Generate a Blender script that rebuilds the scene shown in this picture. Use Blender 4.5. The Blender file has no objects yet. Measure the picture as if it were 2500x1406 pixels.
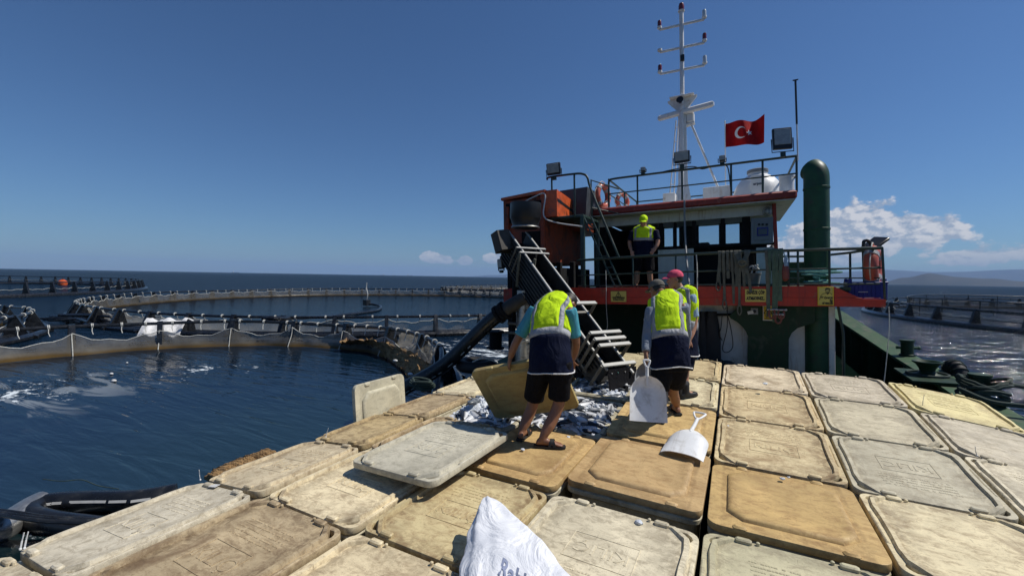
import bpy, bmesh, math, random
from mathutils import Vector, Matrix, Euler, noise as mnoise
R = math.radians
random.seed(7)
sc = bpy.context.scene
COL = sc.collection

# ------------------------------------------------------------------ camera
FOC, PW, PH = 1050.0, 2500.0, 1406.0          # focal length and frame in photograph pixels
cam_d = bpy.data.cameras.new('camera'); cam = bpy.data.objects.new('camera', cam_d); COL.objects.link(cam)
sc.camera = cam
cam_d.sensor_width = 36.0; cam_d.lens = 36.0 * FOC / PW
cam_d.clip_start = 0.05; cam_d.clip_end = 60000.0
PSI, PIT, ROL = R(27.5), R(-1.42), R(1.0)
_f = Vector((-math.sin(PSI)*math.cos(PIT), math.cos(PSI)*math.cos(PIT), math.sin(PIT)))
_r = Vector((math.cos(PSI), math.sin(PSI), 0)); _u = _r.cross(_f)
CR = _r*math.cos(ROL) + _u*math.sin(ROL); CU = -_r*math.sin(ROL) + _u*math.cos(ROL); CF = _f
EYE = Vector((0, 0, 1.7))                      # eye height over the tub lids (z = 0)
cam.matrix_world = Matrix(((CR.x, CU.x, -CF.x, EYE.x), (CR.y, CU.y, -CF.y, EYE.y), (CR.z, CU.z, -CF.z, EYE.z), (0, 0, 0, 1)))
SEA = -1.3                                     # water level

# ------------------------------------------------------------------ sky, sun, exposure
SUN_EL, SUN_AZ = 54.0, 58.0                    # azimuth measured from +Y towards +X
world = bpy.data.worlds.new('World'); sc.world = world; world.use_nodes = True
WN = world.node_tree; bg = WN.nodes['Background']; bg.inputs[1].default_value = 0.07
sky = WN.nodes.new('ShaderNodeTexSky'); sky.sky_type = 'NISHITA'; sky.sun_disc = False
sky.sun_elevation = R(SUN_EL); sky.sun_rotation = R(SUN_AZ)
sky.air_density = 1.0; sky.dust_density = 0.3; sky.ozone_density = 4.0
def wn(t, **k):
    n = WN.nodes.new(t)
    for a, b in k.items(): setattr(n, a, b)
    return n
def wl(a, b): WN.links.new(a, b)
def wm(op, a, b=None, c=None):
    n = wn('ShaderNodeMath', operation=op)
    for i, v in enumerate((a, b, c)):
        if v is None: continue
        if hasattr(v, 'links'): wl(v, n.inputs[i])
        else: n.inputs[i].default_value = v
    return n.outputs[0]
tint = wn('ShaderNodeMix', data_type='RGBA', blend_type='MULTIPLY'); tint.inputs[0].default_value = 1.0
wl(sky.outputs[0], tint.inputs[6]); tint.inputs[7].default_value = (0.60, 0.83, 1.08, 1)
# cumulus standing low over the horizon: soft heaps in azimuth / elevation, broken up by fractal noise
tc = wn('ShaderNodeTexCoord'); sep = wn('ShaderNodeSeparateXYZ'); wl(tc.outputs['Generated'], sep.inputs[0])
az = wm('ARCTAN2', sep.outputs[0], sep.outputs[1]); el = wm('ARCSINE', sep.outputs[2])
comb = wn('ShaderNodeCombineXYZ'); wl(wm('MULTIPLY', az, 30.0), comb.inputs[0]); wl(wm('MULTIPLY', el, 44.0), comb.inputs[1])
nz = wn('ShaderNodeTexNoise'); nz.inputs['Scale'].default_value = 1.0; nz.inputs['Detail'].default_value = 7.0; nz.inputs['Roughness'].default_value = 0.56
wl(comb.outputs[0], nz.inputs['Vector'])
off = wn('ShaderNodeVectorMath', operation='ADD'); wl(comb.outputs[0], off.inputs[0]); off.inputs[1].default_value = (0.16, 0.22, 0)
nz2 = wn('ShaderNodeTexNoise'); nz2.inputs['Scale'].default_value = 1.0; nz2.inputs['Detail'].default_value = 7.0; nz2.inputs['Roughness'].default_value = 0.56
wl(off.outputs[0], nz2.inputs['Vector'])
heaps = [(7.5, 5.2, 2.6, 2.0), (11.6, 6.9, 3.0, 1.9), (16.2, 5.3, 3.6, 1.4), (2.5, 3.4, 3.4, 1.5), (8.0, 2.7, 5.0, 1.1), (19.0, 2.5, 2.6, .8), (11.5, 4.4, 6.5, 1.4),
         (24.0, 3.1, 3.5, 1.0), (-38.4, 2.75, 1.25, .75), (-36.9, 2.15, 1.5, .6), (-38.0, 2.3, 1.5, .6), (-33.9, 2.1, 1.1, .6), (-33.6, 2.0, .8, .5), (-30.2, 2.6, 1.5, .8), (-30.0, 2.4, 1.0, .6),
         (48, 3.5, 6, 1.6), (63, 4.5, 7, 2.0), (-85, 2.2, 4, .8), (-120, 2.6, 6, 1.1), (150, 3.4, 8, 1.5), (100, 2.8, 6, 1.2), (-160, 2.5, 6, 1.0)]
dens = None
for a0, e0, sa, se in heaps:
    da = wm('DIVIDE', wm('SUBTRACT', az, R(a0)), R(sa)); de = wm('DIVIDE', wm('SUBTRACT', el, R(e0)), R(se))
    g = wm('EXPONENT', wm('MULTIPLY', wm('ADD', wm('MULTIPLY', da, da), wm('MULTIPLY', de, de)), -1.0))
    dens = g if dens is None else wm('ADD', dens, g)
dens = wm('MINIMUM', dens, 1.0)
field = wm('ADD', dens, wm('MULTIPLY', wm('SUBTRACT', nz.outputs['Fac'], 0.5), 1.75))
rm = wn('ShaderNodeMapRange', interpolation_type='SMOOTHSTEP'); wl(field, rm.inputs[0]); rm.inputs[1].default_value = 0.49; rm.inputs[2].default_value = 0.73
relief = wn('ShaderNodeMapRange'); wl(wm('SUBTRACT', nz.outputs['Fac'], nz2.outputs['Fac']), relief.inputs[0])
relief.inputs[1].default_value = -0.07; relief.inputs[2].default_value = 0.07
crest = wn('ShaderNodeMapRange'); wl(el, crest.inputs[0]); crest.inputs[1].default_value = R(1.0); crest.inputs[2].default_value = R(4.5)
lit = wm('MULTIPLY', relief.outputs[0], crest.outputs[0])
ccol = wn('ShaderNodeMix', data_type='RGBA'); wl(lit, ccol.inputs[0]); ccol.inputs[6].default_value = (5.2, 5.9, 7.2, 1); ccol.inputs[7].default_value = (11.2, 10.8, 10.7, 1)
cmix = wn('ShaderNodeMix', data_type='RGBA'); wl(wm('MULTIPLY', rm.outputs[0], 0.80), cmix.inputs[0]); wl(tint.outputs[2], cmix.inputs[6]); wl(ccol.outputs[2], cmix.inputs[7])
wl(cmix.outputs[2], bg.inputs[0])

sun_d = bpy.data.lights.new('sun', 'SUN'); sun_d.energy = 4.6; sun_d.angle = R(0.5); sun_d.color = (1.0, 0.95, 0.87)
sun = bpy.data.objects.new('sun', sun_d); COL.objects.link(sun)
_sd = Vector((math.sin(R(SUN_AZ))*math.cos(R(SUN_EL)), math.cos(R(SUN_AZ))*math.cos(R(SUN_EL)), math.sin(R(SUN_EL))))
sun.rotation_euler = _sd.to_track_quat('Z', 'Y').to_euler()
vs = sc.view_settings; vs.view_transform = 'Standard'; vs.look = 'None'; vs.gamma = 1.0; vs.exposure = 0.0; vs.use_curve_mapping = False
sc.render.engine = 'CYCLES'; sc.cycles.use_denoising = True; sc.cycles.max_bounces = 8; sc.cycles.transparent_max_bounces = 24
sc.cycles.caustics_reflective = False; sc.cycles.caustics_refractive = False; sc.cycles.sample_clamp_indirect = 6.0

# ------------------------------------------------------------------ survey: a sight line met with a plane at a known distance
def sight(px, py): return CF + CR*((px - PW/2)/FOC) - CU*((py - PH/2)/FOC)
def at(px, py, Y=None, Z=None, X=None):
    d = sight(px, py)
    t = (Y - EYE.y)/d.y if Y is not None else (Z - EYE.z)/d.z if Z is not None else (X - EYE.x)/d.x
    return EYE + d*t
HEEL = Matrix.Rotation(R(-2.0), 4, 'Y'); HEELI = HEEL.inverted()   # the boat lies over two degrees to port
def sh(px, py, Y): return HEELI @ at(px, py, Y=Y)                   # the same in the boat's own upright frame
def shx(px, py, X):
    return HEELI @ at(px, py, X=X)

# ------------------------------------------------------------------ mesh helpers
class MB:
    def __init__(s): s.v = []; s.f = []; s.m = []; s.mi = 0
    def add(s, vs_, fs, mi=None, M=None):
        o = len(s.v)
        s.v += [tuple(M @ Vector(p)) if M is not None else tuple(p) for p in vs_]
        for f in fs: s.f.append([i + o for i in f]); s.m.append(s.mi if mi is None else mi)
        return s
    def loft(s, rings, caps=True, closed=False, mi=None, M=None):
        n = len(rings[0]); V = [p for r in rings for p in r]; F = []
        k = len(rings)
        for a in range(k if closed else k - 1):
            b = (a + 1) % k
            for i in range(n):
                j = (i + 1) % n; F.append((a*n + i, a*n + j, b*n + j, b*n + i))
        if caps and not closed:
            F.append(tuple(range(n))[::-1]); F.append(tuple(range((k-1)*n, k*n)))
        return s.add(V, F, mi, M)
    def box(s, c, d, rot=None, ch=None, mi=None, M=None):
        x, y, z = d[0]/2, d[1]/2, d[2]/2
        if ch is None: ch = min(0.008, min(x, y, z)*0.35)
        def ring(i, zz): 
            a, b = x - i, y - i; k = ch
            return [(a, -b+k, zz), (a, b-k, zz), (a-k, b, zz), (-a+k, b, zz), (-a, b-k, zz), (-a, -b+k, zz), (-a+k, -b, zz), (a-k, -b, zz)]
        T = Matrix.Translation(Vector(c))
        if rot is not None: T = T @ (rot.to_4x4() if isinstance(rot, Matrix) else Euler(rot).to_matrix().to_4x4())
        if M is not None: T = M @ T
        return s.loft([ring(ch, -z), ring(0, -z+ch), ring(0, z-ch), ring(ch, z)], mi=mi, M=T)
    def bar(s, a, b, w, h, up=(0, 0, 1), ch=None, mi=None, M=None):
        a, b = Vector(a), Vector(b); d = b - a; L = d.length; y = d.normalized(); u = Vector(up)
        x = y.cross(u)
        if x.length < 1e-4: x = y.cross(Vector((1, 0, 0)))
        x.normalize(); z = x.cross(y)
        m = Matrix(((x.x, y.x, z.x), (x.y, y.y, z.y), (x.z, y.z, z.z)))
        return s.box((a + b)/2, (w, L, h), rot=m, ch=ch, mi=mi, M=M)
    def tube(s, pts, r, n=10, closed=False, mi=None, M=None, round_ends=False, flat=None):
        pts = [Vector(p) for p in pts]; k = len(pts); rr = r if isinstance(r, (list, tuple)) else [r]*k
        if round_ends and not closed:
            d0 = (pts[0] - pts[1]).normalized(); d1 = (pts[-1] - pts[-2]).normalized()
            pts = [pts[0] + d0*rr[0]*.95, pts[0] + d0*rr[0]*.6] + pts + [pts[-1] + d1*rr[-1]*.6, pts[-1] + d1*rr[-1]*.95]
            rr = [rr[0]*.25, rr[0]*.78] + list(rr) + [rr[-1]*.78, rr[-1]*.25]; k = len(pts)
        rings = []; pn = None
        for i in range(k):
            if closed: t = pts[(i+1) % k] - pts[i-1]
            else: t = pts[min(i+1, k-1)] - pts[max(i-1, 0)]
            t.normalize()
            if pn is None:
                a = Vector((0, 0, 1)) if abs(t.z) < .9 else Vector((1, 0, 0)); pn = (a - t*a.dot(t)).normalized()
            else:
                q = pn - t*pn.dot(t); pn = q.normalized() if q.length > 1e-5 else pn
            b = t.cross(pn)
            rings.append([pts[i] + (pn*math.cos(2*math.pi*j/n)*(flat or 1) + b*math.sin(2*math.pi*j/n))*rr[i] for j in range(n)])
        return s.loft(rings, caps=not closed, closed=closed, mi=mi, M=M)
    def lathe(s, prof, n=24, mi=None, M=None):
        return s.loft([[(r*math.cos(2*math.pi*j/n), r*math.sin(2*math.pi*j/n), z) for j in range(n)] for r, z in prof], mi=mi, M=M)
    def prism(s, poly, z0, z1, mi=None, M=None):
        return s.loft([[(x, y, z0) for x, y in poly], [(x, y, z1) for x, y in poly]], mi=mi, M=M)
    def ribbon(s, pts, side, w, t, mi=None):
        pts = [Vector(p) for p in pts]; rings = []
        for i, p in enumerate(pts):
            d = (pts[min(i+1, len(pts)-1)] - pts[max(i-1, 0)]).normalized(); sd = Vector(side[i]) if isinstance(side, list) else Vector(side)
            sd = (sd - d*sd.dot(d)).normalized(); nn = d.cross(sd); ww = w[i] if isinstance(w, list) else w
            rings.append([p + sd*ww/2 + nn*t/2, p - sd*ww/2 + nn*t/2, p - sd*ww/2 - nn*t/2, p + sd*ww/2 - nn*t/2])
        return s.loft(rings, mi=mi)
    def sphere(s, c, r, n=12, m=8, mi=None, M=None):
        r = r if isinstance(r, (list, tuple)) else (r, r, r); c = Vector(c)
        rings = []
        for i in range(m + 1):
            t = math.pi*(i/m); q = max(math.sin(t), .02)
            rings.append([(c.x + r[0]*q*math.cos(2*math.pi*j/n), c.y + r[1]*q*math.sin(2*math.pi*j/n), c.z - r[2]*math.cos(t)) for j in range(n)])
        return s.loft(rings, mi=mi, M=M)
    def mesh(s, name, mats=None, smooth=35, fix=True):
        me = bpy.data.meshes.new(name); me.from_pydata([tuple(p) for p in s.v], [], s.f)
        if mats is not None:
            for m in (mats if isinstance(mats, (list, tuple)) else [mats]): me.materials.append(m)
        me.polygons.foreach_set('material_index', s.m)
        if fix:
            b = bmesh.new(); b.from_mesh(me); bmesh.ops.recalc_face_normals(b, faces=b.faces); b.to_mesh(me); b.free()
        if smooth:
            me.polygons.foreach_set('use_smooth', [True]*len(me.polygons)); me.set_sharp_from_angle(angle=R(smooth))
        me.update(); return me
    def build(s, name, mats, parent=None, smooth=35, fix=True):
        return put(name, s.mesh(name, mats, smooth, fix), parent)
def put(name, me, parent=None):
    o = bpy.data.objects.new(name, me); COL.objects.link(o)
    if parent is not None: o.parent = parent
    return o
def tag(o, label=None, cat=None, group=None, kind=None):
    if label: o['label'] = label
    if cat: o['category'] = cat
    if group: o['group'] = group
    if kind: o['kind'] = kind
    return o
def thing(name, label, cat, loc=(0, 0, 0), rot=(0, 0, 0), group=None, boat=False):
    o = bpy.data.objects.new(name, None); COL.objects.link(o); o.empty_display_size = .1
    m = Matrix.Translation(Vector(loc)) @ Euler(rot).to_matrix().to_4x4()
    o.matrix_world = HEEL @ m if boat else m
    return tag(o, label, cat, group)
def aboard(o):                                   # a single mesh built in the boat's frame
    o.matrix_world = HEEL @ o.matrix_world.copy(); return o
def struct(o): o['kind'] = 'structure'; return o
def remesh(mb, vox, smooth_it=4, name='m', mats=None):
    me = mb.mesh(name, mats, smooth=0); o = bpy.data.objects.new('tmp', me); COL.objects.link(o)
    md = o.modifiers.new('r', 'REMESH'); md.mode = 'VOXEL'; md.voxel_size = vox
    ms = o.modifiers.new('s', 'SMOOTH'); ms.factor = .5; ms.iterations = smooth_it
    dg = bpy.context.evaluated_depsgraph_get(); out = bpy.data.meshes.new_from_object(o.evaluated_get(dg))
    bpy.data.objects.remove(o); bpy.data.meshes.remove(me); out.name = name
    out.polygons.foreach_set('use_smooth', [True]*len(out.polygons))
    if mats is not None:
        out.materials.clear()
        for m in (mats if isinstance(mats, (list, tuple)) else [mats]): out.materials.append(m)
    return out
def text_mesh(body, size, depth=.001, bold=0.0, align='CENTER', mat=None, res=2, spacing=1.0):
    cu = bpy.data.curves.new('t', 'FONT'); cu.body = body; cu.size = size; cu.extrude = depth; cu.offset = bold; cu.align_x = align; cu.align_y = 'CENTER'
    cu.resolution_u = res; cu.space_line = spacing
    o = bpy.data.objects.new('t', cu); COL.objects.link(o)
    dg = bpy.context.evaluated_depsgraph_get(); me = bpy.data.meshes.new_from_object(o.evaluated_get(dg))
    bpy.data.objects.remove(o); bpy.data.curves.remove(cu); me.name = 'lettering'
    if mat is not None: me.materials.clear(); me.materials.append(mat)
    return me
def plate_mesh(outline, holes, half, bev, name='plate', mat=None):     # flat plate with holes and rounded edges
    cu = bpy.data.curves.new('c', 'CURVE'); cu.dimensions = '2D'; cu.fill_mode = 'BOTH'; cu.extrude = half; cu.bevel_depth = bev; cu.bevel_resolution = 1; cu.offset = -bev
    for poly in [outline] + holes:
        sp = cu.splines.new('POLY'); sp.points.add(len(poly) - 1); sp.use_cyclic_u = True
        for p, q in zip(sp.points, poly): p.co = (q[0], q[1], 0, 1)
    o = bpy.data.objects.new('c', cu); COL.objects.link(o)
    dg = bpy.context.evaluated_depsgraph_get(); me = bpy.data.meshes.new_from_object(o.evaluated_get(dg))
    bpy.data.objects.remove(o); bpy.data.curves.remove(cu); me.name = name
    if mat is not None: me.materials.clear(); me.materials.append(mat)
    return me
def rrect(w, h, r, n=5):
    out = []
    for cx, cy, a0 in ((w/2-r, h/2-r, 0), (-w/2+r, h/2-r, 90), (-w/2+r, -h/2+r, 180), (w/2-r, -h/2+r, 270)):
        for i in range(n + 1):
            a = R(a0 + 90*i/n); out.append((cx + r*math.cos(a), cy + r*math.sin(a)))
    return out
def curve(pts, n=8, closed=False):                 # Catmull-Rom through the points
    P = [Vector(p) for p in pts]; k = len(P); out = []
    for i in range(k if closed else k - 1):
        if closed: a, b, c, d = P[i-1], P[i], P[(i+1) % k], P[(i+2) % k]
        else: a, b, c, d = P[max(i-1, 0)], P[i], P[i+1], P[min(i+2, k-1)]
        for j in range(n):
            t = j/n; out.append(.5*((2*b) + (c-a)*t + (2*a-5*b+4*c-d)*t*t + (3*b-a-3*c+d)*t**3))
    if not closed: out.append(P[-1])
    return out
def copy_tree(o, parent=None):
    c = o.copy(); COL.objects.link(c); c.parent = parent
    for ch in o.children: copy_tree(ch, c)
    return c

# ------------------------------------------------------------------ materials
def nodes(name):
    m = bpy.data.materials.new(name); m.use_nodes = True; t = m.node_tree
    return m, t, t.nodes['Principled BSDF'], t.nodes['Material Output']
class G:
    def __init__(s, t): s.t = t
    def n(s, typ, **k):
        x = s.t.nodes.new(typ)
        for a, b in k.items(): setattr(x, a, b)
        return x
    def l(s, a, b): s.t.links.new(a, b)
    def m(s, op, a, b=None, c=None):
        x = s.n('ShaderNodeMath', operation=op)
        for i, v in enumerate((a, b, c)):
            if v is None: continue
            if hasattr(v, 'links'): s.l(v, x.inputs[i])
            else: x.inputs[i].default_value = v
        return x.outputs[0]
    def noise(s, vec, scale, detail=4, rough=.55, dist=0):
        x = s.n('ShaderNodeTexNoise'); x.inputs['Scale'].default_value = scale; x.inputs['Detail'].default_value = detail; x.inputs['Roughness'].default_value = rough; x.inputs['Distortion'].default_value = dist
        if vec is not None: s.l(vec, x.inputs['Vector'])
        return x.outputs['Fac']
    def ramp(s, v, a, b, c=0.0, d=1.0, smooth=True):
        x = s.n('ShaderNodeMapRange', interpolation_type='SMOOTHSTEP' if smooth else 'LINEAR'); s.l(v, x.inputs[0])
        for i, q in enumerate((a, b, c, d)): x.inputs[i+1].default_value = q
        return x.outputs[0]
    def mix(s, f, a, b, mode='MIX'):
        x = s.n('ShaderNodeMix', data_type='RGBA', blend_type=mode)
        for i, v in ((0, f), (6, a), (7, b)):
            if hasattr(v, 'links'): s.l(v, x.inputs[i])
            elif i == 0: x.inputs[0].default_value = v
            else: x.inputs[i].default_value = (*v, 1) if len(v) == 3 else v
        return x.outputs[2]
    def vec(s, sx=1, sy=1, sz=1, rnd=True, world=False):
        if world: src = s.n('ShaderNodeNewGeometry').outputs['Position']
        else: src = s.n('ShaderNodeTexCoord').outputs['Object']
        if rnd and not world:
            oi = s.n('ShaderNodeObjectInfo'); a = s.n('ShaderNodeVectorMath', operation='ADD'); s.l(src, a.inputs[0])
            k = s.m('MULTIPLY', oi.outputs['Random'], 37.0); s.l(k, a.inputs[1]); src = a.outputs[0]
        mp = s.n('ShaderNodeMapping'); mp.inputs['Scale'].default_value = (sx, sy, sz); s.l(src, mp.inputs['Vector']); return mp.outputs[0]
    def bump(s, h, strength, dist, bsdf):
        b = s.n('ShaderNodeBump'); b.inputs['Strength'].default_value = strength; b.inputs['Distance'].default_value = dist; s.l(h, b.inputs['Height']); s.l(b.outputs[0], bsdf.inputs['Normal']); return b
def pm(name, col, rough=.55, metal=0.0, var=.18, scale=6.0, bump=.15, bscale=60.0, bdist=.004, wear=None, wear_amt=.35, wscale=4.0, spec=.5, stretch=(1, 1, 1), coat=0, streak=None, streak_amt=.5):
    m, t, b, o = nodes(name); g = G(t); v = g.vec(*stretch)
    n1 = g.noise(v, scale, 5, .6)
    c = g.mix(g.ramp(n1, .3, .7), tuple(x*(1-var) for x in col), tuple(min(x*(1+var), 1) for x in col))
    if wear is not None:
        w = g.noise(v, wscale, 8, .68, .4); c = g.mix(g.ramp(w, .62 - wear_amt*.3, .72), c, wear)
    if streak is not None:
        q = g.noise(g.vec(9, 9, .7), 1.6, 7, .7, .3); q2 = g.noise(v, 1.1, 4, .6); c = g.mix(g.m('MULTIPLY', g.m('MULTIPLY', g.ramp(q, .50, .68), g.ramp(q2, .38, .62)), streak_amt), c, streak)
    g.l(c, b.inputs['Base Color']); b.inputs['Metallic'].default_value = metal; b.inputs['Specular IOR Level'].default_value = spec
    rr = g.ramp(n1, .2, .8, max(rough-.1, .03), min(rough+.12, 1)); g.l(rr, b.inputs['Roughness'])
    if coat: b.inputs['Coat Weight'].default_value = coat
    if bump: g.bump(g.noise(v, bscale, 4), bump, bdist, b)
    return m
MT = {}
MT['green'] = pm('green_paint', (.006, .030, .012), .55, streak=(.030, .022, .012), streak_amt=.6, spec=.3, wear=(.05, .06, .04), wear_amt=.25, wscale=3)
MT['stack_green'] = pm('exhaust_green_paint', (.012, .058, .026), .5, var=.25, streak=(.028, .034, .022), streak_amt=.7, wear=(.03, .04, .03), wear_amt=.3, spec=.35)
MT['green_light'] = pm('worn_deck_green', (.030, .075, .032), .6, spec=.3, wear=(.10, .10, .07), wear_amt=.5, wscale=5)
MT['rail'] = pm('dark_green_rail_paint', (.012, .032, .026), .4, wear=(.06, .05, .04), wear_amt=.3, wscale=9)
MT['red'] = pm('red_band_paint', (.38, .026, .010), .5, var=.16, streak=(.10, .016, .010), streak_amt=.7, wear=(.25, .09, .05), wear_amt=.25, wscale=5)
MT['roof_red'] = pm('dark_red_paint', (.25, .026, .013), .5, streak=(.07, .014, .010), streak_amt=.7, wear=(.3, .2, .16), wear_amt=.15, wscale=6)
MT['orange'] = pm('orange_machine_paint', (.52, .085, .018), .4, wear=(.12, .06, .04), wear_amt=.35, wscale=4)
MT['white'] = pm('white_boat_paint', (.62, .62, .60), .5, var=.07, streak=(.26, .15, .08), streak_amt=.55, wear=(.34, .30, .24), wear_amt=.3, wscale=2.5)
MT['white_mast'] = pm('white_mast_paint', (.74, .74, .72), .4, var=.05, streak=(.42, .28, .16), streak_amt=.4, wear=(.45, .36, .25), wear_amt=.15, wscale=3)
MT['tank'] = pm('white_tank_plastic', (.72, .73, .73), .4, var=.04)
MT['grey_metal'] = pm('brushed_steel', (.42, .42, .40), .38, .85, var=.15, wear=(.20, .17, .13), wear_amt=.3, stretch=(1, 1, 6))
MT['steel_dull'] = pm('dull_stainless', (.12, .115, .10), .55, .3, var=.25, wear=(.09, .075, .055), wear_amt=.5)
MT['steel_shade'] = pm('shaded_stainless', (.045, .042, .036), .6, .3, var=.3, wear=(.09, .075, .055), wear_amt=.3)  # stainless darkened for the conveyor's shaded side: shade put into the colour
MT['steel_lit'] = pm('sunlit_steel', (.36, .36, .34), .55, .1, var=.1)  # top bars and rails paler than the frames: sunlight put into the colour
MT['black'] = pm('black_plastic', (.008, .008, .009), .38, var=.2, bump=.1)
MT['pipe'] = pm('black_pipe', (.010, .011, .013), .30, var=.3, wear=(.05, .05, .045), wear_amt=.2, wscale=6)
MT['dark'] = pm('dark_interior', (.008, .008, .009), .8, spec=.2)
MT['rope_white'] = pm('white_rope', (.50, .50, .46), .85, var=.25, scale=30, bump=.6, bscale=140)
MT['rope_teal'] = pm('teal_rope', (.16, .38, .34), .85, var=.25, scale=30, bump=.6, bscale=140)
MT['rope_dark'] = pm('dark_green_rope', (.028, .045, .038), .9, var=.3, scale=25, bump=.6, bscale=120)
MT['strap_green'] = pm('green_webbing', (.075, .115, .078), .85, var=.25, scale=12, bump=.4, bscale=220)
MT['strap_olive'] = pm('olive_webbing', (.105, .105, .080), .88, var=.25, scale=12, bump=.4, bscale=220)
MT['shackle'] = pm('red_shackle_paint', (.16, .035, .020), .5, wear=(.2, .15, .12), wear_amt=.4, wscale=12)
MT['buoy'] = pm('faded_red_buoy', (.45, .085, .05), .45, var=.12, wear=(.5, .25, .18), wear_amt=.25)
MT['crate'] = pm('blue_crate_plastic', (.012, .018, .20), .4, var=.12)
MT['skin'] = pm('tanned_skin', (.235, .105, .055), .5, var=.12, scale=9, bump=.12, bscale=90, bdist=.002)
MT['skin2'] = pm('light_tanned_skin', (.40, .20, .125), .5, var=.12, scale=9, bump=.12, bscale=90, bdist=.002)
def cloth(name, col, rough=.85, fold=.5, fscale=7):
    m, t, b, o = nodes(name); g = G(t); v = g.vec(1, 1, .55)
    n1 = g.noise(v, 9, 4); g.l(g.mix(g.ramp(n1, .3, .7), tuple(x*.86 for x in col), tuple(min(x*1.1, 1) for x in col)), b.inputs['Base Color'])
    b.inputs['Roughness'].default_value = rough; b.inputs['Specular IOR Level'].default_value = .12
    h = g.m('ADD', g.noise(v, fscale, 3, .5, 1.2), g.m('MULTIPLY', g.noise(v, 160, 2), .06)); g.bump(h, fold, .05, b); return m
MT['neon'] = cloth('neon_yellow_fabric', (.56, .80, .018), fold=.7)
MT['reflect'] = cloth('grey_reflective_tape', (.33, .34, .36), .45, fold=.5, fscale=10)
MT['navy'] = cloth('navy_fabric', (.004, .007, .024), .8, fold=.8)
MT['blackcloth'] = cloth('black_fabric', (.006, .006, .008), .85, fold=.6)
MT['teal_shirt'] = cloth('turquoise_cotton', (.075, .30, .38), fold=.7)
MT['blue_shirt'] = cloth('pale_blue_cotton', (.30, .42, .55), fold=.7)
MT['grey_shirt'] = cloth('grey_blue_cotton', (.22, .25, .30), fold=.9)
MT['white_cloth'] = cloth('white_cotton', (.7, .7, .7))
MT['cap_grey'] = cloth('grey_cap_cotton', (.14, .13, .11))
MT['cap_pink'] = cloth('pink_cap_cotton', (.70, .10, .17))
MT['hair'] = pm('dark_hair', (.012, .009, .007), .6, bump=.5, bscale=150)
MT['shovel'] = pm('white_shovel_plastic', (.74, .75, .75), .42, var=.05, scale=3, bump=.08, wear=(.50, .49, .46), wear_amt=.45, wscale=7, streak=(.42, .40, .36), streak_amt=.5)
MT['shovel_grey'] = pm('grey_shovel_plastic', (.40, .43, .46), .45, var=.06)
MT['rubber'] = pm('black_rubber', (.010, .010, .011), .65, var=.2)
MT['yellow_sign'] = pm('yellow_sign_vinyl', (.56, .46, .10), .5, var=.08, wear=(.45, .40, .2), wear_amt=.2)
MT['yellow_sign2'] = pm('bright_yellow_sign_vinyl', (.62, .42, .02), .5, var=.06)
MT['ink'] = pm('black_print', (.010, .009, .008), .6, var=0, bump=0)
MT['glass_lamp'] = pm('frosted_lamp_glass', (.30, .32, .32), .25, var=.08)
MT['lamp_red'] = pm('red_signal_glass', (.16, .008, .008), .12, var=.1, coat=.6)
MT['lamp_clear'] = pm('clear_signal_glass', (.55, .60, .62), .12, var=.05, coat=.6)
MT['flag_red'] = cloth('red_flag_cloth', (.40, .010, .012), .8, fold=.25)
MT['flag_white'] = cloth('white_flag_cloth', (.8, .8, .8), .8, fold=.2)
MT['panel_grey'] = pm('grey_enamel', (.20, .21, .22), .45, var=.06)
MT['panel_dark'] = pm('dark_grey_steel', (.035, .042, .050), .5, var=.2)
MT['screen'] = pm('dark_screen', (.05, .06, .08), .15, var=.05, bump=0)
MT['tarp'] = pm('dark_blue_mesh', (.012, .03, .04), .8)
def glass(name):
    m, t, b, o = nodes(name); g = G(t); b.inputs['Base Color'].default_value = (.02, .025, .03, 1); b.inputs['Roughness'].default_value = .04
    tr = g.n('ShaderNodeBsdfTransparent'); tr.inputs[0].default_value = (.86, .90, .92, 1); mx = g.n('ShaderNodeMixShader')
    fr = g.n('ShaderNodeFresnel'); fr.inputs[0].default_value = 1.45; g.l(g.m('ADD', fr.outputs[0], .04), mx.inputs[0])
    g.l(tr.outputs[0], mx.inputs[1]); g.l(b.outputs[0], mx.inputs[2]); g.l(mx.outputs[0], o.inputs[0]); return m
MT['glass'] = glass('window_glass')

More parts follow.
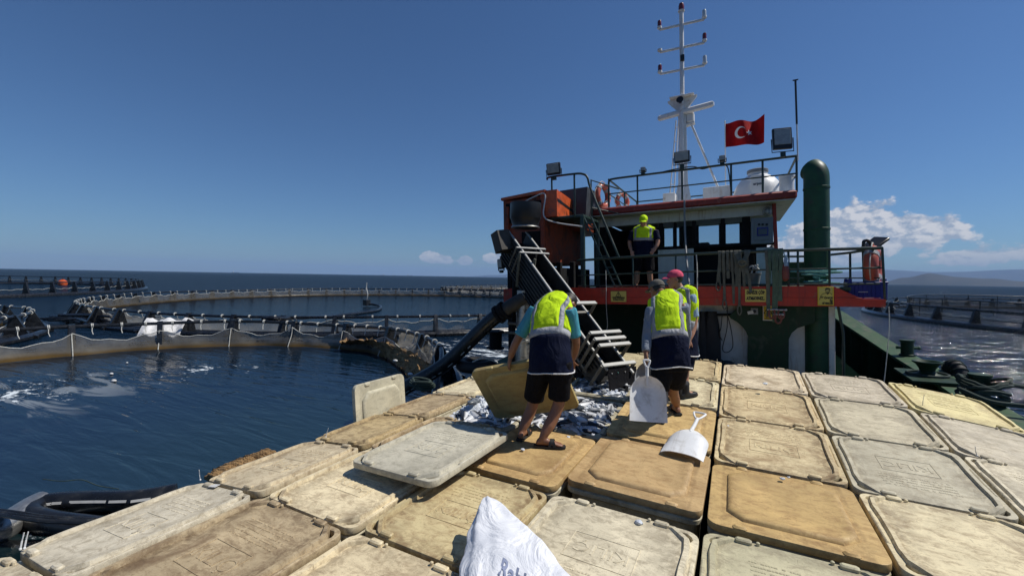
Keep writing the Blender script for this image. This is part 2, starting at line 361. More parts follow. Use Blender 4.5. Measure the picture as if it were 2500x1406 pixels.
# ================================================================== SEA, AIR, HILLS
CAGES = {'near': (-13.2, 4.7, 7.7), 'second': (-30.0, 32.3, 22.0), 'left': (-33.0, -3.2, 11.2)}
def water():
    m, t, b, o = nodes('sea_water'); g = G(t)
    pos = g.n('ShaderNodeNewGeometry').outputs['Position']
    def mp(sx, sy, rot=0):
        x = g.n('ShaderNodeMapping'); x.inputs['Scale'].default_value = (sx, sy, 1); x.inputs['Rotation'].default_value = (0, 0, R(rot)); g.l(pos, x.inputs['Vector']); return x.outputs[0]
    sp = g.n('ShaderNodeSeparateXYZ'); g.l(pos, sp.inputs[0])
    def rad(cx, cy):
        dx = g.m('SUBTRACT', sp.outputs[0], cx); dy = g.m('SUBTRACT', sp.outputs[1], cy)
        return g.m('SQRT', g.m('ADD', g.m('MULTIPLY', dx, dx), g.m('MULTIPLY', dy, dy)))
    calm = None
    for cx, cy, r in CAGES.values():
        c = g.ramp(rad(cx, cy), r + .6, r - .6); calm = c if calm is None else g.m('MAXIMUM', calm, c)
    open_ = g.m('SUBTRACT', 1.0, calm)
    big = g.noise(mp(.22, .5, 30), 1.0, 3, .5, .6); mid = g.noise(mp(1.0, 1.7, 18), 1.0, 4, .6, .5); fine = g.noise(mp(3.4, 5.4, -12), 1.0, 4, .6)
    lng = g.noise(mp(.5, 2.6, 24), 1.0, 3, .5, .8); lng2 = g.noise(mp(2.0, 7.0, 34), 1.0, 2, .5, .4)
    ho = g.m('ADD', g.m('ADD', g.m('MULTIPLY', big, .42), g.m('MULTIPLY', mid, .26)), g.m('MULTIPLY', fine, .060))
    hc = g.m('ADD', g.m('MULTIPLY', lng, .045), g.m('MULTIPLY', lng2, .010))
    h = g.m('ADD', g.m('MULTIPLY', ho, open_), g.m('MULTIPLY', hc, calm))
    bm_ = g.n('ShaderNodeBump'); bm_.inputs['Strength'].default_value = 1.0; bm_.inputs['Distance'].default_value = 1.0; g.l(h, bm_.inputs['Height']); g.l(bm_.outputs[0], b.inputs['Normal'])
    big_ = None
    # foam and scum; sun glints at right and pen sheen painted in as white
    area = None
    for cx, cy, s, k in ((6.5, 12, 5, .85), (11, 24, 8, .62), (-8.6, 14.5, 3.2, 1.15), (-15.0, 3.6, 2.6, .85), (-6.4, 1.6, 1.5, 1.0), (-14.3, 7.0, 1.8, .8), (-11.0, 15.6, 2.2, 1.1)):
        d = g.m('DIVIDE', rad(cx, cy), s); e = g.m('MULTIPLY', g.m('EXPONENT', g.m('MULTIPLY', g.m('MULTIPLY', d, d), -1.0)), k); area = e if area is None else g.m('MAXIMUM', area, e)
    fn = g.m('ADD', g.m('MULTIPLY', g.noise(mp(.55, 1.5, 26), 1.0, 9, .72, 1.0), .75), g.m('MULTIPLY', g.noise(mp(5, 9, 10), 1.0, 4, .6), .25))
    foam_sheen = g.ramp(g.m('ADD', fn, g.m('MULTIPLY', area, .17)), .675, .745)
    foam_sheen = g.m('MULTIPLY', foam_sheen, g.ramp(area, .05, .45))
    # water near the hull is greener: pale net and hull paint below the surface
    gr = g.ramp(rad(-6.5, 4.2), 5.5, 0.5)
    body = g.mix(gr, (.0022, .0085, .018), (.007, .019, .019))
    sheen_film = g.m('MULTIPLY', g.m('MULTIPLY', g.ramp(g.noise(mp(.35, 1.3, 22), 1.0, 6, .6, 1.2), .50, .60), calm), g.ramp(rad(-15.4, 3.2), 4.2, 1.2))     # pale reflected sheen and thin scum painted into the pen water's colour
    foam_sheen = g.m('MAXIMUM', foam_sheen, g.m('MULTIPLY', sheen_film, .27))
    g.l(g.mix(foam_sheen, body, (.62, .68, .72)), b.inputs['Base Color'])
    g.l(g.m('ADD', g.m('MULTIPLY', foam_sheen, .5), .075), b.inputs['Roughness'])
    b.inputs['Specular IOR Level'].default_value = 0.0
    # wave facets hide one another at low angles, so the sheet never mirrors the sky fully
    fr = g.n('ShaderNodeFresnel'); fr.inputs['IOR'].default_value = 1.333; g.l(bm_.outputs[0], fr.inputs['Normal'])
    gl = g.n('ShaderNodeBsdfGlossy'); gl.inputs['Color'].default_value = (1, 1, 1, 1); g.l(bm_.outputs[0], gl.inputs['Normal']); g.l(g.m('ADD', g.m('MULTIPLY', open_, .03), .05), gl.inputs['Roughness'])
    cap_ = g.m('ADD', .19, g.m('MULTIPLY', calm, .03))
    mx = g.n('ShaderNodeMixShader'); g.l(g.m('MULTIPLY', g.m('MINIMUM', fr.outputs[0], cap_), g.m('SUBTRACT', 1.0, foam_sheen)), mx.inputs[0]); g.l(b.outputs[0], mx.inputs[1]); g.l(gl.outputs[0], mx.inputs[2]); g.l(mx.outputs[0], o.inputs[0])
    return m
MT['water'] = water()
def make_sea():
    mb = MB(); n = 180; rr = [0.0]; r = 3.0
    while r < 15400: rr.append(r); r *= 1.18
    rr.append(15400)
    V = [(0, 0, SEA)]; F = []
    for q in rr[1:]:
        V += [(q*math.cos(2*math.pi*j/n), q*math.sin(2*math.pi*j/n), SEA) for j in range(n)]
    for j in range(n): F.append((0, 1 + j, 1 + (j+1) % n))
    for k in range(len(rr) - 2):
        a, b = 1 + k*n, 1 + (k+1)*n
        for j in range(n): i = (j+1) % n; F.append((a + j, b + j, b + i, a + i))
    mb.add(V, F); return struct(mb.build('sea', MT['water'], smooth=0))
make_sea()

MT['hill'] = pm('scrub_hillside', (.014, .024, .034), .9, var=.3, scale=.004, bump=0, wear=(.05, .05, .04), wear_amt=.4, wscale=.002)
def hill(name, az0, az1, dist, prof, depth, seed):
    """a ridge: heights (azimuth degrees, metres) along an arc at the given distance, with its own width"""
    mb = MB(); n = 90; rows = 7; rings = []
    for i in range(n + 1):
        a = az0 + (az1 - az0)*i/n
        for (a_, h_), (b_, k_) in zip(prof, prof[1:]):
            if a_ <= a <= b_: t = (a - a_)/(b_ - a_); t = t*t*(3 - 2*t); H = h_ + (k_ - h_)*t; break
        ring = []
        for j in range(rows):
            u = j/(rows - 1); D = dist + depth*u; prof_h = math.sin(math.pi*min(u*1.15, 1))**.8 if u < .87 else 0
            nz_ = mnoise.fractal(Vector((i*.12, j*.5, seed)), 1.0, 2.0, 5)
            ring.append((D*math.sin(R(a)), D*math.cos(R(a)), SEA - .9 + max(0, H*prof_h*(1 + .10*nz_))))
        rings.append(ring)
    V = [p for r in rings for p in r]; F = []
    for i in range(n):
        for j in range(rows - 1): F.append((i*rows + j, (i+1)*rows + j, (i+1)*rows + j + 1, i*rows + j + 1))
    mb.add(V, F); return struct(mb.build(name, MT['hill'], smooth=60))
hill('near_hill', 12.0, 34, 3200, [(12.0, 0), (13.2, 16), (14.8, 44), (16.6, 72), (18.5, 54), (20.5, 44), (22.5, 30), (25, 12), (27, 4), (34, 0)], 900, 3.1)
hill('far_ridge', -12, 60, 10500, [(-12, 0), (-4, 60), (6, 150), (10, 250), (13.5, 300), (17.5, 255), (22, 290), (30, 235), (38, 270), (48, 160), (60, 0)], 3000, 8.4)
hill('distant_headland', -34, -20, 11500, [(-34, 0), (-30, 60), (-27, 105), (-24, 80), (-20, 0)], 2200, 5.5)

def haze():
    mb = MB(); mb.box((0, 0, 170), (31600, 31600, 2*(170 - SEA + 1.0)), ch=0.5)
    m, t, b, o = nodes('sea_air'); g = G(t); t.nodes.remove(b)
    v = g.n('ShaderNodeVolumePrincipled'); v.inputs['Color'].default_value = (.40, .62, 1.0, 1); v.inputs['Density'].default_value = 8.5e-5; v.inputs['Anisotropy'].default_value = 0.0
    g.l(v.outputs[0], o.inputs['Volume'])
    ob = mb.build('haze', m, smooth=0); ob['kind'] = 'stuff'; ob['label'] = 'thin blue sea haze that fades the far hills'; return ob
haze()

# ------------------------------------------------------------------ ships on the horizon
def ship(x, y, L, label, tower):
    t = thing('ship', label, 'ship', (x, y, SEA - .3), (0, 0, R(20)), 'ships far out on the horizon')
    mb = MB(); w = L*.13
    mb.loft([[(-L/2, -w/2, 0), (-L/2, w/2, 0), (-L/2, w/2, L*.06), (-L/2, -w/2, L*.06)], [(L*.36, -w/2, 0), (L*.36, w/2, 0), (L*.38, w/2, L*.065), (L*.38, -w/2, L*.065)], [(L*.46, -.3, 0), (L*.46, .3, 0), (L*.5, .3, L*.085), (L*.5, -.3, L*.085)]])
    mb.build('hull', MT['hullgrey'], t)
    mb = MB(); mb.box((-L*.36*tower, 0, L*.11), (L*.13, w*.8, L*.10)); mb.box((-L*.36*tower, 0, L*.175), (L*.07, w*.7, L*.03)); mb.build('deckhouse', MT['white'], t)
    mb = MB(); mb.tube([(-L*.36*tower, 0, L*.18), (-L*.36*tower, 0, L*.25)], L*.006, 6); mb.build('mast', MT['panel_grey'], t); mb = MB(); mb.tube([(L*.2, 0, L*.05), (L*.2, 0, L*.16)], L*.006, 6); mb.build('derrick', MT['panel_grey'], t)
MT['hullgrey'] = pm('grey_hull_paint', (.10, .12, .15), .5)
for px, D, L, lab, tw in ((575, 5200, 75, 'tiny cargo ship on the open horizon far left', 1), (932, 4300, 52, 'tiny pale ship on the horizon, leftmost of the three close together', -1),
                         (962, 4700, 40, 'tiny pale ship on the horizon, middle of the three close together', 1), (1000, 4300, 55, 'tiny pale ship on the horizon nearest the conveyor', 1)):
    d = sight(px, 690); d.z = 0; d.normalize(); ship(d.x*D, d.y*D, L, lab, tw)

# ------------------------------------------------------------------ fish cages
def netmat(name, col, op, brown=None, mesh=26.0):
    m, t, b, o = nodes(name); g = G(t); v = g.vec(1, 1, 1, world=True)
    sp = g.n('ShaderNodeSeparateXYZ'); g.l(g.n('ShaderNodeNewGeometry').outputs['Position'], sp.inputs[0])
    c = g.mix(g.ramp(g.noise(v, 1.3, 5, .6, .5), .35, .7), tuple(x*.75 for x in col), col)
    dens = g.m('ADD', g.m('MULTIPLY', g.noise(v, 2.2, 6, .65, .8), .5), op - .25)
    if brown:
        low = g.m('ADD', sp.outputs[2], g.m('MULTIPLY', g.noise(v, .9, 4), .22)); k = g.ramp(low, SEA + .34, SEA + .12)
        c = g.mix(k, c, brown); dens = g.m('ADD', dens, g.m('MULTIPLY', k, .40))
    b.inputs['Roughness'].default_value = .9; b.inputs['Specular IOR Level'].default_value = .1; g.l(c, b.inputs['Base Color'])
    tr = g.n('ShaderNodeBsdfTransparent'); tl = g.n('ShaderNodeBsdfTranslucent'); g.l(c, tl.inputs[0]); ms = g.n('ShaderNodeMixShader'); ms.inputs[0].default_value = .72; g.l(b.outputs[0], ms.inputs[1]); g.l(tl.outputs[0], ms.inputs[2])
    mx = g.n('ShaderNodeMixShader'); g.l(g.m('MINIMUM', g.m('MAXIMUM', dens, .05), .96), mx.inputs[0]); g.l(tr.outputs[0], mx.inputs[1]); g.l(ms.outputs[0], mx.inputs[2]); g.l(mx.outputs[0], o.inputs[0]); return m
MT['net'] = netmat('beige_fish_net', (.85, .79, .67), .36, (.36, .23, .085))
MT['net_far'] = netmat('pale_fish_net', (.46, .42, .35), .48, (.13, .085, .03))
MT['net_grey'] = netmat('grey_bird_net', (.05, .055, .06), .32)
MT['net_brown'] = pm('brown_weeded_net', (.27, .165, .07), .9, var=.4, scale=14, bump=.9, bscale=50, bdist=.02, wear=(.12, .07, .03), wear_amt=.4, wscale=18)

def cage(label, cx, cy, r, posts, dip=None, rail_h=.95, ties=2, netm='net', phase=0.0, net_h=.72, two_rail=False, tie_mat='rope_white', seg=None, sag=.30, prad=.16):
    """floating ring: two float pipes, brackets, handrail, hanging net, lashings. dip(angle) gives how far the ring is pulled under."""
    t = thing('fish_cage', label, 'fish cage', (cx, cy, SEA), (0, 0, 0), 'floating fish cages')
    dp = dip or (lambda a: 0.0); seg = seg or max(96, posts*3)
    A = [2*math.pi*k/seg for k in range(seg)]
    wob = lambda a: .035*math.sin(3*a + cx) + .025*math.sin(7*a + cy)
    for rad_, nm in ((r, 'float_pipe'), (r + .55, 'float_pipe')):
        mb = MB(); mb.tube([(rad_*math.cos(a), rad_*math.sin(a), .08 + wob(a)*.5 + dp(a)) for a in A], prad, 10, closed=True); mb.build(nm, MT['pipe'], t)
    mb = MB(); mb.tube([((r + .08)*math.cos(a), (r + .08)*math.sin(a), rail_h + wob(a) + dp(a)) for a in A], .065, 8, closed=True); mb.build('handrail', MT['pipe'], t)
    if two_rail:
        mb = MB(); mb.tube([((r + .05)*math.cos(a), (r + .05)*math.sin(a), rail_h*.5 + dp(a)) for a in A], .03, 6, closed=True); mb.build('middle_rail', MT['pipe'], t)
    mb = MB(); M = Matrix(((1, 0, 0, 0), (0, 0, 1, 0), (0, 1, 0, 0), (0, 0, 0, 1)))
    prof = [(-.24, -.05), (.80, -.05), (.80, .10), (.52, .20), (.20, rail_h - .06), (.13, rail_h + .07), (.0, rail_h + .07), (-.05, rail_h - .08), (-.22, .22)]
    mb.prism(prof, -.085, .085, M=M); bm_ = mb.mesh('bracket', MT['pipe'])
    tm = MB(); tm.tube([(.078*math.cos(q), 0, .078*math.sin(q)) for q in [2*math.pi*k/12 for k in range(12)]], .016, 6, closed=True)
    tm.tube([(.078*math.cos(q), .04, .078*math.sin(q)) for q in [2*math.pi*k/12 for k in range(12)]], .016, 6, closed=True)
    tm.tube([(-.06, .02, -.05), (-.10, .03, -.18), (-.16, .0, -.30)], .014, 5); tie_me = tm.mesh('rope_tie', MT[tie_mat])
    for k in range(posts):
        a = 2*math.pi*k/posts + phase
        if dp(a) < -.9: continue
        o = put('bracket', bm_, t); o.location = (r*math.cos(a), r*math.sin(a), .02 + wob(a)*.6 + dp(a)); o.rotation_euler = (0, 0, a)
        for q in range(ties):
            b = a + 2*math.pi/posts*(q + .5 + .18*math.sin(k*5.1 + q))/ties
            p = put('rope_tie', tie_me, t); p.location = ((r + .08)*math.cos(b), (r + .08)*math.sin(b), rail_h + wob(b) + dp(b)); p.rotation_euler = (0, 0, b)
    # net: hung from the lashings in scallops, drooping into the water on the inside
    n = posts*10; rows = 8; rings = []
    for k in range(n):
        a = 2*math.pi*k/n + phase; u = (k % 10)/10.0; top = net_h - sag*4*u*(1-u) + .04*math.sin(k*1.7)
        ring = []
        for j in range(rows):
            f = j/(rows - 1); z = top + (-.45 - top)*f; rr_ = r - .10 - .55*f**1.5 - .10*math.sin(k*.9 + j)*f*(1-f)*2 - .06*math.sin(k*.37)*f
            ring.append((rr_*math.cos(a), rr_*math.sin(a), z + min(0, dp(a))))
        rings.append(ring)
    mb = MB(); V = [p for q in rings for p in q]; F = []
    for k in range(n):
        l = (k + 1) % n
        for j in range(rows - 1): F.append((k*rows + j, l*rows + j, l*rows + j + 1, k*rows + j + 1))
    mb.add(V, F); mb.build('net', MT[netm], t, smooth=80, fix=False)
    mb = MB(); mb.tube([(rings[k][0]) for k in range(n)], .016, 5, closed=True); mb.build('head_rope', MT['rope_white'], t)
    if netm == 'net':
        for k in range(0, n, 10):
            if dp(2*math.pi*k/n + phase) < -.5: continue
            mb = MB(); mb.tube([Vector(rings[k][j])*1.0 + Vector((-.02*math.cos(k), -.02, 0)) for j in range(rows)], .016, 5); mb.build('down_rope', MT['rope_white'], t)
    return t
def near_dip(a):
    a = (a + math.pi) % (2*math.pi) - math.pi            # the hull side of the ring is hauled under
    lo, hi = R(-85), R(30)
    if a < lo or a > hi: 
        d = min(abs(a - lo), abs(a - hi)); return -0.0 if d > .25 else -.35*(1 - d/.25)**2
    d = min(a - lo, hi - a); return -.35 - min(2.4, d*6.5)
cage('black floating fish cage ring with beige net alongside the boat', *CAGES['near'], 20, near_dip, ties=3, phase=.11)
cage('large black floating cage ring with calm water beyond the nearest cage', *CAGES['second'], 58, ties=2, netm='net_far', phase=.03, net_h=.80, sag=.16)
cage('small black cage ring cut off by the left edge beside the nearest cage', *CAGES['left'], 26, ties=2, phase=.05)
cage('dark cage ring lying far out at the left edge', -103.0, -2.0, 40.0, 90, ties=0, netm='net_grey', net_h=.85, sag=.1, prad=.3, rail_h=1.5)
cage('low dark cage ring behind the large cage, next to the conveyor', -30.0, 82.0, 25.0, 50, ties=1, netm='net_far', net_h=.8, sag=.12, two_rail=True)
cage('dark cage ring with drooping bird net off the right side', 41.0, 54.0, 28.5, 58, ties=1, netm='net_grey', net_h=.9, sag=.2, two_rail=True, tie_mat='rope_dark', rail_h=1.25, prad=.26)
def tall_net():
    t = thing('bird_net', 'dark double-railed bird net standing on the right cage', 'net', (41.0, 54.0, SEA), group=None); r = 25.5; n = 144
    A = [2*math.pi*k/n for k in range(n)]
    for z in (1.75, .95):
        mb = MB(); mb.tube([(r*math.cos(a), r*math.sin(a), z + .05*math.sin(6*a)) for a in A], .05, 6, closed=True); mb.build('rail', MT['pipe'], t)
    pm_ = MB(); pm_.tube([(0, 0, -.2), (0, 0, 1.75)], .045, 6); me = pm_.mesh('pole', MT['pipe'])
    for k in range(40):
        o = put('pole', me, t); o.location = (r*math.cos(2*math.pi*k/40), r*math.sin(2*math.pi*k/40), 0)
    mb = MB(); V = []; F = []
    for k in range(n): V += [(r*math.cos(A[k]), r*math.sin(A[k]), -.3), (r*math.cos(A[k]), r*math.sin(A[k]), 1.72)]
    for k in range(n): l = (k+1) % n; F.append((2*k, 2*l, 2*l+1, 2*k+1))
    mb.add(V, F); mb.build('netting', MT['net_grey'], t, smooth=80, fix=False)
tall_net()
# orange marker buoy on the far left cage
bp = at(153, 693, Z=SEA)
t = thing('marker_buoy', 'small orange marker buoy afloat near the far left cage', 'buoy', Vector((0, 0, SEA)) + Vector((sight(153, 680).x, sight(153, 680).y, 0)).normalized()*118)
mb = MB(); mb.lathe([(.1, -.3), (.55, -.1), (.7, .3), (.6, .8), (.3, 1.05), (.08, 1.12)], 18); mb.build('float', MT['orange'], t)
mb = MB(); mb.lathe([(.08, 1.08), (.08, 1.25), (.15, 1.27), (.15, 1.32), (.05, 1.33)], 10); mb.build('lifting_eye', MT['pipe'], t)
# heap of old pipes between the rings, and the white sack hung over the rail
c = at(185, 788, Z=SEA)
for k in range(14):
    a = R(20 + random.uniform(-24, 24)); L = random.uniform(2.2, 4.6); q = Vector((c.x + random.uniform(-1.6, 2.6), c.y + random.uniform(-.9, .9), SEA + .22 + .09*(k // 4)))
    mb = MB(); d = Vector((math.cos(a), math.sin(a), 0)); mb.tube(curve([q - d*L/2, q + Vector((0, .1, .05)), q + d*L/2], 5), random.uniform(.05, .09), 8)
    tag(mb.build('old_pipe', MT['pipe']), 'black pipe in the heap of old pipes where the left cages meet', 'pipe', 'heap of old pipes between the cages')
def sack_on_rail():
    a = at(408, 785, Z=SEA + .95); mb = MB(); rows = []
    d = Vector((.80, .60, 0)); n_ = Vector((.6, -.8, 0))
    for i in range(19):
        u = i/18; row = []
        for j in range(15):
            w = (j/14 - .5)*1.5; s = (u - .42)*2.0
            if s < 0: p = a + n_*(.10) + d*w + n_*(-s*.55) + Vector((0, 0, s*.55))
            else: p = a - n_*(s*.5) + d*w + Vector((0, 0, -s*.12 + .10))
            p += Vector((0, 0, .07*math.sin(w*9 + u*3) + .03*math.sin(w*21)))
            row.append(p)
        rows.append(row)
    V = [p for r_ in rows for p in r_]; nV = len(V); F = []
    V2 = [p + Vector((0, 0, -.05)) for p in V]
    for i in range(18):
        for j in range(14):
            q = (i*15+j, i*15+j+1, (i+1)*15+j+1, (i+1)*15+j); F.append(q); F.append(tuple(x + nV for x in q)[::-1])
    for i in range(18):
        F.append((i*15, (i+1)*15, (i+1)*15+nV, i*15+nV)); F.append((i*15+14+nV, (i+1)*15+14+nV, (i+1)*15+14, i*15+14))
    for j in range(14): F.append((j+nV, j+1+nV, j+1, j)); F.append((18*15+j, 18*15+j+1, 18*15+j+1+nV, 18*15+j+nV))
    mb.add(V + V2, F); tag(mb.build('empty_sack', MT['white_cloth'], smooth=60), 'empty white sack hung over the rail of the nearest cage', 'sack')
sack_on_rail()
# feed hose with its float in the second cage
t = thing('feed_hose', 'black feed hose curling over the far rail to a small float', 'hose')
hp = [at(640, 776, Z=SEA + .98), at(700, 777, Z=SEA + .9), at(800, 772, Z=SEA + .25), at(870, 765, Z=SEA + .1), at(920, 757, Z=SEA + .1), at(930, 748, Z=SEA + .12), at(915, 744, Z=SEA + .15), at(895, 741, Z=SEA + .25)]
mb = MB(); mb.tube(curve(hp, 8), .10, 8); mb.build('hose', MT['pipe'], t)
mb = MB(); q = hp[-1]; mb.box(q + Vector((0, 0, .1)), (.5, .5, .55)); mb.build('float_box', MT['pipe'], t)
mb = MB(); mb.tube(curve([q + Vector((0, 0, .3)), q + Vector((.12, 0, .9)), q + Vector((-.05, 0, 1.5)), q + Vector((0, 0, 2.0))], 6), .05, 6); mb.build('spreader_stick', MT['rope_white'], t)

# ================================================================== THE WORK BOAT (built upright in its own frame, heeled two degrees)
boat = thing('work_boat', 'green and red working boat with wheelhouse, deck loaded with fish tubs', 'boat', boat=True)
DECK = -.95
def rx(y):
    P = [(-6, 3.0), (0, 3.2), (8, 3.32), (12, 3.3), (15, 2.62), (17, 1.7), (18.6, .3)]
    for (a, b), (c, d) in zip(P, P[1:]):
        if a <= y <= c: return b + (d - b)*(y - a)/(c - a)
    return P[-1][1]
def lx(y):
    P = [(-6, -4.0), (0, -4.15), (4, -4.28), (8, -4.75), (12, -4.6), (15, -3.6), (17, -2.2), (18.6, -.3)]
    for (a, b), (c, d) in zip(P, P[1:]):
        if a <= y <= c: return b + (d - b)*(y - a)/(c - a)
    return P[-1][1]
def tz(y, right=True):
    P = [(-6, -.36), (3, -.32), (7.0, -.26), (8.6, -.14), (9.6, -.06), (12, .06), (15, .78), (18.6, 1.5)] if right else [(-6, -.34), (4, -.28), (7.5, -.20), (9, -.05), (12, .3), (15, .9), (18.6, 1.6)]
    for (a, b), (c, d) in zip(P, P[1:]):
        if a <= y <= c: return b + (d - b)*(y - a)/(c - a)
    return P[-1][1]
ys = [-6 + 24.6*i/60 for i in range(61)]
for side, f in ((True, rx), (False, lx)):
    sg = 1 if side else -1
    mb = MB(); mb.loft([[(f(y)*.86 - .05, y, SEA - 1.2), (f(y) - sg*.02, y, SEA), (f(y), y, tz(y, side)), (f(y) - sg*.12, y, tz(y, side)), (f(y) - sg*.12, y, DECK - .2)] for y in ys]); mb.build('hull_side', MT['green'], boat)
    mb = MB(); mb.loft([[(f(y) + sg*.05, y, tz(y, side) + .005), (f(y) + sg*.05, y, tz(y, side) + .06), (f(y) - sg*.36, y, tz(y, side) + .06), (f(y) - sg*.36, y, tz(y, side) + .005)] for y in ys]); mb.build('gunwale_cap', MT['green_light'], boat)
    for k in range(9):                                  # frames against the inside of the bulwark
        y = 8.4 + k*.85; x = f(y) - sg*.13
        mb = MB(); mb.box((x - sg*.12, y, (tz(y, side) + DECK)/2), (.22, .03, tz(y, side) - DECK)); mb.build('bulwark_frame', MT['green'], boat)
mb = MB(); V = [(lx(y), y, DECK) for y in ys] + [(rx(y), y, DECK) for y in ys]; n = len(ys)
mb.add(V, [(i, i + n, i + n + 1, i + 1) for i in range(n - 1)]); mb.build('main_deck', MT['green'], boat)
mb = MB(); mb.box((-.6, -6, -1.1), (7.6, .3, 1.9)); mb.build('transom', MT['green'], boat)
def sbox(p0, p1, Y, depth, ch=None, grow=0):
    a, b = sh(*p0, Y), sh(*p1, Y); x0, x1 = sorted((a.x, b.x)); z0, z1 = sorted((a.z, b.z))
    return ((x0 + x1)/2, Y + depth/2, (z0 + z1)/2), (x1 - x0 + grow, depth, z1 - z0 + grow)
UD, BB, BT = 1.585, 1.265, 1.60                       # upper deck, band bottom, band top
# --- red fascia band and upper deck
FX = Matrix(((1, 0, 0, 0), (0, 0, 1, 0), (0, 1, 0, 0), (0, 0, 0, 1)))     # polygon (x, z) extruded along y
mb = MB(); mb.prism([(-4.75, BB), (2.16, BB - .01), (2.17, 1.375), (1.88, 1.38), (1.48, BT), (-4.75, BT)], 8.80, 8.90, M=FX); mb.build('fascia_band', MT['red'], boat)
for z in (1.40,):
    mb = MB(); mb.box((-1.3, 8.798, z), (6.8, .012, .008)); mb.build('weld_seam', MT['red'], boat)
mb = MB(); mb.box((-1.5, 12.0, UD - .04), (6.5, 6.18, .06)); mb.build('upper_deck', MT['green_light'], boat)
mb = MB(); mb.box((1.92, 10.0, 1.34), (.46, 2.2, .05)); mb.build('wing_deck', MT['green_light'], boat)
mb = MB(); mb.box((-1.3, 8.93, BB + .03), (6.8, .06, .05)); mb.build('deck_beam', MT['dark'], boat)
# --- lower front
mb = MB(); c, d = sbox((1700, 742), (1968, 930), 9.32, .08); mb.box((c[0], c[1], (BB + DECK)/2), (d[0], d[1], BB - DECK)); mb.build('lower_wall', MT['white'], boat)
poly = [(1809, 742), (1780, 772), (1785, 778), (1798, 785), (1812, 797), (1821, 809), (1826, 822), (1824, 960), (1925, 970), (1926, 828), (1933, 813), (1947, 801), (1962, 796), (1990, 788), (1990, 742)]
P2 = [(lambda s_: (s_.x, s_.z))(sh(px, py, 9.05)) for px, py in poly]
P2 = [(x, max(z, DECK) if z > -.6 else DECK) for x, z in P2]; P2[0] = (P2[0][0], BB - .002); P2[-1] = (P2[-1][0], BB - .002)
mb = MB(); mb.prism(P2, 9.05, 9.30, M=FX); mb.build('support_arch', MT['green'], boat)
mb = MB(); mb.box((-2.4, 11.2, (BB + DECK)/2), (4.6, .1, BB - DECK)); mb.build('engine_casing', MT['green'], boat)
mb = MB(); c, d = sbox((2023, 752), (2040, 925), 9.2, .10); mb.box((c[0], c[1], (BB + DECK)/2), (d[0], .1, BB - DECK)); mb.build('cable_trunk', MT['white'], boat)
mb = MB(); a = sh(2046, 752, 9.15); mb.tube([(a.x, 9.15, BB), (a.x + .07, 9.15, .75), (a.x + .07, 9.15, DECK)], .022, 8); mb.build('stanchion', MT['rail'], boat)
a, b = sh(1700, 768, 9.2), sh(1790, 768, 9.2); mb = MB(); mb.tube([(a.x, 9.2, a.z), (b.x, 9.2, b.z)], .025, 8); mb.build('hanging_bar', MT['dark'], boat)
mb = MB(); mb.prism([(sh(2040, 905, 9.6).x, DECK), (sh(2110, 930, 9.6).x + .9, DECK), (sh(2040, 855, 9.6).x, .35)], 9.6, 9.66, M=FX); mb.build('corner_bracket', MT['green_light'], boat)
# --- front railing of the upper deck
RT, RM = 2.225, 1.90
def rail_tube(pts, r=.022, parent=boat, name='rail', mat='rail'): mb = MB(); mb.tube(pts, r, 8, round_ends=True); return mb.build(name, MT[mat], parent)
rail_tube([(-2.95, 8.86, 2.19), (-1.5, 8.86, RT), (.4, 8.86, RT), (2.12, 8.86, 2.20)], .026)
rail_tube([(-2.95, 8.86, RM - .03), (0, 8.86, RM), (2.12, 8.86, RM - .02)], .014); rail_tube([(-2.95, 8.86, 1.64), (2.1, 8.86, 1.625)], .016)
for px in (1426, 1545, 1650, 1757, 1925, 1948, 2025, 2160):
    x = sh(px, 650, 8.86).x; zb = 1.38 if px > 2100 else BT - .01; rail_tube([(x, 8.86, zb), (x + (-.03 if px > 2100 else 0), 8.86, RT - .02)], .018, name='rail_post')
for z, r in ((2.20, .024), (1.90, .014), (1.72, .012)): rail_tube([(2.10, 8.86, z), (1.98, 10.2, z + .01), (1.55, 11.6, z + .02)], r)
for x, y in ((2.06, 9.4), (1.98, 10.2), (1.72, 11.0), (1.55, 11.6)): rail_tube([(x, y, 1.36), (x, y, 2.2)], .02, name='rail_post')
rail_tube([(.72, 11.7, 2.26), (1.55, 11.6, 2.23)], .024)
for z in (1.95, 1.75): rail_tube([(.72, 11.7, z), (1.55, 11.6, z)], .012)
mb = MB(); mb.box((1.05, 12.2, 1.86), (.9, .05, .55)); mb.build('side_bulwark', MT['green'], boat)
# --- wheelhouse
WX0, WX1 = sh(1460, 560, 11).x - .15, sh(1893, 560, 11).x
a, b = sh(1440, 528, 10.55), sh(1947, 487, 10.55); RX0, RX1 = a.x, b.x; RZ = sh(1890, 488, 10.55).z; RZT = RZ + .17
mb = MB(); mb.box(((RX0 + RX1)/2, 12.4, RZ + .085), (RX1 - RX0, 3.7, .165), ch=.03); mb.build('roof', MT['roof_red'], boat)
mb = MB(); mb.box(((RX0 + RX1)/2, 12.4, RZT + .004), (RX1 - RX0 - .08, 3.6, .012)); mb.build('roof_deck', MT['white'], boat)
mb = MB(); mb.box(((RX0 + RX1)/2, 12.4, RZ - .012), (RX1 - RX0 - .06, 3.64, .02)); mb.build('soffit', MT['white'], boat)
wz = sh(1700, 538, 11).z                                 # underside of the white fascia
mb = MB(); mb.box(((WX0 + WX1)/2, 11.04, (RZ + wz)/2 - .012), (WX1 - WX0, .08, RZ - wz - .024)); mb.build('front_fascia', MT['white'], boat)
lowz = sh(1700, 603, 11).z
def wall_panel(name, px0, px1, z0, z1, mat, y=11.0, th=.06):
    x0, x1 = sh(px0, 600, y).x, sh(px1, 600, y).x; mb = MB(); mb.box(((x0 + x1)/2, y + th/2, (z0 + z1)/2), (x1 - x0, th, z1 - z0)); return mb.build(name, MT[mat], boat)
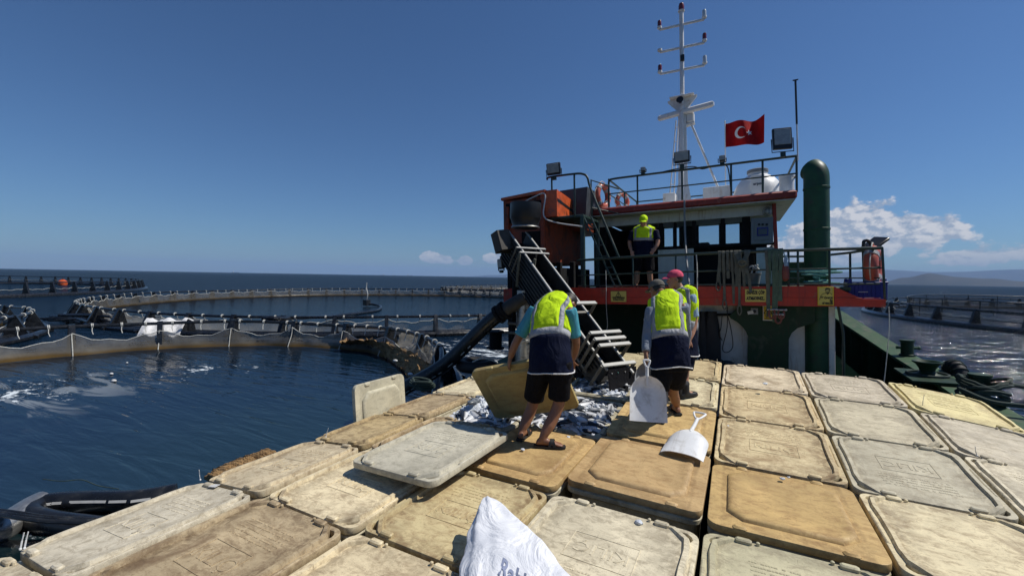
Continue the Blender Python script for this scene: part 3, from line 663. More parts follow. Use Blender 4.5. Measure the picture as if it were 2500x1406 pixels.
wall_panel('lower_panel', 1606, 1693, UD, lowz - .01, 'white'); wall_panel('lower_panel', 1846, 1893, UD, lowz - .08, 'white')
wall_panel('console', 1697, 1842, UD, lowz - .12, 'dark', 11.25, .3)
wall_panel('side_door_frame', 1462, 1480, UD, wz, 'dark')
for px0, px1 in ((1609, 1618), (1645, 1652), (1690, 1699), (1760, 1770), (1812, 1832)): wall_panel('window_mullion', px0, px1, lowz, wz, 'dark', 11.0, .07)
mb = MB(); mb.box(((WX0 + WX1)/2 + .5, 11.03, lowz), (WX1 - WX0 - 1.0, .09, .06)); mb.build('window_sill', MT['dark'], boat)
for px0, px1 in ((1618, 1645), (1652, 1690), (1699, 1760), (1770, 1812)):
    x0, x1 = sh(px0, 570, 11).x, sh(px1, 570, 11).x; mb = MB(); mb.box(((x0 + x1)/2, 11.04, (lowz + wz)/2), (x1 - x0, .012, wz - lowz), ch=.002); mb.build('window_pane', MT['glass'], boat)
mb = MB(); x = sh(1894, 560, 10.95).x; mb.bar((x - .03, 10.96, RZ), (x + .03, 10.96, UD), .07, .09, up=(0, 1, 0)); mb.build('corner_post', MT['red'], boat)
# rear and side walls with their window openings: bands of wall above and below, piers between
BY = 13.9
bz0, bz1 = sh(1730, 597, BY).z, sh(1730, 549, BY).z
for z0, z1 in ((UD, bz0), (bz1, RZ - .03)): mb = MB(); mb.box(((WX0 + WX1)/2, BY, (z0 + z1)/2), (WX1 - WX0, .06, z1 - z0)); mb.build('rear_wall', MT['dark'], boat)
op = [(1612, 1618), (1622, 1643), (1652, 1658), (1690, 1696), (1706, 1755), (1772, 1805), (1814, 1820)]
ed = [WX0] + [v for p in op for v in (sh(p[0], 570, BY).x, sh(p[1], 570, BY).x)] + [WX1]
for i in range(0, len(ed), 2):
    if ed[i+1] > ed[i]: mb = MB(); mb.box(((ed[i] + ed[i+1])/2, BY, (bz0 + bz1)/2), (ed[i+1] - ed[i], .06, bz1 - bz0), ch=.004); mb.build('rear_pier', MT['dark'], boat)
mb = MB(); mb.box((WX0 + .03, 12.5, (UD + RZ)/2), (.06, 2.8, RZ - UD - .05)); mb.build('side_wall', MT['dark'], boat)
mb = MB(); mb.box((WX1 - .03, 12.5, (UD + lowz)/2), (.05, 2.8, lowz - UD)); mb.build('side_wall', MT['white'], boat)
mb = MB(); mb.box((WX1 - .03, 12.7, (wz + RZ)/2 + .1), (.05, 2.4, RZ - wz - .22)); mb.build('side_fascia', MT['white'], boat)
x = sh(1714, 580, 12.2).x; mb = MB(); mb.box((x, 12.2, (UD + lowz)/2 + .35), (.36, .10, .62), ch=.03); mb.box((x, 12.0, UD + .5), (.4, .4, .12), ch=.03); mb.tube([(x, 12.0, UD), (x, 12.0, UD + .46)], .05); mb.build('helm_chair', MT['dark'], boat)
# control cabinet on the front wall
t = thing('control_cabinet', 'grey control cabinet with a small screen on the wheelhouse front', 'cabinet', boat=True)
c, d = sbox((1833, 533), (1888, 594), 10.9, .12); mb = MB(); mb.box(c, d); mb.build('case', MT['panel_grey'], t)
c, d = sbox((1842, 541), (1882, 585), 10.885, .02); mb = MB(); mb.box(c, d); mb.build('door', MT['panel_grey'], t)
c, d = sbox((1848, 556), (1876, 575), 10.87, .02); mb = MB(); mb.box(c, d, ch=.003); mb.build('screen_bezel', MT['crate'], t)
c, d = sbox((1851, 559), (1873, 572), 10.862, .012); mb = MB(); mb.box(c, d, ch=.002); mb.build('screen', MT['screen'], t)
for px in (1853, 1862, 1872):
    p = sh(px, 548, 10.87); mb = MB(); mb.lathe([(.025, 0), (.025, .02), (.015, .025)], 10, M=Matrix.Translation((p.x, 10.885, p.z)) @ Matrix.Rotation(R(90), 4, 'X')); mb.build('knob', MT['black'], t)
t = thing('deck_lamp', 'small caged lamp on the wheelhouse front above the control cabinet', 'lamp', boat=True)
p = sh(1873, 517, 10.9); mb = MB(); mb.sphere((p.x, 10.9, p.z), .07, 10, 8); mb.build('globe', MT['glass_lamp'], t)
for k in range(4): mb = MB(); a = R(45*k); mb.tube([(p.x + .09*math.cos(a)*math.cos(q), 10.9 + .09*math.sin(a)*math.cos(q), p.z + .1*math.sin(q)) for q in [2*math.pi*j/16 for j in range(16)]], .006, 5, closed=True); mb.build('cage_wire', MT['grey_metal'], t)
# --- roof railing
ry = 10.68
def rt(px, py): s_ = sh(px, py, ry); return (s_.x, ry, s_.z)
zt = RZT + (sh(1700, 410, ry).z - sh(1700, 487, ry).z); zm = RZT + .33*(zt - RZT) + .12
x0, x1 = sh(1486, 440, ry).x, sh(1946, 380, ry).x
rail_tube(curve([(x0, ry, RZT - .1), (x0, ry, zt - .12), (x0 + .03, ry, zt - .03), (x0 + .12, ry, zt), (x0 + .8, ry, zt + .005), (x1, ry, zt)], 5), .026)
rail_tube([(x0, ry, zm), (x1, ry, zm)], .016)
for px in (1556, 1665, 1785, 1862, 1945):
    x = sh(px, 430, ry).x; rail_tube([(x, ry, RZT - .02), (x, ry, zt)], .022, name='rail_post')
for xs in (x0, x1): rail_tube([(xs, ry, zt), (xs, 14.1, zt)], .024); rail_tube([(xs, ry, zm), (xs, 14.1, zm)], .015); rail_tube([(xs, 12.4, RZT), (xs, 12.4, zt)], .02, name='rail_post'); rail_tube([(xs, 14.1, RZT), (xs, 14.1, zt)], .02, name='rail_post')
rail_tube([(x0, 14.1, zt), (x1, 14.1, zt)], .02)
rail_tube(curve([rt(1575, 425), rt(1600, 424), rt(1640, 415), rt(1690, 407), rt(1715, 413), rt(1745, 405), rt(1772, 404), rt(1780, 425), rt(1785, 478)], 6), .012, name='cable', mat='black')
# --- exhaust stack
sx = sh(1994, 600, 9.35).x; stz = sh(1994, 410, 9.35).z
t = thing('exhaust_stack', 'thick green exhaust pipe standing right of the wheelhouse', 'pipe', boat=True)
mb = MB(); mb.lathe([(.195, DECK), (.195, 2.9), (.196, 2.93), (.194, stz - .35)], 28, M=Matrix.Translation((sx, 9.35, 0))); mb.build('pipe', MT['stack_green'], t)
mb = MB(); mb.tube(curve([(sx, 9.35, stz - .36), (sx, 9.36, stz - .16), (sx - .02, 9.39, stz - .06), (sx - .06, 9.45, stz - .0)], 6), .196, 28); mb.build('bent_top', MT['stack_green'], t)
for z in (stz - .37, 2.6, 1.0): mb = MB(); mb.lathe([(.197, -.02), (.204, -.015), (.204, .015), (.197, .02)], 28, M=Matrix.Translation((sx, 9.35, z))); mb.build('weld_ring', MT['stack_green'], t)
# --- signal mast on the roof
MY = 12.3
t = thing('signal_mast', 'tall white signal mast with three lamp yards and radar on the wheelhouse roof', 'mast', boat=True)
def mp(px, py, Y=MY): s_ = sh(px, py, Y); return Vector((s_.x, Y, s_.z))
mx = mp(1668, 480).x
zb, zhead, ztop = RZT, mp(1664, 245).z, mp(1661, 28).z
mb = MB(); mb.loft([[(mx - .26, MY - .2, zb), (mx + .26, MY - .2, zb), (mx + .22, MY + .25, zb), (mx - .22, MY + .25, zb)], [(mx - .11, MY - .1, zb + .75), (mx + .13, MY - .1, zb + .75), (mx + .1, MY + .14, zb + .75), (mx - .1, MY + .14, zb + .75)], [(mx - .08, MY - .08, zhead - .1), (mx + .09, MY - .08, zhead - .1), (mx + .08, MY + .1, zhead - .1), (mx - .07, MY + .1, zhead - .1)]]); mb.build('trunk', MT['white_mast'], t)
mb = MB(); mb.tube([(mx - .01, MY - .12, zb), (mx - .01, MY - .12, zhead), (mx, MY, zhead + .05), (mx, MY, ztop)], .055, 14); mb.build('pole', MT['white_mast'], t)
mb = MB(); mb.prism([(mx - .36, zhead + .02), (mx + .36, zhead + .06), (mx + .36, zhead + .02), (mx + .12, zhead - .28), (mx + .10, zhead - .5), (mx - .10, zhead - .5), (mx - .12, zhead - .28), (mx - .36, zhead - .02)], MY - .05, MY + .02, M=FX); mb.build('crosstree', MT['white_mast'], t)
mb = MB(); mb.box((mx, MY, zhead + .05), (.6, .4, .03)); mb.build('crosstree_plate', MT['white_mast'], t)
for zpx, lamps in ((62, ('lamp_red', 'lamp_clear')), (118, (None, 'lamp_red')), (172, ('lamp_red', 'lamp_clear'))):
    z = mp(1663, zpx).z; mb = MB(); e = [Vector((mx - .55, MY - .06, z)), Vector((mx + .55, MY + .06, z + .02))]
    mb.bar(e[0], e[1], .055, .05); y_ = mb.build('lamp_yard', MT['white_mast'], t)
    for q, lm in zip(e, lamps):
        mb = MB(); mb.lathe([(.045, 0), (.06, .02), (.06, .06), (.04, .065)], 14, M=Matrix.Translation(q + Vector((0, 0, .02)))); mb.build('lamp_base', MT['white_mast'], y_)
        if lm: mb = MB(); mb.lathe([(.05, .06), (.052, .19), (.04, .22), (.02, .225)], 14, M=Matrix.Translation(q + Vector((0, 0, .02)))); mb.build('signal_lamp', MT[lm], y_)
mb = MB(); mb.lathe([(.08, 0), (.09, .03), (.05, .04)], 14, M=Matrix.Translation((mx, MY, ztop - .03))); mb.build('top_plate', MT['white_mast'], t)
mb = MB(); mb.lathe([(.07, .01), (.075, .12), (.055, .19), (.02, .21)], 14, M=Matrix.Translation((mx, MY, ztop))); mb.build('top_lamp', MT['lamp_red'], t)
a, b = mp(1612, 291), mp(1749, 255); z = (a.z + b.z)/2; mb = MB(); mb.bar((mx - .63, MY + .06, z - .02), (mx + .77, MY - .24, z + .0), .12, .14, ch=.03); mb.build('radar_scanner', MT['white_mast'], t)
mb = MB(); mb.box((mx + .19, MY + .05, z - .17), (.2, .24, .26), ch=.03); mb.build('radar_gearbox', MT['white_mast'], t)
mb = MB(); mb.bar((mx + .08, MY + .05, z - .34), (mx + .3, MY + .05, z - .30), .2, .05); mb.build('radar_bracket', MT['white_mast'], t)
mb = MB(); mb.tube([(mx + .22, MY, z - .35), (mx + .95, MY + .1, zb + .25)], .028, 8); mb.build('stay', MT['white_mast'], t)
for dx in (0, .11): mb = MB(); mb.tube([(mx - .18 + dx*.6, MY + .2, z - .1), (mx - .40 + dx, MY + .3, zb + .25)], .016, 6); mb.build('ladder_rail', MT['white_mast'], t)
for k in range(6):
    f = (k + .5)/6; mb = MB(); A_ = Vector((mx - .18, MY + .2, z - .1)).lerp(Vector((mx - .40, MY + .3, zb + .25)), f); B_ = Vector((mx - .114, MY + .2, z - .1)).lerp(Vector((mx - .29, MY + .3, zb + .25)), f); mb.tube([A_, B_], .012, 6); mb.build('ladder_rung', MT['white_mast'], t)
z = mp(1664, 145).z; mb = MB(); mb.box((mx + .02, MY - .05, z), (.1, .08, .16)); mb.build('horn_box', MT['black'], t)
mb = MB(); mb.lathe([(.03, 0), (.05, .1), (.09, .16)], 14, M=Matrix.Translation((mx - .03, MY - .14, zhead - .12)) @ Matrix.Rotation(R(80), 4, 'X')); mb.build('deck_horn', MT['black'], t)
for (p0, p1, dy) in (((1618, 458), (1648, 493), .5), ((1716, 445), (1785, 482), .4), ((1690, 468), (1720, 484), .3)):
    c, d = sbox(p0, p1, 11.6, dy); mb = MB(); mb.box((c[0], c[1], RZT + d[2]/2 + .01), d); o = aboard(mb.build('roof_locker', MT['white_mast']))
    tag(o, {1618: 'white locker on the wheelhouse roof left of the mast foot', 1716: 'larger white locker on the wheelhouse roof right of the mast', 1690: 'low white locker at the right of the mast foot'}[p0[0]], 'locker', 'roof lockers')
# --- water tank
tx = sh(1850, 460, 11.7).x
t = thing('water_tank', 'white domed plastic water tank on the wheelhouse roof', 'tank', (tx, 11.75, RZT + .01), boat=True)
mb = MB(); mb.lathe([(.53, 0), (.56, .03), (.56, .07), (.53, .09), (.51, .24), (.45, .40), (.35, .53), (.24, .60), (.205, .62), (.205, .69)], 40); mb.build('dome', MT['tank'], t)
mb = MB(); mb.lathe([(.22, .67), (.225, .69), (.225, .74), (.19, .76), (.05, .77)], 32); mb.build('screw_lid', MT['panel_grey'], t)
mb = MB(); mb.box((-.02, -.545, .27), (.26, .02, .50)); lab = mb.build('label_plate', MT['tank'], t)
o = put('lettering', text_mesh('arpol', .085, .002, .003, mat=MT['screen']), lab); o.location = (-.02, -.557, .32); o.rotation_euler = (R(90), 0, 0)
t = thing('white_drum', 'white plastic drum at the right corner of the wheelhouse roof', 'drum', (sh(1922, 450, 11.0).x, 11.1, RZT + .01), boat=True)
mb = MB(); mb.lathe([(.13, 0), (.145, .02), (.14, .2), (.15, .38), (.14, .40), (.1, .405)], 20); mb.build('body', MT['tank'], t)
mb = MB(); mb.lathe([(.152, .36), (.155, .40), (.11, .42)], 20); mb.build('rim', MT['tank'], t)
# --- flag
t = thing('flag', 'red flag with white crescent and star flying behind the roof rail', 'flag', boat=True)
FY = 12.6; p = sh(1771, 395, FY); q = sh(1770, 302, FY); fw = sh(1868, 330, FY).x - q.x; fh = (sh(1770, 303, FY).z - sh(1771, 360, FY).z)
mb = MB(); mb.tube([(p.x, FY, RZT), (q.x, FY, q.z + .03)], .013, 8); mb.sphere((q.x, FY, q.z + .05), .02, 8, 6); mb.build('flagpole', MT['white_mast'], t)
def flag_pt(u, v): return Vector((q.x + .012 + u*fw*.97, FY + .15*math.sin(u*8.5 + v*1.6)*(u**.6), q.z - .01 - fh*(1 - v) + .055*math.sin(u*6.0 + 1)*u - .02*u*u + .04*u*(v)))
nu, nv = 36, 22; mb = MB(); V = [flag_pt(i/nu, j/nv) for i in range(nu+1) for j in range(nv+1)]
mb.add(V, [(i*(nv+1)+j, (i+1)*(nv+1)+j, (i+1)*(nv+1)+j+1, i*(nv+1)+j+1) for i in range(nu) for j in range(nv)]); mb.build('cloth', MT['flag_red'], t, smooth=80)
def decal(poly_uv, name):
    me_b = bmesh.new(); cx_ = sum(p_[0] for p_ in poly_uv)/len(poly_uv)
    mb = MB(); V = []
    for sgn in (-1, 1): V += [flag_pt(u, v) + Vector((0, sgn*.006, 0)) for u, v in poly_uv]
    n_ = len(poly_uv); return mb, V, n_
asp = fw/fh
def cres():
    mb = MB(); out = []; inn = []; N = 22
    a0 = math.acos((.0625*1.0)/.25) if 0 else R(38)
    for k in range(N + 1):
        a = a0 + (2*math.pi - 2*a0)*k/N; out.append((.40/1 + .235*math.cos(a)/asp*1.0, .5 + .235*math.sin(a)))
    b0 = math.atan2(.235*math.sin(a0), .235*math.cos(a0) - .06)
    for k in range(N + 1):
        a = b0 + (2*math.pi - 2*b0)*k/N; rr_ = math.hypot(.235*math.sin(a0), .235*math.cos(a0) - .06); inn.append((.40 + (.06 + rr_*math.cos(a))/asp, .5 + rr_*math.sin(a)))
    for sgn in (-1, 1):
        V = [flag_pt(*p_) + Vector((0, sgn*.006, 0)) for p_ in out + inn]; mb.add(V, [(k, k+1, N+1+k+1, N+1+k) for k in range(N)])
    mb.build('crescent', MT['flag_white'], t, smooth=0)
    mb = MB(); st = []
    for k in range(10):
        a = R(180 + 36*k); r_ = .125 if k % 2 == 0 else .05; st.append((.62 + r_*math.cos(a)/asp, .5 + r_*math.sin(a)))
    for sgn in (-1, 1):
        V = [flag_pt(.62, .5) + Vector((0, sgn*.006, 0))] + [flag_pt(*p_) + Vector((0, sgn*.006, 0)) for p_ in st]; mb.add(V, [(0, 1+k, 1+(k+1) % 10) for k in range(10)])
    mb.build('star', MT['flag_white'], t, smooth=0)
cres()
# --- whip aerial
t = thing('whip_aerial', 'thin dark whip aerial at the right end of the roof rail', 'aerial', boat=True)
p0, p1 = sh(1948, 392, 10.6), sh(1942, 196, 10.6); m_ = p0.lerp(p1, .45)
mb = MB(); mb.tube([(p0.x, 10.6, p0.z), (m_.x, 10.6, m_.z)], .014, 8); mb.build('lower_rod', MT['white_mast'], t)
mb = MB(); mb.tube([(m_.x, 10.6, m_.z), (p1.x, 10.6, p1.z)], .019, 8); mb.build('upper_rod', MT['black'], t)
mb = MB(); mb.box((p1.x, 10.6, p1.z), (.10, .03, .02)); mb.build('tip', MT['black'], t)
# --- flood lights
def flood(label, px, py, Y, w, h, yaw=0, tilt=-8, mat='glass_lamp', bracket=True, post=.12, boat_=True):
    p = sh(px, py, Y); t = thing('floodlight', label, 'floodlight', (p.x, Y, p.z), (R(tilt), 0, R(yaw)), 'floodlights', boat=True)
    mb = MB(); mb.box((0, .045, 0), (w, .07, h), ch=.012); mb.build('housing', MT['black'], t)
    mb = MB(); mb.box((0, .004, h*.06), (w*.84, .016, h*.74), ch=.004); mb.build('lens', MT[mat], t)
    for k in range(5): mb = MB(); mb.box((-w*.4 + w*.2*k, .10, 0), (.012, .05, h*.8)); mb.build('cooling_fin', MT['black'], t)
    if bracket:
        mb = MB(); mb.tube([(-w/2 - .02, .04, 0), (-w/2 - .02, .04, -h*.62), (w/2 + .02, .04, -h*.62), (w/2 + .02, .04, 0)], .012, 6); mb.build('bracket', MT['black'], t)
        mb = MB(); mb.box((0, .04, -h*.62 - post/2), (.09, .06, post)); mb.build('foot', MT['rail'], t)
    return t
flood('large square floodlight at the right end of the roof rail', 1911, 337, 10.6, .36, .46, 12)
flood('black framed floodlight on the roof rail before the mast', 1664, 383, 10.6, .34, .26, -4, 5)
flood('small square floodlight on the roof rail left of the mast', 1569, 413, 10.66, .11, .11, 0, 0, post=.05)
flood('small square floodlight on the roof rail under the flag', 1763, 386, 10.66, .12, .13, 0, 0, post=.05)
flood('grey floodlight on a post above the orange machine', 1350, 413, 8.9, .32, .26, 0, 12, post=.08)
flood('floodlight low on the left beside the conveyor head', 1219, 645, 7.9, .16, .22, -25, 5, post=.05)
t = thing('deck_floodlight', 'black floodlight panel on a bent pole above the right railing', 'floodlight', boat=True)
p = sh(2118, 690, 9.6); hk = [sh(2111, 690, 9.6), sh(2108, 600, 9.6), sh(2113, 588, 9.6), sh(2122, 590, 9.6), sh(2131, 604, 9.6)]
mb = MB(); mb.tube(curve([(v.x, 9.6, v.z) for v in hk], 6), .026, 8); mb.build('bent_pole', MT['black'], t)
a, b = sh(2120, 606, 9.6), sh(2160, 579, 9.6); mb = MB(); mb.bar((a.x, 9.6, a.z), (b.x, 9.75, b.z), .26, .05, up=(-.4, -.5, .8)); mb.build('lamp_panel', MT['black'], t)
mb = MB(); mb.tube([(a.x + .02, 9.62, a.z - .03), (a.x + .2, 9.66, a.z + .02), (b.x - .05, 9.7, b.z - .12)], .008, 6); mb.build('stirrup', MT['black'], t)
# --- life buoys
def buoy(label, loc, rot, r=.30, k=.085):
    t = thing('life_buoy', label, 'life buoy', loc, rot, 'life buoys', boat=True); n_ = 40
    mb = MB(); mb.tube([(r*math.cos(2*math.pi*j/n_), 0, r*math.sin(2*math.pi*j/n_)) for j in range(n_)], k, 14, closed=True); mb.build('ring', MT['buoy'], t)
    for a in (45, 135, 225, 315):
        c_ = Vector((r*math.cos(R(a)), 0, r*math.sin(R(a)))); tg = Vector((-math.sin(R(a)), 0, math.cos(R(a))))
        mb = MB(); mb.tube([c_ - tg*.04, c_ + tg*.04], k + .006, 14); mb.build('reflective_band', MT['reflect'], t)
    mb = MB(); mb.tube([((r + k + .015 + .03*math.cos(4*2*math.pi*j/48))*math.cos(2*math.pi*j/48), 0, (r + k + .015 + .03*math.cos(4*2*math.pi*j/48))*math.sin(2*math.pi*j/48)) for j in range(48)], .010, 6, closed=True); mb.build('grab_line', MT['rope_white'], t)
p = sh(2133, 652, 9.3); buoy('big faded orange life buoy hanging on the right end of the deck rail', (p.x, 9.35, p.z), (0, 0, R(72)), .27, .10)
p = sh(1470, 478, 10.7); buoy('orange life buoy on the rail at the head of the ladder', (p.x, 10.75, p.z), (0, 0, R(74)), .25, .075)
p = sh(1519, 492, 12.5); buoy('small orange life buoy farther back on the roof rail', (p.x, 12.5, p.z), (0, 0, R(60)), .2, .065)
# --- blue crate on the wing
p0, p1 = sh(2068, 694, 9.15), sh(2163, 733, 9.15)
t = thing('blue_crate', 'blue plastic crate standing on the red wing under the railing', 'crate', ((p0.x + p1.x)/2, 9.25, 1.37), (0, 0, 0), boat=True)
w_, h_, d_ = p1.x - p0.x, p0.z - p1.z + .02, .36
for s_ in (-1, 1):
    mb = MB(); mb.box((0, s_*d_/2, h_/2), (w_, .02, h_)); mb.build('long_side', MT['crate'], t); mb = MB(); mb.box((s_*(w_/2 - .01), 0, h_/2), (.02, d_ - .025, h_)); mb.build('end', MT['crate'], t)
    for q_ in (-1, 1): mb = MB(); mb.box((q_*(w_/2 - .03), s_*(d_/2 - .03), h_ + .02), (.05, .05, .07)); mb.build('stacking_peg', MT['crate'], t)
mb = MB(); mb.box((0, 0, .01), (w_ - .03, d_ - .03, .02)); mb.build('base', MT['crate'], t)
mb = MB(); mb.box((0, -d_/2 - .012, h_ - .02), (w_ + .02, .02, .035)); mb.build('rim', MT['crate'], t)
for k in range(9): mb = MB(); mb.box((-w_*.44 + w_*.11*k, -d_/2 - .012, h_*.48), (.012, .012, h_*.7)); mb.build('rib', MT['crate'], t)
mb = MB(); mb.box((-w_*.12, -d_/2 - .02, h_*.42), (w_*.25, .006, .014)); mb.build('white_tag', MT['white'], t)
# --- signs on the red band
def sign(name, label, px0, py0, px1, py1, Y, mat, border=None):
    a, b = sh(px0, py0, Y), sh(px1, py1, Y); w, h = b.x - a.x, a.z - b.z
    t = thing(name, label, 'sign', ((a.x + b.x)/2, Y, (a.z + b.z)/2), (0, 0, 0), None, boat=True)
    mb = MB(); mb.box((0, .006, 0), (w, .008, h), ch=.002); mb.build('plate', MT[mat], t)
    if border:
        for x_, z_, ww, hh in ((0, h/2 - .008, w, .014), (0, -h/2 + .008, w, .014), (w/2 - .008, 0, .014, h - .032), (-w/2 + .008, 0, .014, h - .032)):
            mb = MB(); mb.box((x_, -.001, z_), (ww, .006, hh), ch=.001); mb.build('border', MT[border], t)
    return t, w, h
def words(t, body, size, x, z, bold=.0, align='CENTER', mat='ink', spacing=1.0, w=None):
    me = text_mesh(body, size, .0015, bold, align, MT[mat], 3, spacing); o = put('lettering', me, t); o.rotation_euler = (R(90), 0, 0); o.location = (x, -.003, z)
    if w:
        xs = [v.co.x for v in me.vertices]; o.scale = (w/(max(xs) - min(xs)), 1, 1)
    return o
def tri(t, x, z, s_, th, fill=None):
    P_ = [Vector((x - s_*.56, -.003, z - s_*.45)), Vector((x + s_*.56, -.003, z - s_*.45)), Vector((x, -.003, z + s_*.55))]
    for k in range(3): mb = MB(); mb.bar(P_[k], P_[(k+1) % 3], th, .004, up=(0, 1, 0), ch=.0005); mb.build('triangle_edge', MT['ink'], t)
t, w, h = sign('warning_sign', 'yellow warning sign with triangle on the red band left of the workers', 1491, 711, 1529, 737, 8.785, 'yellow_sign')
tri(t, 0, h*.20, h*.44, .010); words(t, '!', h*.34, 0, h*.18, .002); words(t, 'YÜKÜN YÜKLENMESİNE', h*.17, 0, -h*.12, .002, w=w*.80); words(t, 'ALTINDA DURMA', h*.17, 0, -h*.30, .002, w=w*.72)
t, w, h = sign('lettered_sign', 'yellow sign reading DENİZE ÇÖP ATMAYINIZ on the red band', 1819, 706, 1873, 737, 8.785, 'yellow_sign')
words(t, 'DENİZE ÇÖP', h*.34, -w*.02, h*.22, .004, w=w*.82); words(t, 'ATMAYINIZ..', h*.34, -w*.02, -h*.24, .004, w=w*.84)
t, w, h = sign('safety_sign', 'yellow safety sign with sketched man on the red band at right', 1996, 700, 2036, 746, 8.78, 'yellow_sign', 'yellow_sign2')
words(t, 'ÖNCE', h*.13, w*.42, -h*.10, .002, 'RIGHT'); words(t, 'İŞ', h*.12, w*.42, -h*.25, .002, 'RIGHT'); words(t, 'GÜVENLİĞİ', h*.13, w*.44, -h*.39, .002, 'RIGHT', w=w*.66)
def stroke(pts, r, name='drawn_line'): mb = MB(); mb.ribbon([(x_*w, -.003, z_*h) for x_, z_ in pts], (0, 1, 0) if 0 else [Vector((0, 0, 1)) if abs(pts[min(i+1, len(pts)-1)][0] - pts[max(i-1, 0)][0]) > abs(pts[min(i+1, len(pts)-1)][1] - pts[max(i-1, 0)][1]) else Vector((1, 0, 0)) for i in range(len(pts))], r, .003); return mb.build(name, MT['ink'], t, smooth=0)
mb = MB(); hp_ = [(-.04, .30), (-.03, .38), (.05, .43), (.17, .43), (.27, .39), (.29, .30), (.26, .34), (.20, .36), (.06, .36), (0, .33)]; mb.prism([(x_*w, z_*h) for x_, z_ in hp_], -.004, -.001, M=FX); mb.build('drawn_hair', MT['ink'], t, smooth=0)
stroke([(.0, .32), (.01, .24), (.05, .18), (.12, .155), (.19, .18), (.24, .24), (.26, .33)], .006); stroke([(.05, .30), (.11, .29)], .008); stroke([(.17, .29), (.23, .30)], .008); stroke([(.09, .205), (.17, .205)], .007); stroke([(.14, .28), (.15, .235)], .004)
stroke([(.0, .20), (-.04, .15), (-.18, .11), (-.28, .04), (-.34, -.08), (-.38, -.2)], .006); stroke([(.05, .16), (.11, .10), (.2, .16)], .012); stroke([(.24, .18), (.33, .13), (.38, .06)], .005); stroke([(-.30, -.06), (-.22, -.02), (-.16, -.05), (-.20, -.09), (-.28, -.10)], .009)
t, w, h = sign('hanging_warning_sign', 'bright yellow warning board on the green arch behind the shackles', 1862, 746, 1888, 783, 9.03, 'yellow_sign2', 'white')
tri(t, 0, h*.16, h*.42, .012); words(t, '●', h*.2, 0, h*.10, 0); words(t, 'DİKKAT', h*.09, 0, -h*.17, .001, w=w*.6); words(t, 'ASILI YÜK', h*.08, 0, -h*.27, .001, w=w*.4); words(t, 'ALTINDA DURMA', h*.08, 0, -h*.37, .001, w=w*.7)
t, w, h = sign('notice_sign', 'small yellow notice on the red band just right of the pink cap', 1682, 704, 1703, 728, 8.785, 'yellow_sign'); words(t, 'DİKKAT', h*.2, w*.05, h*.15, .001, w=w*.6); words(t, 'KAYGAN ZEMİN', h*.16, w*.05, -h*.2, .001, w=w*.7)
t, w, h = sign('socket_plate', 'pale socket plate with a torn paper tag on the green arch', 1833, 752, 1851, 768, 9.03, 'panel_grey'); mb = MB(); mb.box((-w*.55, -.012, -h*.18), (w*.8, .01, h*.5), rot=(0, R(-14), 0), ch=.002); mb.build('paper_tag', MT['white'], t); mb = MB(); mb.lathe([(.03, 0), (.03, .01), (.02, .012)], 12, M=Matrix.Rotation(R(90), 4, 'X')); mb.build('socket', MT['black'], t)
# --- slings hung over the rail
def sling(label, px, pyb, mat, w=.05, loop=False, y=8.80, back=.35, sway=0):
    x = sh(px, 620, y).x; zb_ = sh(px, pyb, y).z
    pts = [(x + .02, 8.92, RT - back), (x + .01, 8.91, RT - .03), (x, 8.865, RT + .034), (x, 8.82, RT - .02), (x + sway*.3, 8.785, RT - .3), (x + sway*.8, 8.775, (RT + zb_)/2 - .1), (x + sway, 8.77, zb_)]
    mb = MB(); C_ = curve(pts, 7); sd = [Vector((1, .25*math.sin(i*.35 + px), 0)) for i in range(len(C_))]; mb.ribbon(C_, sd, [w*(1 - .25*math.sin(i*.3 + px)**2) for i in range(len(C_))], .008)
    if loop: c_ = Vector(pts[-1]); mb.tube(curve([c_ + Vector((-w*.4, 0, .02)), c_ + Vector((-w*.6, -.01, -.09)), c_ + Vector((0, -.015, -.15)), c_ + Vector((w*.6, -.01, -.09)), c_ + Vector((w*.4, 0, .02))], 5), .012, 6)
    o = aboard(mb.build('lifting_sling', MT[mat])); return tag(o, label, 'sling', 'slings hung over the deck rail')
sl = [(1757, 690, 'strap_olive', .06, 1, 'leftmost grey lifting sling on the rail, ending in a thin loop'), (1766, 735, 'strap_olive', .05, 1, 'second grey sling from the left, its loop below the band'), (1776, 680, 'strap_olive', .055, 0, 'third grey sling from the left, short flat end'),
      (1786, 742, 'strap_olive', .045, 0, 'narrow grey sling hanging past the band left of the knotted one'), (1797, 700, 'strap_olive', .08, 0, 'broad grey sling with bunched folds, left of the knot'), (1806, 748, 'strap_olive', .05, 1, 'grey sling under the knot, loop below the red band'), (1822, 668, 'strap_olive', .07, 0, 'short grey sling draped right of the knot'),
      (1872, 742, 'strap_olive', .06, 0, 'grey green sling left of the long green slings'), (1879, 772, 'strap_green', .06, 0, 'long green sling ending in the left shackle'), (1889, 786, 'strap_green', .065, 0, 'long green sling ending in the lowest shackle'), (1897, 776, 'strap_green', .055, 0, 'long green sling ending in the right shackle'), (1907, 735, 'strap_green', .07, 0, 'outermost green sling beside the wheelhouse post')]
for px, pb, m_, w_, lp, lab in sl: sling(lab, px, pb, m_, w_, lp, sway=random.uniform(-.03, .03))
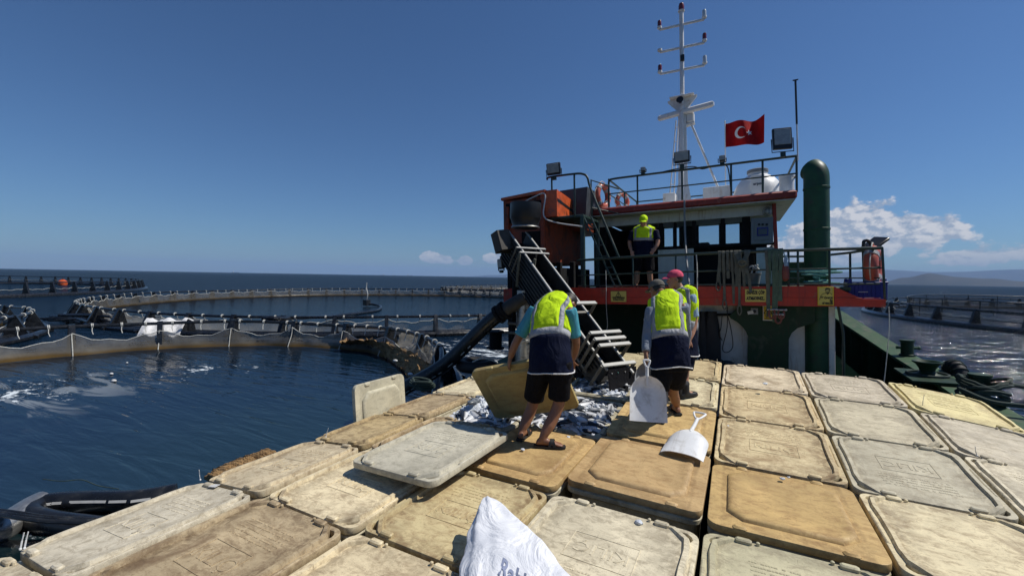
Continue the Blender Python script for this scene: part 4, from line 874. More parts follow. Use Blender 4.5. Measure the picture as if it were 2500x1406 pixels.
for px, py, lab in ((1884, 764, 'red shackle on the left long green sling'), (1900, 776, 'lowest red shackle, on the middle long green sling'), (1907, 765, 'red shackle on the right long green sling')):
    p = sh(px, py, 8.76); t = thing('shackle', lab, 'shackle', (p.x, 8.75, p.z), boat=True, group='shackles under the slings')
    mb = MB(); mb.tube(curve([(-.035, 0, .06), (-.045, 0, -.02), (-.03, 0, -.07), (0, 0, -.09), (.03, 0, -.07), (.045, 0, -.02), (.035, 0, .06)], 5), .016, 8); mb.build('bow', MT['shackle'], t)
    mb = MB(); mb.tube([(-.07, 0, .06), (.07, 0, .06)], .014, 8); mb.sphere((.07, 0, .06), .022, 8, 6); mb.build('pin', MT['grey_metal'], t)
t = thing('knotted_strap', 'grey webbing tied into a big knot on the rail', 'strap', boat=True); p = sh(1812, 642, 8.77)
mb = MB(); mb.sphere((p.x, 8.77, p.z), (.075, .05, .06), 14, 10); mb.tube([(p.x + .06*math.cos(a), 8.77 - .045, p.z + .05*math.sin(a)) for a in [2*math.pi*k/14 for k in range(14)]], .022, 8, closed=True); mb.build('knot', MT['strap_olive'], t)
for dx in (-.10, .10): mb = MB(); mb.ribbon(curve([(p.x + dx, 8.86, RT + .035), (p.x + dx*.9, 8.81, RT - .03), (p.x + dx*.3, 8.78, p.z + .05)], 6), (1, 0, 0), .07, .01); mb.build('tie_end', MT['strap_olive'], t)
for dx in (-.07, .03, .13): mb = MB(); mb.ribbon(curve([(p.x + dx*.2, 8.78, p.z - .04), (p.x + dx*.7, 8.77, p.z - .2), (p.x + dx, 8.77, p.z - .40 - dx)], 6), (1, .2, 0), .045, .008); mb.build('loose_end', MT['strap_olive'], t)
# plastic bottle and rag bundle by the green slings
p = sh(1917, 664, 8.84); t = thing('hanging_bag', 'small bag of bottles hung on the rail by the green slings', 'bag', (p.x, 8.80, p.z), boat=True)
mb = MB(); mb.lathe([(.02, .16), (.045, .10), (.06, 0), (.055, -.12), (.02, -.16)], 12); mb.build('sack', MT['shackle'], t); mb = MB(); mb.lathe([(.035, .0), (.035, .12), (.015, .16), (.015, .19)], 12, M=Matrix.Translation((.01, -.02, .10))); mb.build('blue_bottle', MT['blue_shirt'], t)
mb = MB(); mb.tube([(0, 0, .16), (-.02, .05, RT - p.z)], .008, 6); mb.build('cord', MT['rope_teal'], t)
# bucket behind the rail, and the coil on deck
p = sh(1838, 690, 9.2); t = thing('deck_bucket', 'dirty white bucket behind the deck rail under the knotted strap', 'bucket', (p.x, 9.25, UD), boat=True)
mb = MB(); mb.lathe([(.10, 0), (.14, .24), (.15, .245), (.15, .26), (.13, .26), (.09, .03)], 20); mb.build('pail', MT['panel_grey'], t); mb = MB(); mb.tube([(.145*math.cos(R(a)), 0, .24 + .14*math.sin(R(a))) for a in range(0, 181, 15)], .006, 6); mb.build('handle', MT['grey_metal'], t)
for k in range(3):
    mb = MB(); mb.tube(curve([(-.1 + .08*k, -.02, .26), (-.02 + .05*k, .02, .40), (.08, -.03, .30 + .05*k)], 6), .014, 6); mb.build('rag', MT['rope_white'], t)
p = sh(2000, 693, 9.0); mb = MB(); mb.tube(curve([(p.x + (.30 - .02*k)*math.cos(k*.7), 9.08 + .09*math.sin(k*.7), 1.64 + .006*k) for k in range(40)], 3), .016, 6); aboard(tag(mb.build('rope_coil', MT['rope_teal']), 'flat coil of green rope on the deck edge by the exhaust stack', 'rope'))
# --- hanging lines
def line(label, pts, r, mat, Y): 
    mb = MB(); C_ = curve([(lambda s_: (s_.x, yy, s_.z))(sh(px, py, yy)) for px, py, yy in pts], 6); mb.tube(C_, r, 6); return tag(aboard(mb.build('hanging_line', MT[mat])), label, 'rope', 'lines hanging from the boat')
line('white rope tied to the deck rail and hanging past the band', [(1700, 622, 8.84), (1702, 660, 8.82), (1702, 740, 8.76), (1702, 830, 8.7), (1706, 860, 8.7), (1699, 888, 8.72)], .011, 'rope_white', 8.8)
line('thin line hanging from the right end of the red band', [(2170, 748, 8.8), (2171, 800, 8.78), (2164, 880, 8.75), (2158, 935, 8.7)], .006, 'rope_white', 8.8)
line('thin pale cord dangling beside the warning sign', [(1479, 660, 8.84), (1480, 700, 8.78), (1480, 745, 8.76), (1483, 790, 8.76), (1481, 806, 8.76)], .006, 'rope_white', 8.8)
line('dark cable loop hanging before the white lower wall', [(1775, 745, 9.15), (1775, 800, 9.1), (1764, 850, 9.1), (1775, 860, 9.1), (1789, 845, 9.1), (1784, 800, 9.1), (1776, 770, 9.15)], .008, 'black', 9.1)
line('short dark cord with a hook end on the lower wall', [(1763, 770, 9.15), (1760, 800, 9.12), (1756, 815, 9.12), (1763, 831, 9.12)], .008, 'black', 9.1)
t = thing('vent_pipe', 'thin grey pipe running down from the roof past the wheelhouse', 'pipe', boat=True)
pts = [sh(1671, 490, 10.5), sh(1672, 560, 10.4), sh(1677, 640, 9.8), sh(1683, 697, 9.4)]; mb = MB(); mb.tube(curve([(v.x, y_, v.z) for v, y_ in zip(pts, (10.5, 10.4, 9.8, 9.4))], 5), .02, 8); mb.build('tube', MT['panel_grey'], t)
mb = MB(); v = pts[-1]; mb.box((v.x, 9.4, UD + .03), (.12, .12, .04)); mb.build('foot', MT['white'], t)
for px, w_, lab in ((1737, .17, 'dark oilskin hanging on the bar below the red band'), (1716, .10, 'narrow dark apron hanging left of the oilskin')):
    a = sh(px, 764, 9.18); mb = MB(); rows = []
    for i in range(12):
        f = i/11; z_ = a.z + .03 - f*1.0; ww = w_*(.55 + .7*f*(1 - .35*f)); rows.append([(a.x + ww*math.cos(q)*(1 + .12*math.sin(3*q + i*.4)), 9.16 + .07*math.sin(q), z_) for q in [2*math.pi*k/14 for k in range(14)]])
    mb.loft(rows); tag(aboard(mb.build('hanging_oilskin', MT['rubber'])), lab, 'oilskin', 'work clothes on the bar')
a = sh(1775, 890, 9.1); t = thing('net_bag', 'heap of dark blue netting beside the white lower wall', 'net', boat=True); mb = MB(); mb.sphere((a.x, 9.0, .02), (.20, .16, .20), 16, 10); mb.build('heap', MT['tarp'], t)
for k in range(3): mb = MB(); mb.tube(curve([(a.x - .1 + .03*k, 8.86, .25 - .05*k), (a.x + .05, 8.83, .15 - .04*k), (a.x + .22, 8.88, -.05 - .02*k)], 6), .012, 6); mb.build('cord', MT['rope_dark'], t)

# --- right bulwark fittings: bollards, roller, fender, rope
def bollard(label, x, y, r, h, horn=True):
    z = tz(y) + .06; t = thing('mooring_bollard', label, 'bollard', (x, y, z), boat=True, group='bollards on the right bulwark')
    mb = MB(); mb.lathe([(r*1.25, 0), (r*1.25, .03), (r, .04), (r, h - .05), (r*1.18, h - .04), (r*1.18, h), (r*.4, h + .005)], 22); mb.build('post', MT['green'], t)
    if horn: mb = MB(); mb.tube([(-r*1.7, 0, h*.5), (r*1.7, 0, h*.5)], r*.28, 10); mb.sphere((r*1.75, 0, h*.5), r*.36, 10, 6); mb.build('cross_pin', MT['green_light'], t)
    return t
bollard('green mooring bollard on the sloping bulwark cap', 3.20, 11.7, .105, .33)
bollard('dark mooring bollard wound with rope at the far right', 3.22, 8.75, .11, .36, False)
t = thing('rope_heap', 'tangled dark mooring rope heaped round the right bollard', 'rope', (3.18, 8.6, tz(8.6) + .06), boat=True)
for k in range(9):
    rr_ = .20 + .05*random.random(); ph = random.random()*6; mb = MB()
    mb.tube([(rr_*(1 + .25*math.sin(2*a + ph))*math.cos(a) + random.uniform(-.02, .02), -.05 + rr_*1.2*math.sin(a), .03 + .035*k + .05*math.sin(2*a + ph)) for a in [2*math.pi*j/28 for j in range(28)]], .024, 8, closed=True); mb.build('rope_turn', MT['rope_dark'], t)
mb = MB(); mb.tube(curve([(.2, .1, .25), (.55, .5, .18), (.95, .7, .05), (1.2, .9, -.2)], 8), .032, 8); mb.build('running_end', MT['rope_dark'], t)
mb = MB(); mb.tube(curve([(-.3, -.2, .2), (-.1, -.55, .12), (.25, -.6, .10), (.4, -.8, .02)], 8), .032, 8); mb.build('trailing_end', MT['rope_dark'], t)
t = thing('fairlead_roller', 'dark flared fairlead roller on a plate on the right bulwark', 'roller', (2.98, 9.9, tz(9.9) + .06), boat=True)
mb = MB(); mb.lathe([(.22, 0), (.22, .02), (.14, .05), (.10, .09), (.11, .13), (.15, .20), (.20, .24), (.20, .26), (.17, .26), (.12, .21)], 28); mb.build('roller', MT['green'], t)
mb = MB(); mb.prism([(-.36, -.62), (.30, -.62), (.30, .60), (-.30, .60)], -.02, .015); mb.build('base_plate', MT['green'], t)
mb = MB(); mb.tube([(.27*math.cos(a), .27*math.sin(a), .04) for a in [2*math.pi*k/30 for k in range(30)]], .02, 6, closed=True); mb.build('rope_ring', MT['rope_dark'], t)
t = thing('tyre_fender', 'old tyre fender wrapped in netting outside the right bulwark', 'fender', (3.46, 10.3, tz(10.3) - .02), (0, 0, R(4)), boat=True)
mb = MB(); mb.tube([(0, .20*math.cos(a), .20*math.sin(a)) for a in [2*math.pi*k/36 for k in range(36)]], .105, 14, closed=True); mb.build('tyre', MT['rubber'], t)
for k in range(18): a = 2*math.pi*k/18; mb = MB(); mb.tube([(.115*math.cos(q), (.20 + .115*math.sin(q))*math.cos(a), (.20 + .115*math.sin(q))*math.sin(a)) for q in [2*math.pi*j/12 for j in range(12)]], .010, 5, closed=True); mb.build('net_cord', MT['rope_dark'], t)

# ================================================================== FISH TUBS AND LIDS
def lidmat(name, base, dirt, amt, edge=.6, grain=(1.0, 3.0)):
    m, t, b, o = nodes(name); g = G(t); raw = g.n('ShaderNodeTexCoord').outputs['Object']; v = g.vec(); vs_ = g.vec(grain[0]*2.2, grain[1]*.55, 2); v2 = g.vec(grain[0]*1.6, grain[1]*1.0, 2)
    sp = g.n('ShaderNodeSeparateXYZ'); g.l(raw, sp.inputs[0])
    n1 = g.noise(v, 2.2, 7, .65, .6); n2 = g.noise(v2, 5, 10, .76, .5); n3 = g.noise(v, 48, 6, .75); n4 = g.noise(vs_, 6, 6, .7, .8)
    oc = g.n('ShaderNodeObjectInfo').outputs['Color']
    c = g.mix(g.ramp(n1, .28, .72), tuple(x*.80 for x in base), tuple(min(1, x*1.13) for x in base)); c = g.mix(1.0, c, oc, 'MULTIPLY')
    c = g.mix(g.m('MULTIPLY', g.ramp(n2, .50 - .07*amt, .66), .70), c, dirt)
    pt = g.noise(v, 1.7, 8, .72, .9); c = g.mix(g.m('MULTIPLY', g.ramp(pt, .52, .68), .38 + .28*amt), c, dirt)
    sp_ = g.noise(v, 130, 3, .6); c = g.mix(g.m('MULTIPLY', g.ramp(sp_, .64, .72), .5), c, tuple(x*.45 for x in dirt))
    # grime gathers in the sunken border just inside the rims
    ex = g.m('ABSOLUTE', sp.outputs[0]); ey = g.m('ABSOLUTE', sp.outputs[1])
    e = g.m('MAXIMUM', g.ramp(ex, .22, .41), g.m('MULTIPLY', g.ramp(ey, .34, .52), .75))
    e = g.m('MULTIPLY', g.m('MULTIPLY', g.m('MULTIPLY', e, g.ramp(ex, .432, .408)), g.ramp(n4, .34, .62)), edge); c = g.mix(e, c, tuple(x*.62 for x in dirt))
    c = g.mix(g.m('MULTIPLY', g.ramp(n3, .54, .70), .45), c, tuple(x*.5 for x in dirt))
    sc_ = g.noise(g.vec(26, 1.1, 3), 3, 3, .6, 2.0); c = g.mix(g.m('MULTIPLY', g.ramp(sc_, .655, .70), .4), c, tuple(x*.5 for x in dirt))
    g.l(c, b.inputs['Base Color']); g.l(g.ramp(n2, .3, .7, .48, .78), b.inputs['Roughness']); b.inputs['Specular IOR Level'].default_value = .35
    h = g.m('ADD', g.m('MULTIPLY', n1, .06), g.m('ADD', g.m('MULTIPLY', n3, .10), g.m('MULTIPLY', n2, .05))); g.bump(h, .30, .015, b); return m
LM = {'cream': lidmat('cream_lid', (.73, .63, .43), (.27, .195, .115), .8), 'grey': lidmat('grey_lid', (.66, .59, .43), (.28, .235, .16), .8, .55), 'pale': lidmat('pale_yellow_lid', (.78, .67, .37), (.38, .28, .14), .5, .45),
      'brown': lidmat('brown_stained_lid', (.56, .43, .25), (.17, .11, .06), 1.3, .8), 'orange': lidmat('orange_stained_lid', (.60, .425, .195), (.29, .17, .07), .9, .5), 'gold': lidmat('golden_stained_lid', (.68, .565, .345), (.28, .18, .09), 1.1, .8),
      'clean': lidmat('clean_cream_lid', (.66, .62, .46), (.36, .33, .24), .2, .35), 'loose': lidmat('dusty_grey_lid', (.56, .535, .43), (.28, .26, .20), .6, .4), 'under': lidmat('shaded_lid_underside', (.50, .40, .19), (.30, .21, .09), .3, .3)}  # held lid's underside entry is darker: its shade is put into the colour
MT['tub'] = lidmat('cream_tub_wall', (.52, .47, .33), (.16, .13, .08), .9, .3); MT['tub_dark'] = pm('stained_tub_wall', (.10, .09, .065), .6, var=.3, wear=(.04, .035, .025), wear_amt=.5)
LWD, LLN = .50, .55
def lid_parts():
    D = {}
    holes = []
    for sx_ in (-1, 1):
        for sy_ in (-1, 1):
            h_ = [(.385*sx_, .508*sy_), (.455*sx_, .425*sy_), (.466*sx_, .455*sy_), (.455*sx_, .485*sy_), (.425*sx_, .512*sy_)]; holes.append(h_ if sx_*sy_ > 0 else h_[::-1])
    D['panel'] = plate_mesh(rrect(1.0, 1.10, .085), holes, .021, .005, 'panel')
    for v in D['panel'].vertices: v.co.z -= .026
    def rim(sx_):
        mb = MB(); P_ = [(.30, .535), (.345, .515), (.432, .415), (.444, .30), (.436, .12), (.436, -.12), (.444, -.30), (.432, -.415), (.345, -.515), (.30, -.535)]
        rings = []
        for i, (x, y) in enumerate(P_):
            dx = P_[min(i+1, 9)][0] - P_[max(i-1, 0)][0]; dy = P_[min(i+1, 9)][1] - P_[max(i-1, 0)][1]; L_ = math.hypot(dx, dy); nx, ny = -dy/L_, dx/L_; w_ = .020
            hgt = .024 if 2 <= i <= 7 else .016 if 0 < i < 9 else .002
            rings.append([((x + nx*w_*1.25)*sx_, y + ny*w_*1.25, -.004), ((x + nx*w_*.7)*sx_, y + ny*w_*.7, hgt), ((x - nx*w_*.7)*sx_, y - ny*w_*.7, hgt), ((x - nx*w_*1.25)*sx_, y - ny*w_*1.25, -.004)])
        mb.loft(rings); return mb.mesh('side_rim')
    D['rimL'], D['rimR'] = rim(-1), rim(1)
    mb = MB(); mb.box((.484, 0, -.004), (.024, .44, .024), ch=.006); D['lip'] = mb.mesh('edge_lip')
    mb = MB(); mb.box((0, 0, .008), (.095, .042, .036), ch=.008); D['lug'] = mb.mesh('lug')
    mb = MB(); mb.lathe([(.011, -.002), (.011, .018), (.006, .022)], 8); D['peg'] = mb.mesh('peg')
    mb = MB(); fw_, fh_ = .20, .13
    for x, y, w_, h_ in ((0, fh_, fw_*2, .006), (0, -fh_, fw_*2, .006), (fw_, 0, .006, fh_*2), (-fw_, 0, .006, fh_*2)): mb.box((x, y - .06, .0005), (w_, h_, .006), ch=.001)
    D['frame'] = mb.mesh('logo_frame')
    D['logo'] = text_mesh('KILIÇ', .15, .003, 0, res=2)
    rs = random.Random(4); mb = MB()
    for k in range(5):
        x = -.26 + rs.uniform(0, .05)
        while x < .24:
            w_ = rs.uniform(.008, .020); mb.box((x + w_/2, .33 - .042*k, .0005), (w_, .013, .004), ch=.0008); x += w_ + (.004 if rs.random() < .8 else .022)
    D['lines'] = mb.mesh('lettering')
    # lid lying upside down: raised inner plug with cut corners
    mb = MB(); def_oct = lambda i, c: [(.5 - i, .55 - i - c), (.5 - i - c, .55 - i), (-.5 + i + c, .55 - i), (-.5 + i, .55 - i - c), (-.5 + i, -.55 + i + c), (-.5 + i + c, -.55 + i), (.5 - i - c, -.55 + i), (.5 - i, -.55 + i + c)]
    mb.loft([[(x, y, -.004) for x, y in def_oct(.118, .10)], [(x, y, .016) for x, y in def_oct(.126, .10)], [(x, y, .026) for x, y in def_oct(.138, .10)], [(x, y, .027) for x, y in def_oct(.16, .10)], [(x, y, .020) for x, y in def_oct(.19, .10)]]); D['plug'] = mb.mesh('raised_plug')
    D['panel_solid'] = plate_mesh(rrect(1.0, 1.10, .085), [], .021, .005, 'panel')
    for v in D['panel_solid'].vertices: v.co.z -= .026
    mb = MB(); mb.box((0, 0, -.012), (.09, .05, .05), ch=.012); D['block'] = mb.mesh('worn_block')
    for me in D.values():
        me.polygons.foreach_set('use_smooth', [True]*len(me.polygons)); me.set_sharp_from_angle(angle=R(32))
    return D
LP = lid_parts(); LPM = {}
def lpart(key, mat):
    k = (key, mat)
    if k not in LPM: me = LP[key].copy(); me.materials.clear(); me.materials.append(LM[mat]); LPM[k] = me
    return LPM[k]
def lid(label, loc, rot, size, mat, flip=False, logo=0, name='tub_lid', group='lids of the fish tubs', M=None, under=False):
    t = thing(name, label, 'lid', loc, rot, group)
    if M is not None: t.matrix_world = M
    s_ = Vector((size[0]/1.0, size[1]/1.10, 1)); rc = random.Random(label); k_ = rc.uniform(.82, 1.06); oc_ = (k_*rc.uniform(.97, 1.03), k_, k_*rc.uniform(.88, 1.05), 1)
    def pp(nm, key, l=(0, 0, 0), rz=0):
        o = put(nm, lpart(key, mat), t); o.location = (l[0]*s_.x, l[1]*s_.y, l[2]); o.rotation_euler = (0, 0, rz); o.scale = s_ if key not in ('lug', 'peg', 'block', 'logo') else (1, 1, 1); o.color = oc_; return o
    if flip:
        pp('panel', 'panel_solid'); pp('raised_plug', 'plug')
        for x in (-.30, .30): 
            pp('worn_block', 'block', (x, -.525, .004)); pp('worn_block', 'block', (x*.9, .528, .002))
        return t
    pp('panel', 'panel'); pp('side_rim', 'rimL'); pp('side_rim', 'rimR'); pp('edge_lip', 'lip'); pp('edge_lip', 'lip', rz=math.pi)
    for x, y in ((-.27, .522), (.27, .522), (-.27, -.522), (.27, -.522)): pp('lug', 'lug', (x, y, 0))
    for x, y in ((-.19, .53), (.19, .53)): pp('peg', 'peg', (x, y, 0))
    if logo: 
        rz = 0 if logo > 0 else math.pi
        pp('logo_frame', 'frame', rz=rz); o = pp('logo', 'logo', (0, -.06 if logo > 0 else .06, 0), rz=rz); pp('lettering', 'lines', rz=rz)['kind'] = 'stuff'
    return t
def tubs():
    mb = MB(); r_ = lambda w, h, z: [(x, y, z) for x, y in rrect(w, h, .08, 4)]
    mb.loft([r_(.86, .96, -.82), r_(.90, 1.0, -.30), r_(.93, 1.03, -.27), r_(.93, 1.03, -.10), r_(.95, 1.06, -.08), r_(.95, 1.06, -.058), r_(.86, .96, -.056), r_(.84, .94, -.10), r_(.80, .90, -.72)]); a = mb.mesh('shell', MT['tub'])
    mb = MB(); mb.loft([r_(.955, 1.065, -.115), r_(.985, 1.095, -.10), r_(.985, 1.095, -.07), r_(.955, 1.065, -.06)], caps=False); b = mb.mesh('rim_band', MT['tub'])
    mb = MB(); mb.box((0, 0, -.86), (.16, 1.0, .10)); c = mb.mesh('skid', MT['tub'])
    return a, b, c
TUB = tubs()
def tub(label, M, size, dark=False):
    t = thing('fish_tub', label, 'tub', group='fish tubs on deck'); t.matrix_world = M; s_ = (size[0], size[1]/1.10, 1)
    for nm, me in (('shell', TUB[0]), ('rim_band', TUB[1])): o = put(nm, me, t); o.scale = s_
    for x in (-.34, .34): o = put('skid', TUB[2], t); o.location = (x*size[0], 0, 0)
    return t
def rise(y): return .094*max(0.0, y - 4.45)
# column, x from..to, y from..to, z base rule, style
ROWS = []
def row(x0, x1, y0, y1, mat, label, flip=False, logo=1, zl=None, zr=None, lidded=True, yaw=0, dz=0): ROWS.append((x0, x1, y0, y1, mat, label, flip, logo, zl, zr, lidded, yaw, dz))
L1, R1 = -.075, -.0
row(-3.98, -3.22, -.15, .90, 'cream', 'cream lid at the lower left corner, nearest the water', zl=L1, zr=R1)
row(-3.98, -3.22, .93, 1.99, 'grey', 'pale grey lid with small white sticker at the left edge above the water', zl=L1, zr=R1)
row(-3.98, -3.22, 2.02, 3.05, 'cream', 'cream lid on the outer left row beside the brown net roll', zl=L1, zr=R1)
row(-4.0, -3.25, 3.08, 4.08, 'brown', 'brown smudged lid on the outer left row just before the upright lid', zl=L1, zr=R1, logo=0)
row(-4.03, -3.28, 4.11, 5.16, 'brown', 'brown streaked lid on the outer left row beside the upright lid', zl=L1, zr=R1, logo=0)
row(-4.08, -3.30, 5.19, 6.22, 'cream', 'small cream lid on the outer left row beyond the upright lid', zl=L1, zr=R1, logo=0)
row(-4.15, -3.34, 6.25, 7.25, 'grey', 'last visible lid on the outer left row under the black pipe', zl=L1, zr=R1, logo=0)
row(-3.18, -2.24, -.12, .93, 'cream', 'cream lid at the bottom edge left of the brown lettered lid')
row(-3.18, -2.24, .96, 2.0, 'brown', 'dark brown lettered lid at the bottom left, second row from the water')
row(-3.18, -2.24, 2.03, 3.07, 'cream', 'cream lid lying in the shadow of the loose grey lid', dz=-.01)
row(-3.20, -2.26, 3.10, 4.22, 'brown', 'brown lettered lid just beyond the loose grey lid', logo=-1)
row(-3.24, -2.28, 4.30, 5.40, 'cream', 'open tub with fish and ice left of the held lid', lidded=False)
row(-3.26, -2.30, 5.45, 6.5, 'cream', 'cream lid behind the held lid at the left worker\'s hand', dz=.02)
row(-3.3, -2.32, 6.55, 7.6, 'grey', 'cream lid left of the conveyor foot near the grey column', dz=.1)
row(-2.20, -1.25, .0, .96, 'cream', 'cream lid mostly below the bottom edge, left of the white sack')
row(-2.20, -1.25, .99, 2.03, 'cream', 'cream lid with brown grain at the bottom edge left of the white sack', logo=-1)
row(-2.20, -1.25, 2.06, 3.12, 'gold', 'golden lid with framed logo and lettering behind the white sack')
row(-2.18, -1.25, 3.22, 4.42, 'orange', 'orange upside-down lid under the left worker\'s sandals', flip=True)
row(-2.20, -1.25, 4.58, 5.74, 'cream', 'open tub heaped with fish and ice between the workers', lidded=False)
row(-2.20, -1.25, 5.82, 6.92, 'cream', 'open tub of ice and fish under the conveyor chute', lidded=False)
row(-2.22, -1.25, 6.98, 8.05, 'cream', 'cream lid behind the conveyor foot by the boat wall')
row(-1.235, -.168, .85, 1.92, 'cream', 'cream lid under the photographer below the bottom edge')
row(-1.235, -.168, 1.95, 3.14, 'grey', 'grey cream lid with lettering at the bottom right of the white sack', logo=-1)
row(-1.235, -.165, 3.38, 4.54, 'orange', 'orange upside-down lid in the middle, with no one on it', flip=True, dz=.012)
row(-1.235, -.165, 4.62, 5.76, 'orange', 'orange upside-down lid under the shovel worker\'s sandals', flip=True)
row(-1.235, -.165, 5.82, 6.92, 'cream', 'cream lid just behind the dark boots', logo=0)
row(-1.235, -.165, 6.96, 8.05, 'gold', 'tan lid in the far row directly behind the workers', logo=0)
row(-.148, .895, .95, 2.05, 'grey', 'grey lid below the bottom edge, right of the middle seam')
row(-.148, .895, 2.08, 3.20, 'grey', 'grey lid at the bottom edge below the right orange lid')
row(-.148, .895, 3.30, 4.40, 'orange', 'orange upside-down lid at the right, with raised plug and cut corners', flip=True, dz=.008)
row(-.148, .90, 4.47, 5.60, 'gold', 'golden grained lid right of the lying shovel', logo=1)
row(-.148, .90, 5.63, 6.77, 'gold', 'golden lid with faint framed logo, third from the boat wall')
row(-.148, .90, 6.80, 7.95, 'cream', 'tan cream lid in the far row right of the middle seam', logo=0)
row(.915, 1.90, 2.1, 3.25, 'cream', 'cream lid below the bottom edge at right')
row(.915, 1.90, 3.28, 4.40, 'cream', 'large cream lid filling the bottom right beside the orange lid', logo=0)
row(.915, 1.90, 4.43, 5.57, 'grey', 'grey weathered lid at right, second from the bottom', logo=-1)
row(.915, 1.90, 5.60, 6.74, 'grey', 'plain grey lid at right, behind the weathered one', logo=0)
row(.915, 1.90, 6.77, 7.92, 'grey', 'grey lid with embossed lines in the far row near the bulwark')
row(1.92, 2.86, 3.2, 4.38, 'cream', 'cream lid in the bottom right corner', zr=-.06)
row(1.92, 2.87, 4.41, 5.55, 'grey', 'grey lid cut off by the right edge, above the corner one', zl=None, zr=-.03)
row(1.92, 2.88, 5.58, 6.68, 'grey', 'grey lid at the right edge below the yellow one', zr=.03, logo=0)
row(1.92, 2.92, 6.72, 7.88, 'pale', 'bright yellow lid in the far right corner by the bollards', zr=.13)
TOPZ = {}
for x0, x1, y0, y1, mat, label, flip, logo, zl, zr, lidded, yaw, dz in ROWS:
    left = x1 < -2.23
    f = (lambda y: 0.0) if left else rise
    za, zb_ = f(y0), f(y1); cz = (za + zb_)/2 + dz
    zl_ = cz if zl is None else zl; zr_ = cz if zr is None else zr
    if zl is not None or zr is not None:
        if zl is None: zl_ = cz
        if zr is None: zr_ = cz
        cz = (zl_ + zr_)/2
    cx_, cy_ = (x0 + x1)/2, (y0 + y1)/2; w_, l_ = x1 - x0, y1 - y0
    rs = random.Random(int(cx_*100) + int(cy_*37))
    rot = (math.atan2(zb_ - za, l_) + rs.uniform(-.006, .006), -math.atan2(zr_ - zl_, w_) + rs.uniform(-.008, .008), R(yaw) + rs.uniform(-.013, .013))
    M = Matrix.Translation((cx_, cy_, cz)) @ Euler(rot).to_matrix().to_4x4()
    if lidded: lid(label, (0, 0, 0), (0, 0, 0), (w_ - .012, l_ - .012), mat, flip, logo, M=M); tub(('tub under the ' + label.replace('upside-down ', '')) if len(label.split()) < 13 else 'tub under the ' + ' '.join(label.split()[:4]) + ' ' + ' '.join(label.split()[-8:]), M, (w_, l_))
    else: tub(label, M, (w_, l_)); TOPZ[label] = (M, w_, l_)
# --- loose lid lying across two tubs, upright lid, and the lid in the worker's hand
def frame3(o, x, y):
    x = x.normalized(); z = x.cross(y).normalized(); y = z.cross(x); return Matrix(((x.x, y.x, z.x, o.x), (x.y, y.y, z.y, o.y), (x.z, y.z, z.z, o.z), (0, 0, 0, 1)))
lid('loose dusty grey lid lying slanted across the orange lid and its neighbour', 0, 0, (.92, 1.13), 'loose', False, 1, M=Matrix.Translation((-2.40, 3.16, .145)) @ Euler((R(-1.5), R(-2.5), R(-3))).to_matrix().to_4x4()) if 0 else None
Ml = Matrix.Translation((-2.40, 3.14, .15)) @ Euler((R(1.5), R(-3.0), R(-3))).to_matrix().to_4x4()
lid('loose dusty grey lid lying slanted across its neighbours by the left worker', (0, 0, 0), (0, 0, 0), (.93, 1.14), 'loose', False, 1, M=Ml)
TL, TR_ = at(866, 942, X=-4.06), at(984, 911, X=-4.06); w_ = (TR_ - TL).length; up = Vector((-.10, 0, 1)).normalized()
Mu = frame3((TL + TR_)/2 - up*.5, (TL - TR_)*-1, up)
lid('clean cream lid standing upright on edge at the outer left row', (0, 0, 0), (0, 0, 0), (w_ + .02, 1.0), 'clean', True, 0, M=Mu)
a, b, c_ = at(1159, 907, Y=4.12), at(1290, 884, Y=4.20), at(1199, 1024, Y=4.52)
xh = (b - a); wh = 1.06; xh = xh.normalized(); yh = (a - c_); hl = yh.length; Mh = frame3(a + xh*wh/2 - yh.normalized()*hl/2, xh, yh)
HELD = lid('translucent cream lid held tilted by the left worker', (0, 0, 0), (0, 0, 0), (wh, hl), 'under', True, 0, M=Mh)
# sticker and cable ties on the outer left lids
p = at(523, 1186, Z=-.035); mb = MB(); mb.box((0, 0, 0), (.075, .05, .002), ch=.0005); o = tag(mb.build('sticker', MT['white']), 'small white sticker on the grey lid above the water', 'sticker'); o.location = p + Vector((0, 0, .004)); o.rotation_euler = (0, R(-5), R(12))
MT['zip'] = pm('white_cable_tie', (.7, .7, .68), .5)
for px, py, z0, lab in ((36, 1328, -.05, 'white cable tie standing at the lower left lid corner, left of a pair'), (46, 1326, -.05, 'white cable tie standing at the lower left lid corner, right of a pair'), (473, 1164, -.06, 'white cable tie standing at the far corner of the grey lid'), (780, 1062, -.05, 'white cable tie at the outer corner of the brown smudged lid'),
                       (1752, 889, .31, 'white cable tie at the middle seam by the boat wall'), (2252, 993, .2, 'long white cable tie bent up beside the yellow lid'), (2396, 955, .2, 'white cable tie at the far corner of the yellow lid'), (2385, 1112, .1, 'white cable tie between the two right edge lids')):
    p = at(px, py, Z=z0); p.x += .10 if px < 900 else 0; mb = MB(); k = .09 if px != 2252 else .16; d = Vector((random.uniform(-.03, .03), random.uniform(-.03, .03), k)); mb.bar(p, p + d*.5, .008, .004); mb.bar(p + d*.5, p + d + Vector((.006, 0, 0)), .006, .003); mb.box(p, (.014, .012, .012))
    tag(mb.build('cable_tie', MT['zip']), lab, 'cable tie', 'cable ties on the lids')

